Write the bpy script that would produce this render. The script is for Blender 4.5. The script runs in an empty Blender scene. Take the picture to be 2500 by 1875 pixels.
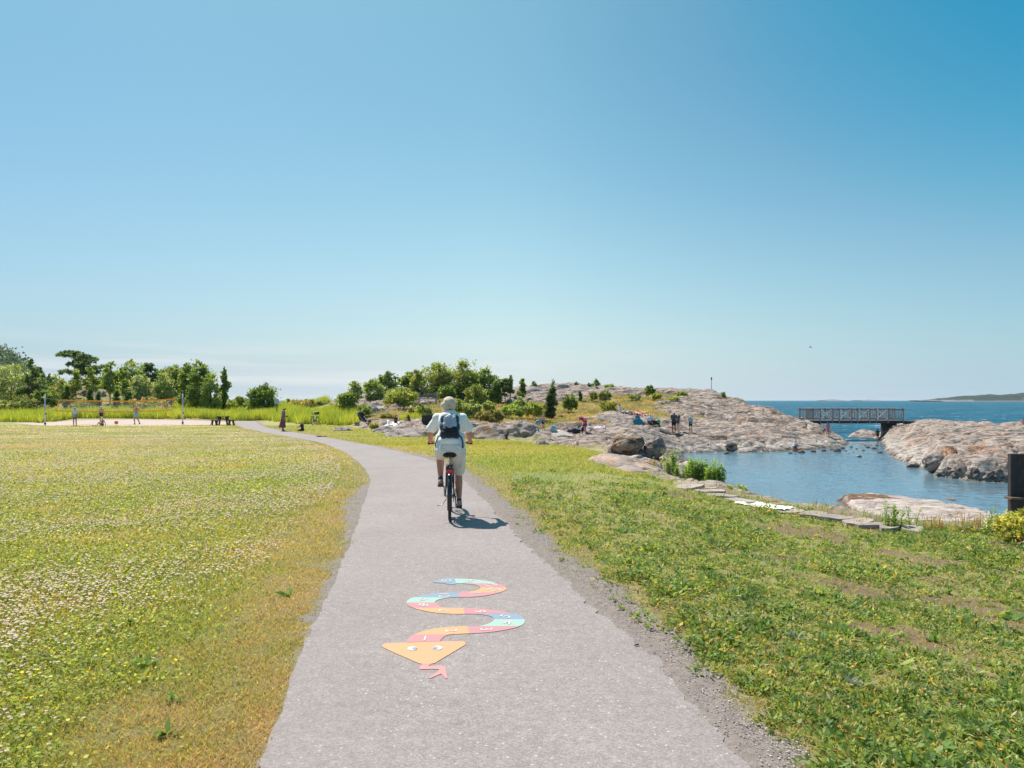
import bpy, bmesh, math, random
import numpy as np
from mathutils import Vector, Matrix
R = math.radians
sc = bpy.context.scene
COL = sc.collection
random.seed(7)

# ------------------------------------------------------------ camera, sky, sun
F = 1734.0          # focal length in photo pixels (photo 2500 wide)
HZ = 977.6          # photo row of the horizon
CAMZ = 1.7
cam = bpy.data.cameras.new("camera")
cam.sensor_width = 36.0
cam.lens = 36.0*F/2500.0
cam.shift_y = (HZ-937.5)/2500.0
cam.clip_start = 0.05
cam.clip_end = 60000
camo = bpy.data.objects.new("camera", cam)
COL.objects.link(camo)
camo.location = (0, 0, CAMZ)
camo.rotation_euler = (R(90), 0, 0)
sc.camera = camo
sc.view_settings.view_transform = 'Standard'
sc.view_settings.look = 'None'
sc.view_settings.exposure = 0.35
sc.view_settings.gamma = 1.0
SUN_EL = R(57)
SUN_AZ = R(38)      # to the left of straight ahead
sdir = Vector((-math.sin(SUN_AZ)*math.cos(SUN_EL), math.cos(SUN_AZ)*math.cos(SUN_EL), math.sin(SUN_EL)))
sl = bpy.data.lights.new("sun", 'SUN')
sl.energy = 5.0
sl.angle = R(0.55)
sl.color = (1.0, 0.93, 0.84)
so = bpy.data.objects.new("sun", sl)
COL.objects.link(so)
so.rotation_euler = sdir.to_track_quat('Z', 'Y').to_euler()
so.location = (-20, 30, 40)

world = bpy.data.worlds.new("World")
sc.world = world
world.use_nodes = True
wn, wl = world.node_tree.nodes, world.node_tree.links
wn.clear()
def WN(t, **k):
    n = wn.new(t)
    for a, b in k.items(): setattr(n, a, b)
    return n
sky = WN('ShaderNodeTexSky', sky_type='NISHITA')
sky.sun_disc = False
sky.sun_elevation = SUN_EL
sky.sun_rotation = -SUN_AZ
sky.altitude = 0
sky.air_density = 1.0
sky.dust_density = 0.6
sky.ozone_density = 2.2
geo = WN('ShaderNodeTexCoord')
sep = WN('ShaderNodeSeparateXYZ')
wl.new(geo.outputs['Generated'], sep.inputs[0])
tint = WN('ShaderNodeMix', data_type='RGBA', blend_type='MULTIPLY')
tint.inputs[0].default_value = 1.0
tint.inputs[7].default_value = (1.0, 1.10, 1.02, 1)
wl.new(sky.outputs[0], tint.inputs[6])
# the sky is deeper blue away from the sun and pale in the thick air over the horizon
dt = WN('ShaderNodeVectorMath', operation='DOT_PRODUCT')
wl.new(geo.outputs['Generated'], dt.inputs[0]); dt.inputs[1].default_value = sdir
sm = WN('ShaderNodeMapRange'); sm.inputs[1].default_value = .25; sm.inputs[2].default_value = .9; sm.inputs[3].default_value = 1.34; sm.inputs[4].default_value = .98
wl.new(dt.outputs['Value'], sm.inputs[0])
hs = WN('ShaderNodeHueSaturation')
wl.new(sm.outputs[0], hs.inputs['Saturation'])
wl.new(tint.outputs[2], hs.inputs['Color'])
pe = WN('ShaderNodeMapRange'); pe.inputs[1].default_value = 0.0; pe.inputs[2].default_value = .52; pe.inputs[3].default_value = 1.0; pe.inputs[4].default_value = 0.0
wl.new(sep.outputs[2], pe.inputs[0])
pw = WN('ShaderNodeMath', operation='POWER'); wl.new(pe.outputs[0], pw.inputs[0]); pw.inputs[1].default_value = 2.3
pm = WN('ShaderNodeMix', data_type='RGBA')
pm.inputs[7].default_value = (6.3, 7.1, 7.65, 1)
wl.new(pw.outputs[0], pm.inputs[0]); wl.new(hs.outputs[0], pm.inputs[6])
def wmr(sock, a, b, c=0.0, d=1.0):
    n = WN('ShaderNodeMapRange'); wl.new(sock, n.inputs[0])
    for i, v in ((1, a), (2, b), (3, c), (4, d)): n.inputs[i].default_value = v
    return n.outputs[0]
def wmul(col, fac, rgb):
    n = WN('ShaderNodeMix', data_type='RGBA', blend_type='MULTIPLY'); wl.new(fac, n.inputs[0]); wl.new(col, n.inputs[6]); n.inputs[7].default_value = rgb+(1,)
    return n.outputs[2]
skc = pm.outputs[2]
skc = wmul(skc, wmr(sep.outputs[2], 0.0, .5), (1.0, 1.30, 1.13))
skc = wmul(skc, wmr(sep.outputs[0], -.03, -.58), (.74, .81, .90))
skc = wmul(skc, wmr(sep.outputs[0], .03, .58), (.68, .82, .92))
xz = WN('ShaderNodeMath', operation='MULTIPLY'); wl.new(sep.outputs[0], xz.inputs[0]); wl.new(sep.outputs[2], xz.inputs[1])
skc = wmul(skc, wmr(xz.outputs[0], .10, .26), (.24, 1.1, 1.08))
# thin streaky cirrus low over the horizon
mp = WN('ShaderNodeMapping')
mp.inputs['Scale'].default_value = (1.6, 1.6, 34)
mp.inputs['Rotation'].default_value = (R(1.5), R(2.5), 0)
wl.new(geo.outputs['Generated'], mp.inputs[0])
nz = WN('ShaderNodeTexNoise')
nz.inputs['Scale'].default_value = 2.2; nz.inputs['Detail'].default_value = 6; nz.inputs['Roughness'].default_value = 0.55
wl.new(mp.outputs[0], nz.inputs[0])
rr = WN('ShaderNodeMapRange'); rr.inputs[1].default_value = 0.43; rr.inputs[2].default_value = 0.66; rr.interpolation_type = 'SMOOTHSTEP'
wl.new(nz.outputs[0], rr.inputs[0])
lo = WN('ShaderNodeMapRange'); lo.inputs[1].default_value = 0.10; lo.inputs[2].default_value = 0.02; lo.interpolation_type = 'SMOOTHSTEP'
wl.new(sep.outputs[2], lo.inputs[0])
mm = WN('ShaderNodeMath', operation='MULTIPLY'); wl.new(rr.outputs[0], mm.inputs[0]); wl.new(lo.outputs[0], mm.inputs[1])
mz = WN('ShaderNodeMath', operation='MULTIPLY'); wl.new(mm.outputs[0], mz.inputs[0]); wl.new(wmr(sep.outputs[0], .28, -.02), mz.inputs[1])
m2 = WN('ShaderNodeMath', operation='MULTIPLY'); wl.new(mz.outputs[0], m2.inputs[0]); m2.inputs[1].default_value = 0.75
cl = WN('ShaderNodeMix', data_type='RGBA')
cl.inputs[7].default_value = (7.4, 7.8, 8.0, 1)
wl.new(m2.outputs[0], cl.inputs[0]); wl.new(skc, cl.inputs[6])
bg = WN('ShaderNodeBackground'); bg.inputs[1].default_value = 0.085
wl.new(cl.outputs[2], bg.inputs[0])
wo = WN('ShaderNodeOutputWorld'); wl.new(bg.outputs[0], wo.inputs[0])

# ------------------------------------------------------------ helpers
def tag(o, label=None, cat=None, group=None, kind=None):
    if label: o["label"] = label
    if cat: o["category"] = cat
    if group: o["group"] = group
    if kind: o["kind"] = kind
    return o
def empty(name, loc=(0, 0, 0), rz=0.0, label=None, cat=None, group=None):
    o = bpy.data.objects.new(name, None); COL.objects.link(o)
    o.location = loc; o.rotation_euler = (0, 0, rz); o.empty_display_size = 0.2
    return tag(o, label, cat, group)
def link(name, me, m=None, parent=None, smooth=False):
    if m is not None and not me.materials: me.materials.append(m)
    if len(me.polygons): me.polygons.foreach_set('use_smooth', np.full(len(me.polygons), bool(smooth)))
    o = bpy.data.objects.new(name, me); COL.objects.link(o)
    if parent is not None: o.parent = parent
    return o
def np_mesh(name, V, Fc, m=None, parent=None, col=None, smooth=False, attrs=None):
    V = np.asarray(V, np.float32).reshape(-1, 3); Fc = np.asarray(Fc, np.int32)
    me = bpy.data.meshes.new(name)
    n, k = Fc.shape
    me.vertices.add(len(V)); me.vertices.foreach_set('co', V.ravel())
    me.loops.add(n*k); me.loops.foreach_set('vertex_index', Fc.ravel())
    me.polygons.add(n); me.polygons.foreach_set('loop_start', np.arange(0, n*k, k, dtype=np.int32))
    me.polygons.foreach_set('loop_total', np.full(n, k, np.int32))
    me.update(calc_edges=True)
    if col is not None:
        a = me.color_attributes.new('tint', 'FLOAT_COLOR', 'POINT')
        c = np.ones((len(V), 4), np.float32); c[:, :3] = col
        a.data.foreach_set('color', c.ravel())
    for nm, v in (attrs or {}).items():
        a = me.attributes.new(nm, 'FLOAT', 'POINT'); a.data.foreach_set('value', np.asarray(v, np.float32))
    return link(name, me, m, parent, smooth)

# numpy gradient noise
def _hash(ix, iy, s):
    h = (ix.astype(np.int64)*374761393 + iy.astype(np.int64)*668265263 + s*974711) & 0xffffffff
    h = ((h ^ (h >> 13))*1274126177) & 0xffffffff
    return (h ^ (h >> 16)) & 0xffff
def gn(x, y, s=0):
    x = np.asarray(x, float); y = np.asarray(y, float)
    ix = np.floor(x); iy = np.floor(y); fx = x-ix; fy = y-iy
    u = fx*fx*fx*(fx*(fx*6-15)+10); v = fy*fy*fy*(fy*(fy*6-15)+10)
    def g(a, b):
        t = _hash(ix+a, iy+b, s)*(2*math.pi/65536)
        return np.cos(t)*(fx-a)+np.sin(t)*(fy-b)
    n0 = g(0, 0)*(1-u)+g(1, 0)*u; n1 = g(0, 1)*(1-u)+g(1, 1)*u
    return (n0*(1-v)+n1*v)*1.5
def fbm(x, y, s=0, o=4, gain=.5):
    t = 0; a = 1; q = 0
    for i in range(o):
        t = t+a*gn(x*2**i+i*17.3, y*2**i-i*9.1, s+i); q += a; a *= gain
    return t/q
def sst(a, b, x):
    t = np.clip((np.asarray(x, float)-a)/(b-a), 0, 1); return t*t*(3-2*t)
def sdpoly(X, Y, poly):
    """signed distance, positive inside"""
    X = np.asarray(X, float); Y = np.asarray(Y, float)
    d = np.full(X.shape, 1e9); ins = np.zeros(X.shape, bool)
    n = len(poly)
    for i in range(n):
        x0, y0 = poly[i]; x1, y1 = poly[(i+1) % n]
        ex, ey = x1-x0, y1-y0
        t = np.clip(((X-x0)*ex+(Y-y0)*ey)/(ex*ex+ey*ey+1e-12), 0, 1)
        d = np.minimum(d, (X-x0-t*ex)**2+(Y-y0-t*ey)**2)
        if y0 != y1:
            c = ((y0 > Y) != (y1 > Y)) & (X < (x1-x0)*(Y-y0)/(y1-y0)+x0)
            ins ^= c
    d = np.sqrt(d)
    return np.where(ins, d, -d)

# ------------------------------------------------------------ materials
def mk(name):
    m = bpy.data.materials.new(name); m.use_nodes = True
    nt = m.node_tree; nt.nodes.clear()
    out = nt.nodes.new('ShaderNodeOutputMaterial')
    return m, nt, out
def nd(nt, t, ins=None, **k):
    n = nt.nodes.new(t)
    for a, b in k.items(): setattr(n, a, b)
    for a, b in (ins or {}).items():
        if isinstance(b, bpy.types.NodeSocket): nt.links.new(b, n.inputs[a])
        else: n.inputs[a].default_value = b
    return n
def c4(c): return (c[0], c[1], c[2], 1)
def noise(nt, scale, detail=4, rough=.55, vec=None, typ='Object', stretch=None, dist=0.0):
    if vec is None: vec = nd(nt, 'ShaderNodeTexCoord').outputs[typ]
    if stretch: vec = nd(nt, 'ShaderNodeMapping', {0: vec, 'Scale': stretch}).outputs[0]
    return nd(nt, 'ShaderNodeTexNoise', {0: vec, 'Scale': scale, 'Detail': detail, 'Roughness': rough, 'Distortion': dist}).outputs[0]
def mrange(nt, v, a, b, c=0.0, d=1.0):
    return nd(nt, 'ShaderNodeMapRange', {0: v, 1: a, 2: b, 3: c, 4: d}).outputs[0]
def mixc(nt, fac, a, b, blend='MIX'):
    n = nd(nt, 'ShaderNodeMix', data_type='RGBA', blend_type=blend)
    for i, v in ((0, fac), (6, a), (7, b)):
        if isinstance(v, bpy.types.NodeSocket): nt.links.new(v, n.inputs[i])
        else: n.inputs[i].default_value = v if i == 0 else c4(v)
    return n.outputs[2]
def mathn(nt, op, a, b=0.0):
    n = nd(nt, 'ShaderNodeMath', operation=op)
    for i, v in ((0, a), (1, b)):
        if isinstance(v, bpy.types.NodeSocket): nt.links.new(v, n.inputs[i])
        else: n.inputs[i].default_value = v
    return n.outputs[0]
_mats = {}
def simple(name, col, rough=.6, var=.12, scale=12, bump=0.0, metal=0.0, spec=.4, bscale=None):
    if name in _mats: return _mats[name]
    m, nt, out = mk(name)
    n = noise(nt, scale, 5)
    a = tuple(max(0, c*(1-var)) for c in col); b = tuple(min(1, c*(1+var)) for c in col)
    c = mixc(nt, mrange(nt, n, .3, .7), a, b)
    p = nd(nt, 'ShaderNodeBsdfPrincipled', {'Base Color': c, 'Roughness': rough, 'Metallic': metal, 'Specular IOR Level': spec})
    if bump:
        bn = noise(nt, bscale or scale*3, 5)
        nt.links.new(nd(nt, 'ShaderNodeBump', {'Height': bn, 'Strength': bump, 'Distance': .02}).outputs[0], p.inputs['Normal'])
    nt.links.new(p.outputs[0], out.inputs[0])
    _mats[name] = m
    return m
def foliage_mat(name, trans=.4, rough=.6, gain=(1.6, 1.55, 1.2), tt=(1.25, 1.15, .55)):
    if name in _mats: return _mats[name]
    m, nt, out = mk(name)
    a = nd(nt, 'ShaderNodeAttribute', attribute_name='tint').outputs['Color']
    a = mixc(nt, 1.0, a, gain, 'MULTIPLY')
    p = nd(nt, 'ShaderNodeBsdfPrincipled', {'Base Color': a, 'Roughness': rough, 'Specular IOR Level': .25})
    tc = mixc(nt, 1.0, a, tt, 'MULTIPLY')
    t = nd(nt, 'ShaderNodeBsdfTranslucent', {'Color': tc})
    mx = nd(nt, 'ShaderNodeMixShader', {0: trans, 1: p.outputs[0], 2: t.outputs[0]})
    nt.links.new(mx.outputs[0], out.inputs[0])
    _mats[name] = m
    return m
M_LEAF = foliage_mat('leaf_foliage', .48, .5, (3.6, 3.4, 4.5))
M_GRASS = foliage_mat('grass_blades', .45, .5, (2.0, 1.84, 2.25))

# ------------------------------------------------------------ terrain function
LAND = [(-13, 136), (0, 134), (15, 124), (27, 112), (32, 97), (33.5, 82), (32.5, 73), (31.2, 67), (29.8, 63), (28.2, 59.6), (24.9, 56),
        (21.5, 52.6), (17.6, 51.2), (14, 51), (11.6, 50.2), (10.8, 44), (9.9, 38), (9.2, 33), (8.6, 28), (6.9, 24), (5.2, 20), (4.85, 17.3),
        (5.55, 14.4), (6.45, 12.25), (7.8, 11.5), (12.4, 10.45), (17, 9.5), (30, 8.3), (60, 0), (60, -60), (-400, -60), (-400, 300), (-13, 300)]
HEAD = [(28, 53), (31, 59), (34.2, 66), (36.5, 72), (42, 77), (52, 84), (80, 97), (120, 80), (90, 50), (60, 40), (40, 33.5), (27, 31), (23, 32),
        (21.3, 33), (20.9, 35), (22.6, 38), (22.9, 41), (25, 46.5)]
SLAB = [(12.1, 26.5), (13.0, 27.3), (13.9, 27.6), (14.4, 26.4), (15.0, 25), (15.2, 23), (15.0, 21.3), (14.6, 19.8), (13.8, 18.6), (11.6, 18.4), (10.6, 19.6),
        (11.0, 20.8), (11.2, 22), (11.4, 23.8), (11.9, 25.2)]
LAWN = [(-13.4, 58), (-9.2, 48), (-6, 42), (-3.4, 39), (0, 36.8), (1.74, 33.5), (3.1, 30), (3.5, 27), (3.1, 22.9), (3.5, 19.6), (4.0, 16.8),
        (5.0, 14.1), (6, 11.8), (7.5, 11.1), (12, 10), (25, 8), (25, -60), (-300, -60), (-300, 73), (-40, 73), (-27, 71), (-24.5, 95), (-21.5, 95), (-18, 64)]
WATERZ = -2.05
def yz(D, y): return CAMZ-(y-HZ)/F*D
_cols = {
 -1500: [(45, None), (75, -.3), (90, 1.5), (110, 3), (140, 4)],
 0: [(45, None), (76, -.3), (90, 1.4), (110, 3), (140, 4)],
 120: [(45, None), (77, -.3), (90, 1.8), (105, 3.3), (140, 4)],
 200: [(45, None), (78, -.1), (88, 1.5), (96, 3.5), (106, 4.4), (140, 3)],
 300: [(45, None), (78, -.1), (95, 2.2), (110, 3), (140, 3)],
 450: [(45, None), (78, -.2), (95, 1.0), (110, 1.2), (140, 1)],
 560: [(45, None), (85, -.36), (100, .2), (140, .3)],
 640: [(45, None), (70, -.36), (88, -.2), (100, .3), (140, .3)],
 720: [(45, None), (60, -.33), (70, .1), (85, .6), (100, 1.0), (140, 0)],
 850: [(40, None), (58, -.35), (63, 0), (69, .9), (76, 1.5), (95, 1.8), (140, 0)],
 950: [(38, None), (45, 'y1058'), (50, 'y1045'), (56, 'y1033'), (62, 'y1020'), (68, 'y997'), (75, 'y986'), (90, 'y968'), (110, 'y965'), (140, 1)],
 1040: [(35, None), (42, 'y1066'), (50, 'y1045'), (58, 'y1030'), (65, 'y1015'), (72, 'y1000'), (78, 'y986'), (90, 'y970'), (110, 'y960'), (140, 1)],
 1150: [(33, None), (38, 'y1071'), (46, 'y1052'), (52, 'y1038'), (60, 'y1024'), (68, 'y1010'), (76, 'y998'), (90, 'y976'), (105, 'y962'), (140, 1)],
 1250: [(32, None), (37, 'y1074'), (45, 'y1062'), (52, 'y1048'), (60, 'y1030'), (70, 'y1012'), (80, 'y995'), (90, 'y975'), (100, 'y954'), (112, 'y952'), (140, 2)],
 1350: [(28, None), (32, 'y1088'), (40, 'y1075'), (50, 'y1062'), (57, 'y1048'), (65, 'y1028'), (75, 'y1010'), (85, 'y985'), (98, 'y943'), (112, 'y945'), (140, 1)],
 1450: [(27, None), (30, 'y1094'), (38, 'y1080'), (48, 'y1066'), (56, 'y1054'), (65, 'y1025'), (75, 'y1005'), (85, 'y975'), (98, 'y945'), (112, 'y950'), (140, 0)],
 1550: [(17, None), (22, 'y1142'), (27, 'y1126'), (33, 'y1108'), (38, 'y1096'), (46, 'y1078'), (55, 'y1052'), (61, 'y1036'), (68, 'y1015'), (75, 'y1003'), (85, 'y976'), (95, 'y951'), (110, 'y957'), (140, -1)],
 1650: [(16, None), (20, 'y1172'), (24, 'y1155'), (30, 'y1138'), (37, 'y1122'), (45, 'y1110'), (51, 'y1098'), (56, 'y1064'), (60, 'y1048'), (66, 'y1022'), (75, 'y1000'), (85, 'y974'), (94, 'y951'), (110, 'y958'), (140, -2)],
 1720: [(16.5, None), (50, 'y1108'), (54, 'y1080'), (58, 'y1058'), (65, 'y1030'), (75, 'y1000'), (85, 'y974'), (93, 'y957'), (108, 'y963'), (140, -3)],
 1800: [(15.5, None), (51, 'y1104'), (58, 'y1068'), (65, 'y1040'), (72, 'y1017'), (80, 'y995'), (88, 'y975'), (95, 'y968'), (110, 'y980'), (140, -3)],
 1880: [(14.8, None), (52, 'y1100'), (60, 'y1060'), (66, 'y1035'), (72, 'y1012'), (78, 'y1000'), (84, 'y997'), (95, 'y1008'), (140, -3)],
 1966: [(14.2, None), (54, 'y1100'), (60, 'y1068'), (66, 'y1036'), (70, 'y1027'), (76, 'y1032'), (90, 'y1050'), (140, -3)],
 2050: [(13.6, None), (58, 'y1092'), (64, 'y1073'), (68, 'y1065'), (80, 'y1070'), (140, -3)],
 2110: [(13.2, None), (58, 'y1092'), (64, 'y1070'), (68, 'y1055'), (80, 'y1060'), (140, -3)],
 2180: [(13, None), (50, 'y1105'), (60, 'y1058'), (66, 'y1038'), (72, 'y1025'), (80, 'y1032'), (140, -3)],
 2250: [(12.6, None), (40, 'y1128'), (48, 'y1085'), (55, 'y1055'), (62, 'y1035'), (70, 'y1022'), (82, 'y1032'), (140, -3)],
 2300: [(12.4, None), (34, 'y1116'), (38, 'y1096'), (43, 'y1072'), (50, 'y1051'), (60, 'y1032'), (67, 'y1023'), (80, 'y1030'), (140, -3)],
 2400: [(12.2, None), (32, 'y1128'), (37, 'y1100'), (41, 'y1076'), (48, 'y1053'), (57, 'y1036'), (64, 'y1027'), (78, 'y1036'), (140, -3)],
 2500: [(12, None), (31, 'y1130'), (36, 'y1105'), (40, 'y1080'), (46, 'y1060'), (54, 'y1042'), (62, 'y1031'), (75, 'y1042'), (140, -3)],
 4000: [(12, None), (31, 'y1130'), (36, 'y1105'), (40, 'y1080'), (46, 'y1060'), (54, 'y1042'), (62, 'y1031'), (75, 'y1042'), (140, -3)],
}
def z_lawn(X, Y):
    a = -.37*sst(11, 46, Y)
    b = -.30*sst(1.4, 5.2, X)*sst(1, 7, Y)
    return np.maximum(a+b, -.44)+.02*gn(X*.35, Y*.35, 3)*sst(1.5, 4, np.abs(X+1))
DG = np.concatenate([np.arange(0, 100, .5), np.arange(100, 141, 1.)])
_px = np.array(sorted(_cols), float)
_tab = np.zeros((len(_px), len(DG)))
for _i, _p in enumerate(sorted(_cols)):
    L = _cols[_p]; d0 = L[0][0]
    zz = z_lawn((_p-1250)/F*DG, DG)
    ds = [d0]+[q[0] for q in L[1:]]
    zs = [float(z_lawn((_p-1250)/F*d0, d0))]+[(yz(q[0], float(q[1][1:])) if isinstance(q[1], str) else q[1]) for q in L[1:]]
    v = np.interp(DG, ds, zs)
    v = np.where(DG <= d0, zz, v)
    k = np.ones(5)/5; vs = np.convolve(np.pad(v, 2, mode='edge'), k, 'valid')
    _tab[_i] = np.where(DG <= d0-1.5, v, vs)
def z_cols(X, Y):
    Yc = np.clip(Y, .5, 140); p = np.clip(1250+F*X/Yc, _px[0], _px[-1])
    i = np.clip(np.searchsorted(_px, p)-1, 0, len(_px)-2)
    u = (p-_px[i])/(_px[i+1]-_px[i]); u = u*u*(3-2*u)
    j = np.clip(np.searchsorted(DG, Yc)-1, 0, len(DG)-2)
    v = (Yc-DG[j])/(DG[j+1]-DG[j])
    z = (_tab[i, j]*(1-v)+_tab[i, j+1]*v)*(1-u)+(_tab[i+1, j]*(1-v)+_tab[i+1, j+1]*v)*u
    return np.where(Y < 9, z_lawn(X, Y), z)
def rot(X, Y, a):
    c, s = math.cos(a), math.sin(a); return X*c+Y*s, -X*s+Y*c
def ridged(x, y, s, o=3):
    t = 0; a = 1; q = 0
    for i in range(o):
        t = t+a*(1-np.abs(gn(x*2**i+3.1*i, y*2**i+7.7*i, s+i))*2.2); q += a; a *= .5
    return t/q
def rock_disp(X, Y):
    """whaleback rock relief with slanting joints"""
    wx = X+1.2*fbm(X*.25, Y*.25, 41, 2); wy = Y+1.2*fbm(X*.25, Y*.25, 51, 2)
    a, b = rot(wx, wy, R(24))
    d = .60*fbm(X*.16, Y*.16, 11, 2)
    d = d+.72*np.abs(fbm(a*.16, b*.36, 12, 2))+.10*fbm(a*.5, b*1.3, 14, 2)
    cr = 1-np.abs(gn(a*.16, b*.75, 21)+.08*gn(a*1.1, b*1.1, 25))*2.0
    d = d-.50*sst(.86, 1.0, cr)
    cr2 = 1-np.abs(gn(b*.30+5, a*.42, 22)+.07*gn(a*1.3, b*.9, 26))*2.0
    d = d-.40*sst(.88, 1.0, cr2)
    st = a*.25+b*.55+.8*fbm(a*.3, b*.3, 23, 2)
    fr = st-np.floor(st)
    d = d+.34*(sst(0, .86, fr)*.8-sst(.90, 1., fr)*.8)*sst(-.3, .2, gn(X*.2, Y*.2, 30))
    cr3 = 1-np.abs(gn(a*.7+9, b*1.6, 24))*2.2
    d = d-.13*sst(.82, 1., cr3)
    d = d+.06*fbm(a*1.0, b*2.4, 13, 3)
    return d
GRASSY = [(1475, 74, 7.5, 5.0, 1.2), (1430, 84, 9, 5, .9), (1560, 78, 3.2, 3, 1.0), (1585, 70, 2.2, 4.5, .9), (1600, 84, 5, 4, .9), (1300, 66, 7, 5.5, .9), (1260, 76, 12, 8, 1.2),
          (1100, 64, 12, 7, 1.2), (1000, 66, 9, 5, 1.0), (1345, 74, 4, 4, 1.0), (1730, 67, 2.4, 1.5, .8), (1785, 60, 1.8, .8, .6), (1720, 78, 3, 1.2, .7), (1300, 57, 3.0, 1.5, .6),
          (1425, 62, 3, 2, .6), (1590, 55.5, 2.5, .8, .9), (1290, 50, 3.4, 1.2, .7), (1140, 46, 4, 1.6, .6), (920, 62, 5, 3, .6), (1650, 89, 6, 2, .8), (1760, 87, 5, 1.5, .7),
          (2350, 56, 3.6, .9, .9), (2300, 60, 2.4, 1.0, .9), (2430, 51, 3.4, .7, .8), (2380, 44, 2.6, .8, .8), (2450, 47, 2.0, .7, .7), (930, 56, 3, 1.5, .4),
          (1625, 24, 1.6, 1.4, .8), (1480, 37, 2.0, 1.0, .6), (1600, 31, .9, 1.6, .7), (1840, 68, 1.5, 1.2, .5), (1865, 72, 1.2, 1.5, .5)]
def crevice(X, Y):
    """1 in the joints of the rock, where soil and dark lichen gather"""
    wx = X+1.2*fbm(X*.25, Y*.25, 41, 2); wy = Y+1.2*fbm(X*.25, Y*.25, 51, 2)
    a, b = rot(wx, wy, R(24))
    c1 = 1-np.abs(gn(a*.16, b*.75, 21)+.08*gn(a*1.1, b*1.1, 25))*2.0
    c2 = 1-np.abs(gn(b*.30+5, a*.42, 22)+.07*gn(a*1.3, b*.9, 26))*2.0
    c3 = 1-np.abs(gn(a*.7+9, b*1.6, 24))*2.2
    return np.maximum(np.maximum(sst(.90, .99, c1), sst(.92, .99, c2)), .6*sst(.90, 1, c3)*sst(-.1, .3, gn(a*.3, b*.3, 27)))
def masks(X, Y):
    """returns rock (0..1) and grass-on-rock (0..1)"""
    X = np.asarray(X, float); Y = np.asarray(Y, float)
    sl_ = sdpoly(X, Y, LAWN)
    edge = sl_+1.1*fbm(X*.5, Y*.5, 61, 3)*sst(8, 20, Y)
    rock = 1-sst(-.5, .25, edge)
    px = 1250+F*X/np.maximum(Y, 1)
    g = .50*fbm(X*.20, Y*.26, 62, 3)+.30*fbm(X*.9, Y*.9, 63, 3)-.04
    g = g-.10*sst(1230, 1400, px)-.12*sst(1480, 1640, px)
    lowv = -fbm(X*.16, Y*.16, 11, 3)*.25
    g = g+lowv-.05
    for (p, D, rx, ry, w) in GRASSY:
        x0 = (p-1250)/F*D
        e = ((X-x0)/rx)**2+((Y-D)/ry)**2
        g = g+.55*w*np.exp(-e*1.1)
    g = g+.7*(1-sst(650, 900, px))*sst(55, 62, Y)
    g = g+.35*sst(85, 100, Y)*(1-sst(1200, 1300, px))
    grass = sst(.16, .26, g)
    return rock, grass
def zsurf(X, Y, disp=True):
    X = np.asarray(X, float); Y = np.asarray(Y, float)
    z = z_cols(X, Y)
    rock, grass = masks(X, Y)
    if disp:
        near = sst(16, 26, Y)
        z = z+rock*near*rock_disp(X, Y)*(1-.6*grass)*.9+rock*(1-near)*.3*rock_disp(X, Y)
    dA = sdpoly(X, Y, LAND); dB = sdpoly(X, Y, HEAD)
    wob = .5*fbm(X*.5, Y*.5, 71, 3)*sst(14, 24, Y)
    dA = dA+wob; dB = dB+wob
    dA = np.where((Y < 21) & (X < 40), sdpoly(X, Y, LAND)+.04*fbm(X*2, Y*2, 74, 2), dA)
    kA = np.where((Y < 21) & (X < 40), 7.0, .62+.35*gn(X*.3, Y*.3, 72))
    kB = .9+.5*gn(X*.3, Y*.3, 73)+1.2*np.exp(-((X-21.5)**2/40+(Y-33.5)**2/9))
    pa = WATERZ+np.where(dA > 0, kA*dA, .30*dA)
    pb = WATERZ+np.where(dB > 0, kB*dB, .35*dB)
    if disp:
        z = z-.30*np.clip(rock_disp(X, Y), -1, 1)*(sdpoly(X, Y, HEAD) > -1)*rock
        z = z-.34*sst(-1, 2, sdpoly(X, Y, HEAD))*(X > 19)
        dd = .35*rock_disp(X, Y)*(Y > 20)
        pa = pa+dd*sst(0, .6, dA); pb = pb+dd*sst(0, .6, dB)
    bar = WATERZ-.02+.26*fbm(X*.8, Y*.8, 75, 3)-.5*((X-30.0)/4.5)**2-.35*((Y-59.0)/4.2)**2
    pr = np.maximum(np.maximum(np.maximum(pa, pb), -4.5), np.where((X > 20) & (X < 40) & (Y > 45) & (Y < 72), bar, -9))
    return np.minimum(z, pr)
def ray(px, py, D0=3.0, D1=140.0):
    D = np.arange(D0, D1, .05)
    X = (px-1250)/F*D; zr = CAMZ-(py-HZ)/F*D
    z = zsurf(X, D)
    i = np.argmax(z >= zr)
    if not (z >= zr).any():
        i = len(D)-1
    return float(X[i]), float(D[i]), float(z[i])
def at(px, D):
    X = (px-1250)/F*D
    return X, D, float(zsurf(np.array([X]), np.array([D]))[0])
def flat(px, py, z=0.0):
    D = (CAMZ-z)*F/(py-HZ)
    return ((px-1250)/F*D, D)

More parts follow.
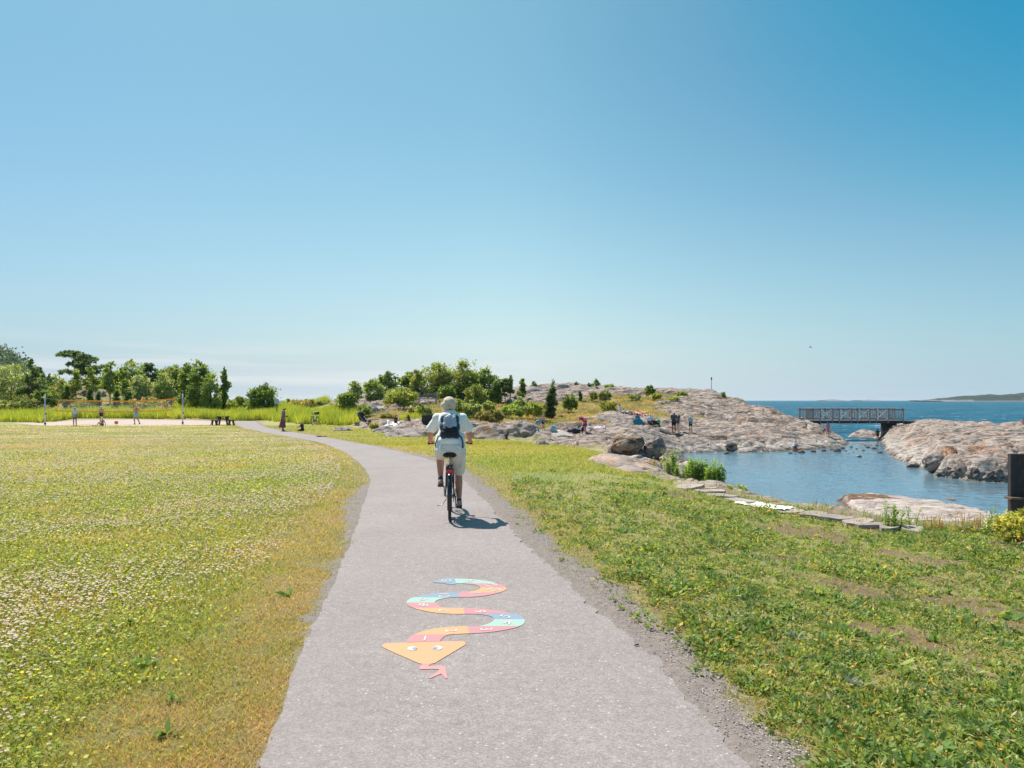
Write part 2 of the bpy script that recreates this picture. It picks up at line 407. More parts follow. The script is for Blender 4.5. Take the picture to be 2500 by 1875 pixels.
# ------------------------------------------------------------ path outline
def ground_pt(px, py):
    D = np.arange(2.0, 100, .02); X = (px-1250)/F*D
    zr = CAMZ-(py-HZ)/F*D; z = z_lawn(X*0-1, D)
    i = int(np.argmax(z >= zr)); return (float(X[i]), float(D[i]))
PL = [(640, 1875), (740, 1582), (842, 1356), (898, 1198), (901, 1164), (876, 1130), (836, 1102), (780, 1081), (701, 1066), (633, 1053), (590, 1043), (577, 1036), (576, 1028), (577, 1019)]
PR = [(1828, 1875), (1620, 1630), (1398, 1437), (1277, 1324), (1199, 1238), (1150, 1190), (1100, 1147), (1030, 1117), (902, 1087), (789, 1067), (703, 1053.5), (650, 1043), (630, 1033), (621, 1025), (614, 1018)]
PLw = [ground_pt(*p) for p in PL]; PRw = [ground_pt(*p) for p in PR]
PLw = [(PLw[0][0]+.9, PLw[0][1]-5.5)]+PLw; PRw = [(PRw[0][0]+.95, PRw[0][1]-5.5)]+PRw
def resample(P, n):
    P = np.array(P)
    # Catmull-Rom then equal spacing
    Q = []
    for i in range(len(P)-1):
        p0 = P[max(i-1, 0)]; p1 = P[i]; p2 = P[i+1]; p3 = P[min(i+2, len(P)-1)]
        for t in np.linspace(0, 1, 20, endpoint=False):
            Q.append(.5*((2*p1)+(-p0+p2)*t+(2*p0-5*p1+4*p2-p3)*t*t+(-p0+3*p1-3*p2+p3)*t**3))
    Q.append(P[-1]); Q = np.array(Q)
    s = np.concatenate([[0], np.cumsum(np.hypot(*np.diff(Q, axis=0).T))])
    u = np.linspace(0, s[-1], n)
    return np.stack([np.interp(u, s, Q[:, 0]), np.interp(u, s, Q[:, 1])], 1)
PATHL = resample(PLw, 500); PATHR = resample(PRw, 500)
PATHPOLY = [tuple(p) for p in PATHL[::6]]+[tuple(p) for p in PATHR[::-6]]
_pp = None
def sdpath(X, Y): return sdpoly(X, Y, PATHPOLY)
# ------------------------------------------------------------ terrain meshes
def terrain_mat():
    m, nt, out = mk('terrain')
    a = nd(nt, 'ShaderNodeAttribute', attribute_name='tint').outputs['Color']
    rk = nd(nt, 'ShaderNodeAttribute', attribute_name='rk').outputs['Fac']
    g = nd(nt, 'ShaderNodeNewGeometry').outputs['Position']
    n1 = noise(nt, 1.5, 8, .62, g, stretch=(1, 1.5, 1.8))
    n2 = noise(nt, 14, 5, .6, g)
    n3 = noise(nt, 90, 3, .6, g)
    c = mixc(nt, 1.0, a, nd(nt, 'ShaderNodeCombineColor', {0: mrange(nt, n2, .2, .8, .72, 1.28), 1: mrange(nt, n2, .2, .8, .72, 1.28), 2: mrange(nt, n2, .2, .8, .74, 1.26)}).outputs[0], 'MULTIPLY')
    c = mixc(nt, 1.0, c, nd(nt, 'ShaderNodeCombineColor', {0: mrange(nt, n3, .25, .75, .6, 1.4), 1: mrange(nt, n3, .25, .75, .6, 1.4), 2: mrange(nt, n3, .25, .75, .62, 1.38)}).outputs[0], 'MULTIPLY')
    # rock: thin dark joints and lichen crusts
    mp = nd(nt, 'ShaderNodeMapping', {0: g, 'Rotation': (R(20), R(8), R(24)), 'Scale': (.38, 1.2, 2.0)}).outputs[0]
    wv = nd(nt, 'ShaderNodeTexNoise', {0: mp, 'Scale': .9, 'Detail': 7, 'Roughness': .6, 'Distortion': .8}).outputs[0]
    ln = mathn(nt, 'ABSOLUTE', mathn(nt, 'SUBTRACT', wv, .5))
    crack = mrange(nt, ln, .0, .018, 1, 0)
    mp2 = nd(nt, 'ShaderNodeMapping', {0: g, 'Rotation': (R(-30), R(10), R(-38)), 'Scale': (.24, .95, 1.4)}).outputs[0]
    wv2 = nd(nt, 'ShaderNodeTexNoise', {0: mp2, 'Scale': .7, 'Detail': 6, 'Roughness': .6, 'Distortion': .5}).outputs[0]
    crack2 = mrange(nt, mathn(nt, 'ABSOLUTE', mathn(nt, 'SUBTRACT', wv2, .52)), 0, .014, 1, 0)
    cr = mathn(nt, 'MULTIPLY', mathn(nt, 'MAXIMUM', crack, crack2), mrange(nt, n1, .36, .52, 0, 1))
    cr = mathn(nt, 'MULTIPLY', cr, rk)
    c = mixc(nt, mathn(nt, 'MULTIPLY', cr, .8), c, (.045, .036, .032))
    blot = mathn(nt, 'MULTIPLY', mrange(nt, n1, .54, .70, 0, .6), rk)
    c = mixc(nt, blot, c, (.15, .12, .105))
    pale = mathn(nt, 'MULTIPLY', mrange(nt, n1, .47, .32, 0, .7), rk)
    c = mixc(nt, pale, c, (.58, .48, .41))
    h = mathn(nt, 'ADD', mathn(nt, 'MULTIPLY', n1, 1.0), mathn(nt, 'MULTIPLY', cr, -.25))
    h = mathn(nt, 'ADD', h, mathn(nt, 'MULTIPLY', wv, .8))
    h = mathn(nt, 'MULTIPLY', h, rk)
    h = mathn(nt, 'MULTIPLY', h, .8)
    h2 = mathn(nt, 'ADD', h, mathn(nt, 'MULTIPLY', n2, mrange(nt, rk, 0, 1, .03, .09)))
    b = nd(nt, 'ShaderNodeBump', {'Height': h2, 'Strength': .8, 'Distance': .35})
    b2 = nd(nt, 'ShaderNodeBump', {'Height': n3, 'Strength': .3, 'Distance': .01, 'Normal': b.outputs[0]})
    p = nd(nt, 'ShaderNodeBsdfPrincipled', {'Base Color': c, 'Roughness': .85, 'Specular IOR Level': .25, 'Normal': b2.outputs[0]})
    nt.links.new(p.outputs[0], out.inputs[0])
    return m
M_TER = terrain_mat()
C_ROCK = np.array([.40, .325, .28]); C_ROCK2 = np.array([.28, .225, .195]); C_ROCK3 = np.array([.53, .45, .395])
C_ORANGE = np.array([.42, .17, .05]); C_RUST = np.array([.21, .13, .075])
C_GR = np.array([.245, .275, .075]); C_GY = np.array([.37, .335, .14]); C_DRY = np.array([.29, .22, .125]); C_GD = np.array([.07, .10, .02])
C_SOIL = np.array([.27, .17, .12]); C_GRAV = np.array([.23, .19, .17]); C_SAND = np.array([.50, .39, .34])
C_BED = np.array([.14, .115, .085])
SANDPIT = [(-41.5, 61), (-38, 57.8), (-33, 56.2), (-29.5, 56.2), (-26.5, 57.5), (-25.2, 61), (-25, 66), (-26.5, 70), (-31, 71.5), (-37, 71), (-43, 69), (-45.5, 65)]
def mixv(a, b, t): return a*(1-t[:, None])+b*t[:, None]
def lawn_color(X, Y):
    """real patchiness of the turf: green clover, yellowed and dry areas"""
    n = X.shape[0]
    big = fbm(X*.12, Y*.12, 81, 3); mid = fbm(X*.7, Y*.7, 82, 3); fine = fbm(X*3.1, Y*3.1, 83, 3)
    g = sst(-.35, .35, big*.8+mid*.5+fine*.25)
    c = mixv(np.tile(C_GR, (n, 1)), np.tile(C_GY, (n, 1)), g)
    return c
def path_zones(X, Y):
    sp = sdpath(X, Y)                     # positive on the asphalt
    d = -sp
    pxl = X < np.interp(Y, PATHL[:, 1][:430], PATHL[:, 0][:430])+1.0
    nz_ = .55*fbm(X*.9, Y*.9, 91, 3)+.35*fbm(X*3.3, Y*3.3, 92, 3)
    right = ~pxl
    wG = np.where(right, .40+.34*nz_, .02+.45*nz_)*np.where(Y > 24, .55, 1)
    wG = np.where(~right, wG+.34*np.exp(-((Y-11.6)/2.2)**2), wG)
    gravel = 1-sst(wG-.12, wG+.05, d)
    wS = wG+np.where(right, .30, .45)+.9*nz_
    dry = 1-sst(wS*.4-.2, wS+.9, d)
    dry = np.clip(dry*(.75+.6*fbm(X*1.1, Y*1.1, 93, 3)), 0, 1)
    return sp, gravel, dry, right
def build_terrain():
    T = np.linspace(-1.35, 1.45, 900)
    ys = [-5.0]
    while ys[-1] < 170:
        y = ys[-1]
        ys.append(y+(.25 if y < 1 else .0045*y+.012 if y < 20 else .0021*y+.06))
    ys = np.array(ys)
    NY, NX = len(ys), len(T)
    Yg = np.repeat(ys[:, None], NX, 1); Xg = T[None, :]*(Yg+6)
    X = Xg.ravel(); Y = Yg.ravel()
    Z = zsurf(X, Y)
    rock, grass = masks(X, Y)
    sp, gravel, dry, right = path_zones(X, Y)
    Z = Z-.03*sst(.0, .14, sp)+.007*gravel*(sp < 0)
    near = Y < 30
    Z = Z+np.where(near, .010*fbm(X*4, Y*4, 95, 3)*(1-rock), 0)
    n = len(X)
    # rock colour
    r1 = sst(-.35, .45, fbm(X*.3, Y*.55, 101, 4)); r2 = sst(.1, .5, fbm(X*.8, Y*.8, 102, 4))
    c = mixv(np.tile(C_ROCK, (n, 1)), np.tile(C_ROCK2, (n, 1)), r1)
    c = mixv(c, np.tile(C_ROCK3, (n, 1)), r2*.8)
    px = 1250+F*X/np.maximum(Y, 1)
    org = sst(.30, .42, fbm(X*1.3, Y*1.3, 103, 4)+.42*np.exp(-((px-2215)/34)**2-((Y-50)/5)**2)+.40*np.exp(-((px-2400)/120)**2-((Y-38)/2.6)**2)+.25*np.exp(-((px-1500)/60)**2-((Y-26)/5)**2)-.06)
    c = mixv(c, np.tile(C_ORANGE, (n, 1)), org*.75)
    cv = crevice(X, Y)*(.5+.5*sst(-.3, .3, fbm(X*.4, Y*.4, 113, 2)))
    c = mixv(c, np.tile(np.array([.085, .07, .05]), (n, 1)), cv*.85)
    pk = sst(.05, .35, fbm(X*.5, Y*.5, 104, 3)+.35*np.exp(-((px-1450)/120)**2-((Y-27)/6)**2))
    c = mixv(c, np.tile(np.array([.42, .27, .20]), (n, 1)), pk*.45)
    # bleached band just over the water, dark wet weed line below it
    hw = Z-WATERZ
    c = mixv(c, np.tile(np.array([.52, .47, .43]), (n, 1)), (1-sst(.35, .8, hw))*.7)
    c = mixv(c, np.tile(np.array([.10, .078, .055]), (n, 1)), (1-sst(.05, .22, hw+.12*fbm(X*1.7, Y*1.7, 105, 3)))*.85)
    # grass on the rock
    gcol = mixv(np.tile(np.array([.19, .17, .055]), (n, 1)), np.tile(np.array([.33, .23, .085]), (n, 1)), sst(-.3, .3, fbm(X*.4, Y*.4, 106, 4)))
    gcol = mixv(gcol, np.tile(np.array([.09, .12, .03]), (n, 1)), sst(.1, .4, fbm(X*1.3, Y*1.3, 107, 3)))
    rk = rock*(1-grass)
    c = mixv(c, gcol, grass)
    # lawn
    lc = lawn_color(X, Y)
    dirt = sst(.20, .42, fbm(X*.8, Y*.8, 108, 4)+.28*sst(1.5, 4.5, X)*(Y < 16)-.10)
    lc = mixv(lc, np.tile(C_SOIL, (n, 1)), dirt*np.where(X > np.interp(Y, PATHR[:, 1][:430], PATHR[:, 0][:430]), .9, .25)*(Y < 19))
    lc = mixv(lc, np.tile(C_DRY, (n, 1)), dry*.75)
    far_dry = sst(.0, .35, fbm(X*.10, Y*.35, 109, 3))
    lc = mixv(lc, np.tile(np.array([.31, .275, .12]), (n, 1)), far_dry*.6*sst(14, 30, Y))
    lc = lc*(.70+.30*sst(9, 26, Y))[:, None]  # near ground darkened: bare soil plus shade painted in between the blades
    # pinkish bare strips round the sandpit and by the rocks
    lc = mixv(lc, np.tile(C_DRY, (n, 1)), np.exp(-(sdpoly(X, Y, SANDPIT)/1.2)**2)*.8)
    lc = mixv(lc, np.tile(np.array([.40, .26, .15]), (n, 1)), np.exp(-(sdpoly(X, Y, LAWN)/1.5)**2)*.55*(Y > 20)*sst(-.2, .3, fbm(X*.3, Y*.3, 110, 2)))
    sand = sst(-.3, .15, sdpoly(X, Y, SANDPIT)+.5*fbm(X*.8, Y*.8, 111, 3))
    Z = Z-.08*sand+.05*sand*fbm(X*1.2, Y*1.2, 112, 3)
    lc = mixv(lc, np.tile(C_SAND, (n, 1)), sand)
    lc = mixv(lc, np.tile(C_GRAV, (n, 1)), gravel)
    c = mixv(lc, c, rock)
    c = mixv(c, np.tile(C_BED, (n, 1)), 1-sst(WATERZ-.35, WATERZ+.0, Z))
    P = np.stack([X, Y, Z], 1)
    idx = np.arange(NY*NX).reshape(NY, NX)
    Q = np.stack([idx[:-1, :-1], idx[:-1, 1:], idx[1:, 1:], idx[1:, :-1]], -1).reshape(-1, 4)
    cy = Y[Q].mean(1); cx = X[Q].mean(1); czm = Z[Q].max(1)
    keep = (czm > -4.4)
    isrock = rock[Q].mean(1) > .5
    head = sdpoly(cx, cy, HEAD) > -7
    head &= (cx > 19)
    headA = sdpoly(cx, cy, LAND)
    head &= (sdpoly(cx, cy, HEAD) > headA)
    sandf = sand[Q].mean(1) > .5
    cls = np.where(isrock, 1, 0); cls = np.where(isrock & head, 2, cls); cls = np.where(sandf & ~isrock, 3, cls)
    for k, nm, lb in ((0, 'lawn', 'flower-dotted lawn of green and dry yellow grass either side of the path'),
                      (1, 'rocky_hill', 'low pinkish grey rock hill with grassy hollows behind the pond'),
                      (2, 'rocky_headland', 'bare pale rock headland on the far side of the bridge'),
                      (3, 'sand_court', 'pale pink sand of the volleyball court at the far edge of the lawn')):
        q = Q[(cls == k) & keep]
        u, inv = np.unique(q, return_inverse=True)
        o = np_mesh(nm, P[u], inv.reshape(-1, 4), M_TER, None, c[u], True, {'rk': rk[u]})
        tag(o, lb, None, None, 'structure')
build_terrain()

# flat slab of rock lying in the pond
def slab_rock():
    xs = np.linspace(9.5, 16.5, 240); ys = np.linspace(17, 29, 300)
    Xg, Yg = np.meshgrid(xs, ys); X = Xg.ravel(); Y = Yg.ravel()
    sd = sdpoly(X, Y, SLAB)+.35*fbm(X*.9, Y*.9, 201, 3)+.15*fbm(X*3, Y*3, 202, 2)
    top = .26-.05*(Y-22)*.3+.09*rock_disp(X*1.3, Y*1.3)+.02*fbm(X*3, Y*5, 203, 3)
    Z = WATERZ+np.minimum(top, 1.1*sd)
    Z = np.where(sd < -1.0, WATERZ-1.2, Z)
    c = mixv(np.tile(np.array([.54, .45, .40]), (len(X), 1)), np.tile(np.array([.40, .33, .30]), (len(X), 1)), sst(-.3, .4, fbm(X*1.1, Y*1.1, 204, 4)))
    c = mixv(c, np.tile(np.array([.17, .10, .06]), (len(X), 1)), 1-sst(.03, .13, Z-WATERZ+.06*fbm(X*2, Y*2, 205, 3)))
    c = mixv(c, np.tile(np.array([.17, .09, .05]), (len(X), 1)), sst(.0, .3, fbm(X*1.4, Y*1.4, 206, 3)+1.1*np.exp(-((X-12.9)/1.0)**2-((Y-26.3)/.8)**2)-.2))
    nx = len(xs); idx = np.arange(len(X)).reshape(len(ys), nx)
    Q = np.stack([idx[:-1, :-1], idx[:-1, 1:], idx[1:, 1:], idx[1:, :-1]], -1).reshape(-1, 4)
    Q = Q[Z[Q].max(1) > WATERZ-1.0]
    u, inv = np.unique(Q, return_inverse=True)
    P = np.stack([X, Y, Z], 1)
    o = np_mesh('flat_rock', P[u], inv.reshape(-1, 4), M_TER, None, c[u], True, {'rk': np.full(len(u), .55)})
    tag(o, 'long flat rock slab rising from the pond with brown seaweed at its tip', 'rock')
slab_rock()

# ------------------------------------------------------------ water
def sea_mat():
    m, nt, out = mk('sea_water')
    g = nd(nt, 'ShaderNodeNewGeometry').outputs['Position']
    big = noise(nt, .012, 4, .6, g, stretch=(1, 1.8, 1))
    w1 = noise(nt, .22, 6, .65, g, stretch=(.55, 1, 1), dist=.6)
    w2 = noise(nt, .9, 5, .6, g)
    c = mixc(nt, mrange(nt, w1, .3, .7), (.001, .045, .10), (.006, .20, .30))
    c = mixc(nt, mrange(nt, big, .35, .65, 0, .6), c, (.002, .10, .175))
    cap = mathn(nt, 'MULTIPLY', mrange(nt, w2, .57, .64), mrange(nt, w1, .50, .58))
    c = mixc(nt, cap, c, (.75, .8, .8))
    h = mathn(nt, 'ADD', mathn(nt, 'MULTIPLY', w1, 2.2), mathn(nt, 'MULTIPLY', w2, .5))
    b = nd(nt, 'ShaderNodeBump', {'Height': h, 'Strength': 1.0, 'Distance': 1.6})
    p = nd(nt, 'ShaderNodeBsdfPrincipled', {'Base Color': c, 'Roughness': .30, 'Specular IOR Level': .07, 'IOR': 1.33, 'Normal': b.outputs[0]})
    nt.links.new(p.outputs[0], out.inputs[0])
    return m
def pond_mat():
    m, nt, out = mk('pond_water')
    g = nd(nt, 'ShaderNodeNewGeometry').outputs['Position']
    w1 = noise(nt, 1.0, 6, .66, g, stretch=(.55, 1.15, 1), dist=.4)
    w2 = noise(nt, 7, 3, .55, g, stretch=(.8, 1.2, 1))
    pa = noise(nt, .09, 3, .6, g, stretch=(.5, 1, 1))
    h = mathn(nt, 'ADD', mathn(nt, 'MULTIPLY', w1, .04), mathn(nt, 'MULTIPLY', w2, .02))
    b = nd(nt, 'ShaderNodeBump', {'Height': h, 'Strength': mrange(nt, pa, .35, .62, .45, 1.0), 'Distance': 1.0})
    gl = nd(nt, 'ShaderNodeBsdfGlossy', {'Color': (.80, .90, .97, 1), 'Roughness': .04, 'Normal': b.outputs[0]})
    tr = nd(nt, 'ShaderNodeBsdfTransparent', {'Color': (.42, .66, .72, 1)})
    df = nd(nt, 'ShaderNodeBsdfDiffuse', {'Color': (.21, .33, .41, 1)})
    body = nd(nt, 'ShaderNodeMixShader', {0: .62, 1: tr.outputs[0], 2: df.outputs[0]})
    fr = nd(nt, 'ShaderNodeFresnel', {'IOR': 1.33, 'Normal': b.outputs[0]})
    mx = nd(nt, 'ShaderNodeMixShader', {0: fr.outputs[0], 1: body.outputs[0], 2: gl.outputs[0]})
    nt.links.new(mx.outputs[0], out.inputs[0])
    return m
def poly_obj(name, pts, z, m, label, kind='structure', parent=None):
    me = bpy.data.meshes.new(name)
    me.from_pydata([(x, y, z) for x, y in pts], [], [list(range(len(pts)))]); me.update()
    o = link(name, me, m, parent)
    return tag(o, label, None, None, kind)
def pond():
    m = pond_mat()
    ys = [10.5]
    while ys[-1] < 61.5: ys.append(ys[-1]+.0024*ys[-1]+.02)
    ys = np.array(ys); ts = np.linspace(.15, 1.0, 620)
    Yg = np.repeat(ys[:, None], len(ts), 1); Xg = ts[None]*(Yg+0)*1.0
    Xg = np.minimum(Xg, 62)
    X = Xg.ravel(); Y = Yg.ravel()
    w = .55*gn(X*.9+.3*Y, Y*1.5, 601)+.35*gn(X*1.9, Y*3.0-.4*X, 602)+.22*gn(X*3.7, Y*6.0, 603)
    Z = WATERZ+.042*w*(.55+.6*sst(-.3, .4, gn(X*.11, Y*.09, 604)))
    idx = np.arange(len(X)).reshape(len(ys), len(ts))
    Q = np.stack([idx[:-1, :-1], idx[:-1, 1:], idx[1:, 1:], idx[1:, :-1]], -1).reshape(-1, 4)
    k = (X[Q].min(1) > 2) & (X[Q].max(1) < 60); Q = Q[k]
    # only the water itself and a hidden margin under the shore
    sd = np.maximum(sdpoly(X, Y, LAND), sdpoly(X, Y, HEAD)); Q = Q[sd[Q].min(1) < 1.5]
    o = np_mesh('pond', np.stack([X, Y, Z], 1), Q, m, None, None, True)
    tag(o, 'calm blue grey rock pool between lawn and hill', None, None, 'structure')
pond()
poly_obj('pond_outlet', [(20, 61.5), (60, 61.5), (60, 64.6), (20, 64.6)], WATERZ-.001, pond_mat(), 'narrow water channel under the footbridge')
# sea sheet with real swell near the shore, reaching the horizon
def sea():
    V = []; Fc = []
    xs = np.concatenate([-np.geomspace(1, 14000, 14)[::-1], [0], np.linspace(6, 200, 60), np.geomspace(220, 14000, 16)])
    ys = np.concatenate([np.linspace(64.5, 300, 120), np.geomspace(310, 14000, 30)])
    Xg, Yg = np.meshgrid(xs, ys); X = Xg.ravel(); Y = Yg.ravel()
    Z = WATERZ-.002+.10*fbm(X*.12, Y*.2, 301, 3)*sst(64.5, 74, Y)*(1-sst(400, 900, Y))
    nx = len(xs); idx = np.arange(len(X)).reshape(len(ys), nx)
    Q = np.stack([idx[:-1, :-1], idx[:-1, 1:], idx[1:, 1:], idx[1:, :-1]], -1).reshape(-1, 4)
    o = np_mesh('sea', np.stack([X, Y, Z], 1), Q, M_SEA, None, None, True)
    tag(o, 'deep teal choppy sea reaching the horizon', None, None, 'structure')
    o2 = poly_obj('sea_inlet', [(60, 9.5), (14000, 9.5), (14000, 64.5), (37.6, 64.5), (38, 62), (45, 45), (60, 34.5)], WATERZ-.002, M_SEA, 'open teal water to the right of the headland')
M_SEA = sea_mat()
sea()
def far_land():
    m = simple('far_rock', (.20, .19, .18), .9, .3, .02)
    def isle(name, label, cat, x0, x1, D, prof, seed, mat_):
        xs = np.linspace(x0, x1, 160); W = (x1-x0)
        rows = []
        for k, t in enumerate(np.linspace(-1, 1, 13)):
            for x in xs:
                h = np.interp(x, *zip(*prof))
                zz = h*(1-t*t)*(1+.18*gn(x/60., t*3, seed)) + h*.10*gn(x/14., t*9, seed+1)
                rows.append((x, D+t*120, max(zz, -1)+WATERZ-.5))
        nx = len(xs); idx = np.arange(len(rows)).reshape(13, nx)
        Q = np.stack([idx[:-1, :-1], idx[:-1, 1:], idx[1:, 1:], idx[1:, :-1]], -1).reshape(-1, 4)
        V = np.array(rows); hh = V[:, 2]-WATERZ
        cc = np.where((hh > 5.0+2*gn(V[:, 0]/30., V[:, 1]/30., seed+2))[:, None], np.array([.030, .056, .050]), np.array([.25, .235, .23]))
        o = np_mesh(name, V, Q, mat_, None, cc, False)
        return tag(o, label, cat)
    mt, nt, out = mk('island_ground')
    a = nd(nt, 'ShaderNodeAttribute', attribute_name='tint').outputs['Color']
    g = nd(nt, 'ShaderNodeNewGeometry').outputs['Position']
    n = noise(nt, .06, 5, .7, g)
    c = mixc(nt, mrange(nt, n, .3, .7, 0, .5), a, (.10, .12, .10))
    p = nd(nt, 'ShaderNodeBsdfPrincipled', {'Base Color': c, 'Roughness': .95, 'Specular IOR Level': .1}); nt.links.new(p.outputs[0], out.inputs[0])
    D = 2400; k = D/F
    prof = [((p-1250)*k, (HZ-y)*k+3.5) for p, y in ((2262, 977.6), (2290, 973), (2340, 968), (2375, 965), (2400, 964), (2450, 963), (2500, 960), (2600, 955), (2900, 958), (3200, 976))]
    tag(isle('wooded_island', 'low wooded island with pale rock shore on the right horizon', 'island', (2262-1250)*k, (3200-1250)*k, D, prof, 5, mt), None, None, None, 'structure')
    D = 5200; k = D/F
    for i, (a_, b_, h_, lb) in enumerate(((2004, 2056, 2.6, 'tiny pale skerry on the horizon left of the bridge railing'), (2090, 2145, 1.6, 'very low skerry on the horizon above the bridge middle'), (2232, 2262, 1.6, 'low skerry just left of the wooded island'))):
        prof = [((p-1250)*k, (hh)*k+4.5) for p, hh in ((a_, .2), ((a_*2+b_)/3, h_*.6), ((a_+b_)/2+4, h_), (b_, .2))]
        o = isle('skerry', lb, 'skerry', (a_-1250)*k, (b_-1250)*k, D, prof, 9+i, m)
far_land()

# ------------------------------------------------------------ asphalt path
def asphalt_mat():
    m, nt, out = mk('asphalt')
    g = nd(nt, 'ShaderNodeNewGeometry').outputs['Position']
    n1 = noise(nt, .8, 5, .6, g); n2 = noise(nt, 130, 3, .7, g)
    vo = nd(nt, 'ShaderNodeTexVoronoi', {0: g, 'Scale': 95}); n3 = vo.outputs['Distance']
    vc = nd(nt, 'ShaderNodeSeparateColor', {0: vo.outputs['Color']}).outputs[0]
    n4 = noise(nt, 12, 4, .6, g)
    c = mixc(nt, mrange(nt, n1, .3, .7), (.275, .234, .225), (.320, .275, .264))
    c = mixc(nt, 1.0, c, nd(nt, 'ShaderNodeCombineColor', {0: mrange(nt, n4, .3, .7, .9, 1.1), 1: mrange(nt, n4, .3, .7, .9, 1.1), 2: mrange(nt, n4, .3, .7, .9, 1.1)}).outputs[0], 'MULTIPLY')
    sp = mathn(nt, 'MULTIPLY', mrange(nt, n2, .25, .75, .6, 1.4), mrange(nt, vc, 0, 1, .82, 1.18))
    c = mixc(nt, .9, c, nd(nt, 'ShaderNodeCombineColor', {0: sp, 1: sp, 2: sp}).outputs[0], 'MULTIPLY')
    glint = mrange(nt, vc, .990, .994)
    c = mixc(nt, mathn(nt, 'MULTIPLY', glint, .45), c, (.70, .66, .62))
    # faint worn tyre lines and old stains
    st = mrange(nt, noise(nt, .35, 4, .6, g, stretch=(2.2, .35, 1)), .52, .72, 0, .28)
    c = mixc(nt, st, c, (.24, .205, .19))
    b = nd(nt, 'ShaderNodeBump', {'Height': mathn(nt, 'ADD', n3, mathn(nt, 'MULTIPLY', n2, .6)), 'Strength': .35, 'Distance': .004})
    p = nd(nt, 'ShaderNodeBsdfPrincipled', {'Base Color': c, 'Roughness': .82, 'Specular IOR Level': .3, 'Normal': b.outputs[0]})
    nt.links.new(p.outputs[0], out.inputs[0]); return m
def pathz(X, Y): return z_lawn(np.asarray(X, float), np.asarray(Y, float))+.005
def build_path():
    n = 1400
    L = resample(PATHL, n); Rr = resample(PATHR, n)
    # ragged broken edge
    K = 14; V = []; 
    dv = Rr-L; w = np.linalg.norm(dv, axis=1, keepdims=True); dv = dv/w
    jl = .035*fbm(L[:, 0]*5, L[:, 1]*5, 401, 4)+.03*fbm(L[:, 0]*1.2, L[:, 1]*1.2, 403, 2)
    jr = .10*fbm(Rr[:, 0]*7, Rr[:, 1]*7, 402, 4)+.05*fbm(Rr[:, 0]*1.2, Rr[:, 1]*1.2, 404, 2)
    L = L+dv*jl[:, None]; Rr = Rr+dv*jr[:, None]
    ts = np.linspace(0, 1, K)
    P = L[:, None, :]*(1-ts)[None, :, None]+Rr[:, None, :]*ts[None, :, None]
    X = P[..., 0]; Y = P[..., 1]; Z = pathz(X, Y)
    top = np.stack([X, Y, Z], -1)
    lo_ = top.copy()[:, [0, -1]]; lo_[..., 2] -= .06
    allv = np.concatenate([lo_[:, :1], top, lo_[:, 1:]], 1)
    KK = K+2; idx = np.arange(n*KK).reshape(n, KK)
    Q = np.stack([idx[:-1, :-1], idx[:-1, 1:], idx[1:, 1:], idx[1:, :-1]], -1).reshape(-1, 4)
    o = np_mesh('path', allv.reshape(-1, 3), Q, asphalt_mat(), None, None, False)
    tag(o, 'pale grey asphalt path curving away to the left through the lawn', None, None, 'structure')
build_path()

# ------------------------------------------------------------ painted number snake on the path
def spaint(name, col):
    m, nt, out = mk(name)
    g = nd(nt, 'ShaderNodeNewGeometry').outputs['Position']
    n2 = noise(nt, 130, 3, .7, g); n1 = noise(nt, 5, 5, .7, g)
    c = mixc(nt, mrange(nt, n2, .3, .7), tuple(x*.84 for x in col), tuple(min(1, x*1.12) for x in col))
    col_a = mixc(nt, .22, c, (.33, .30, .29)); c = mixc(nt, mrange(nt, n2, .46, .70, 0, .62), col_a, (.30, .27, .26))
    wear = mathn(nt, 'MULTIPLY', mrange(nt, n1, .48, .72, 0, .8), mrange(nt, n2, .45, .6))
    c = mixc(nt, wear, c, (.33, .30, .29))
    p = nd(nt, 'ShaderNodeBsdfPrincipled', {'Base Color': c, 'Roughness': .6, 'Specular IOR Level': .3}); nt.links.new(p.outputs[0], out.inputs[0])
    return m
PT = {'red': spaint('paint_red', (.64, .22, .25)), 'orange': spaint('paint_orange', (.90, .39, .13)), 'green': spaint('paint_green', (.36, .62, .52)),
      'blue': spaint('paint_blue', (.20, .33, .47)), 'white': spaint('paint_white', (.80, .77, .75)), 'pink': spaint('paint_pink', (.78, .28, .28)), 'grey': spaint('paint_grey', (.40, .40, .43))}
SNK = {
 'head': ('orange', [(170, 1032), (180, 1010), (200, 1002), (240, 995), (700, 980), (1050, 970), (1180, 968), (1235, 975), (1252, 995), (1238, 1018), (1100, 1100), (960, 1183), (850, 1250), (780, 1265), (700, 1265), (640, 1250), (450, 1168), (260, 1085), (190, 1050)]),
 'tongue': ('pink', [(680, 1267), (800, 1267), (765, 1290), (900, 1283), (985, 1285), (1000, 1380), (1015, 1440), (990, 1450), (935, 1385), (790, 1445), (765, 1440), (850, 1385), (900, 1350), (905, 1330), (820, 1325), (660, 1330), (650, 1310)]),
}
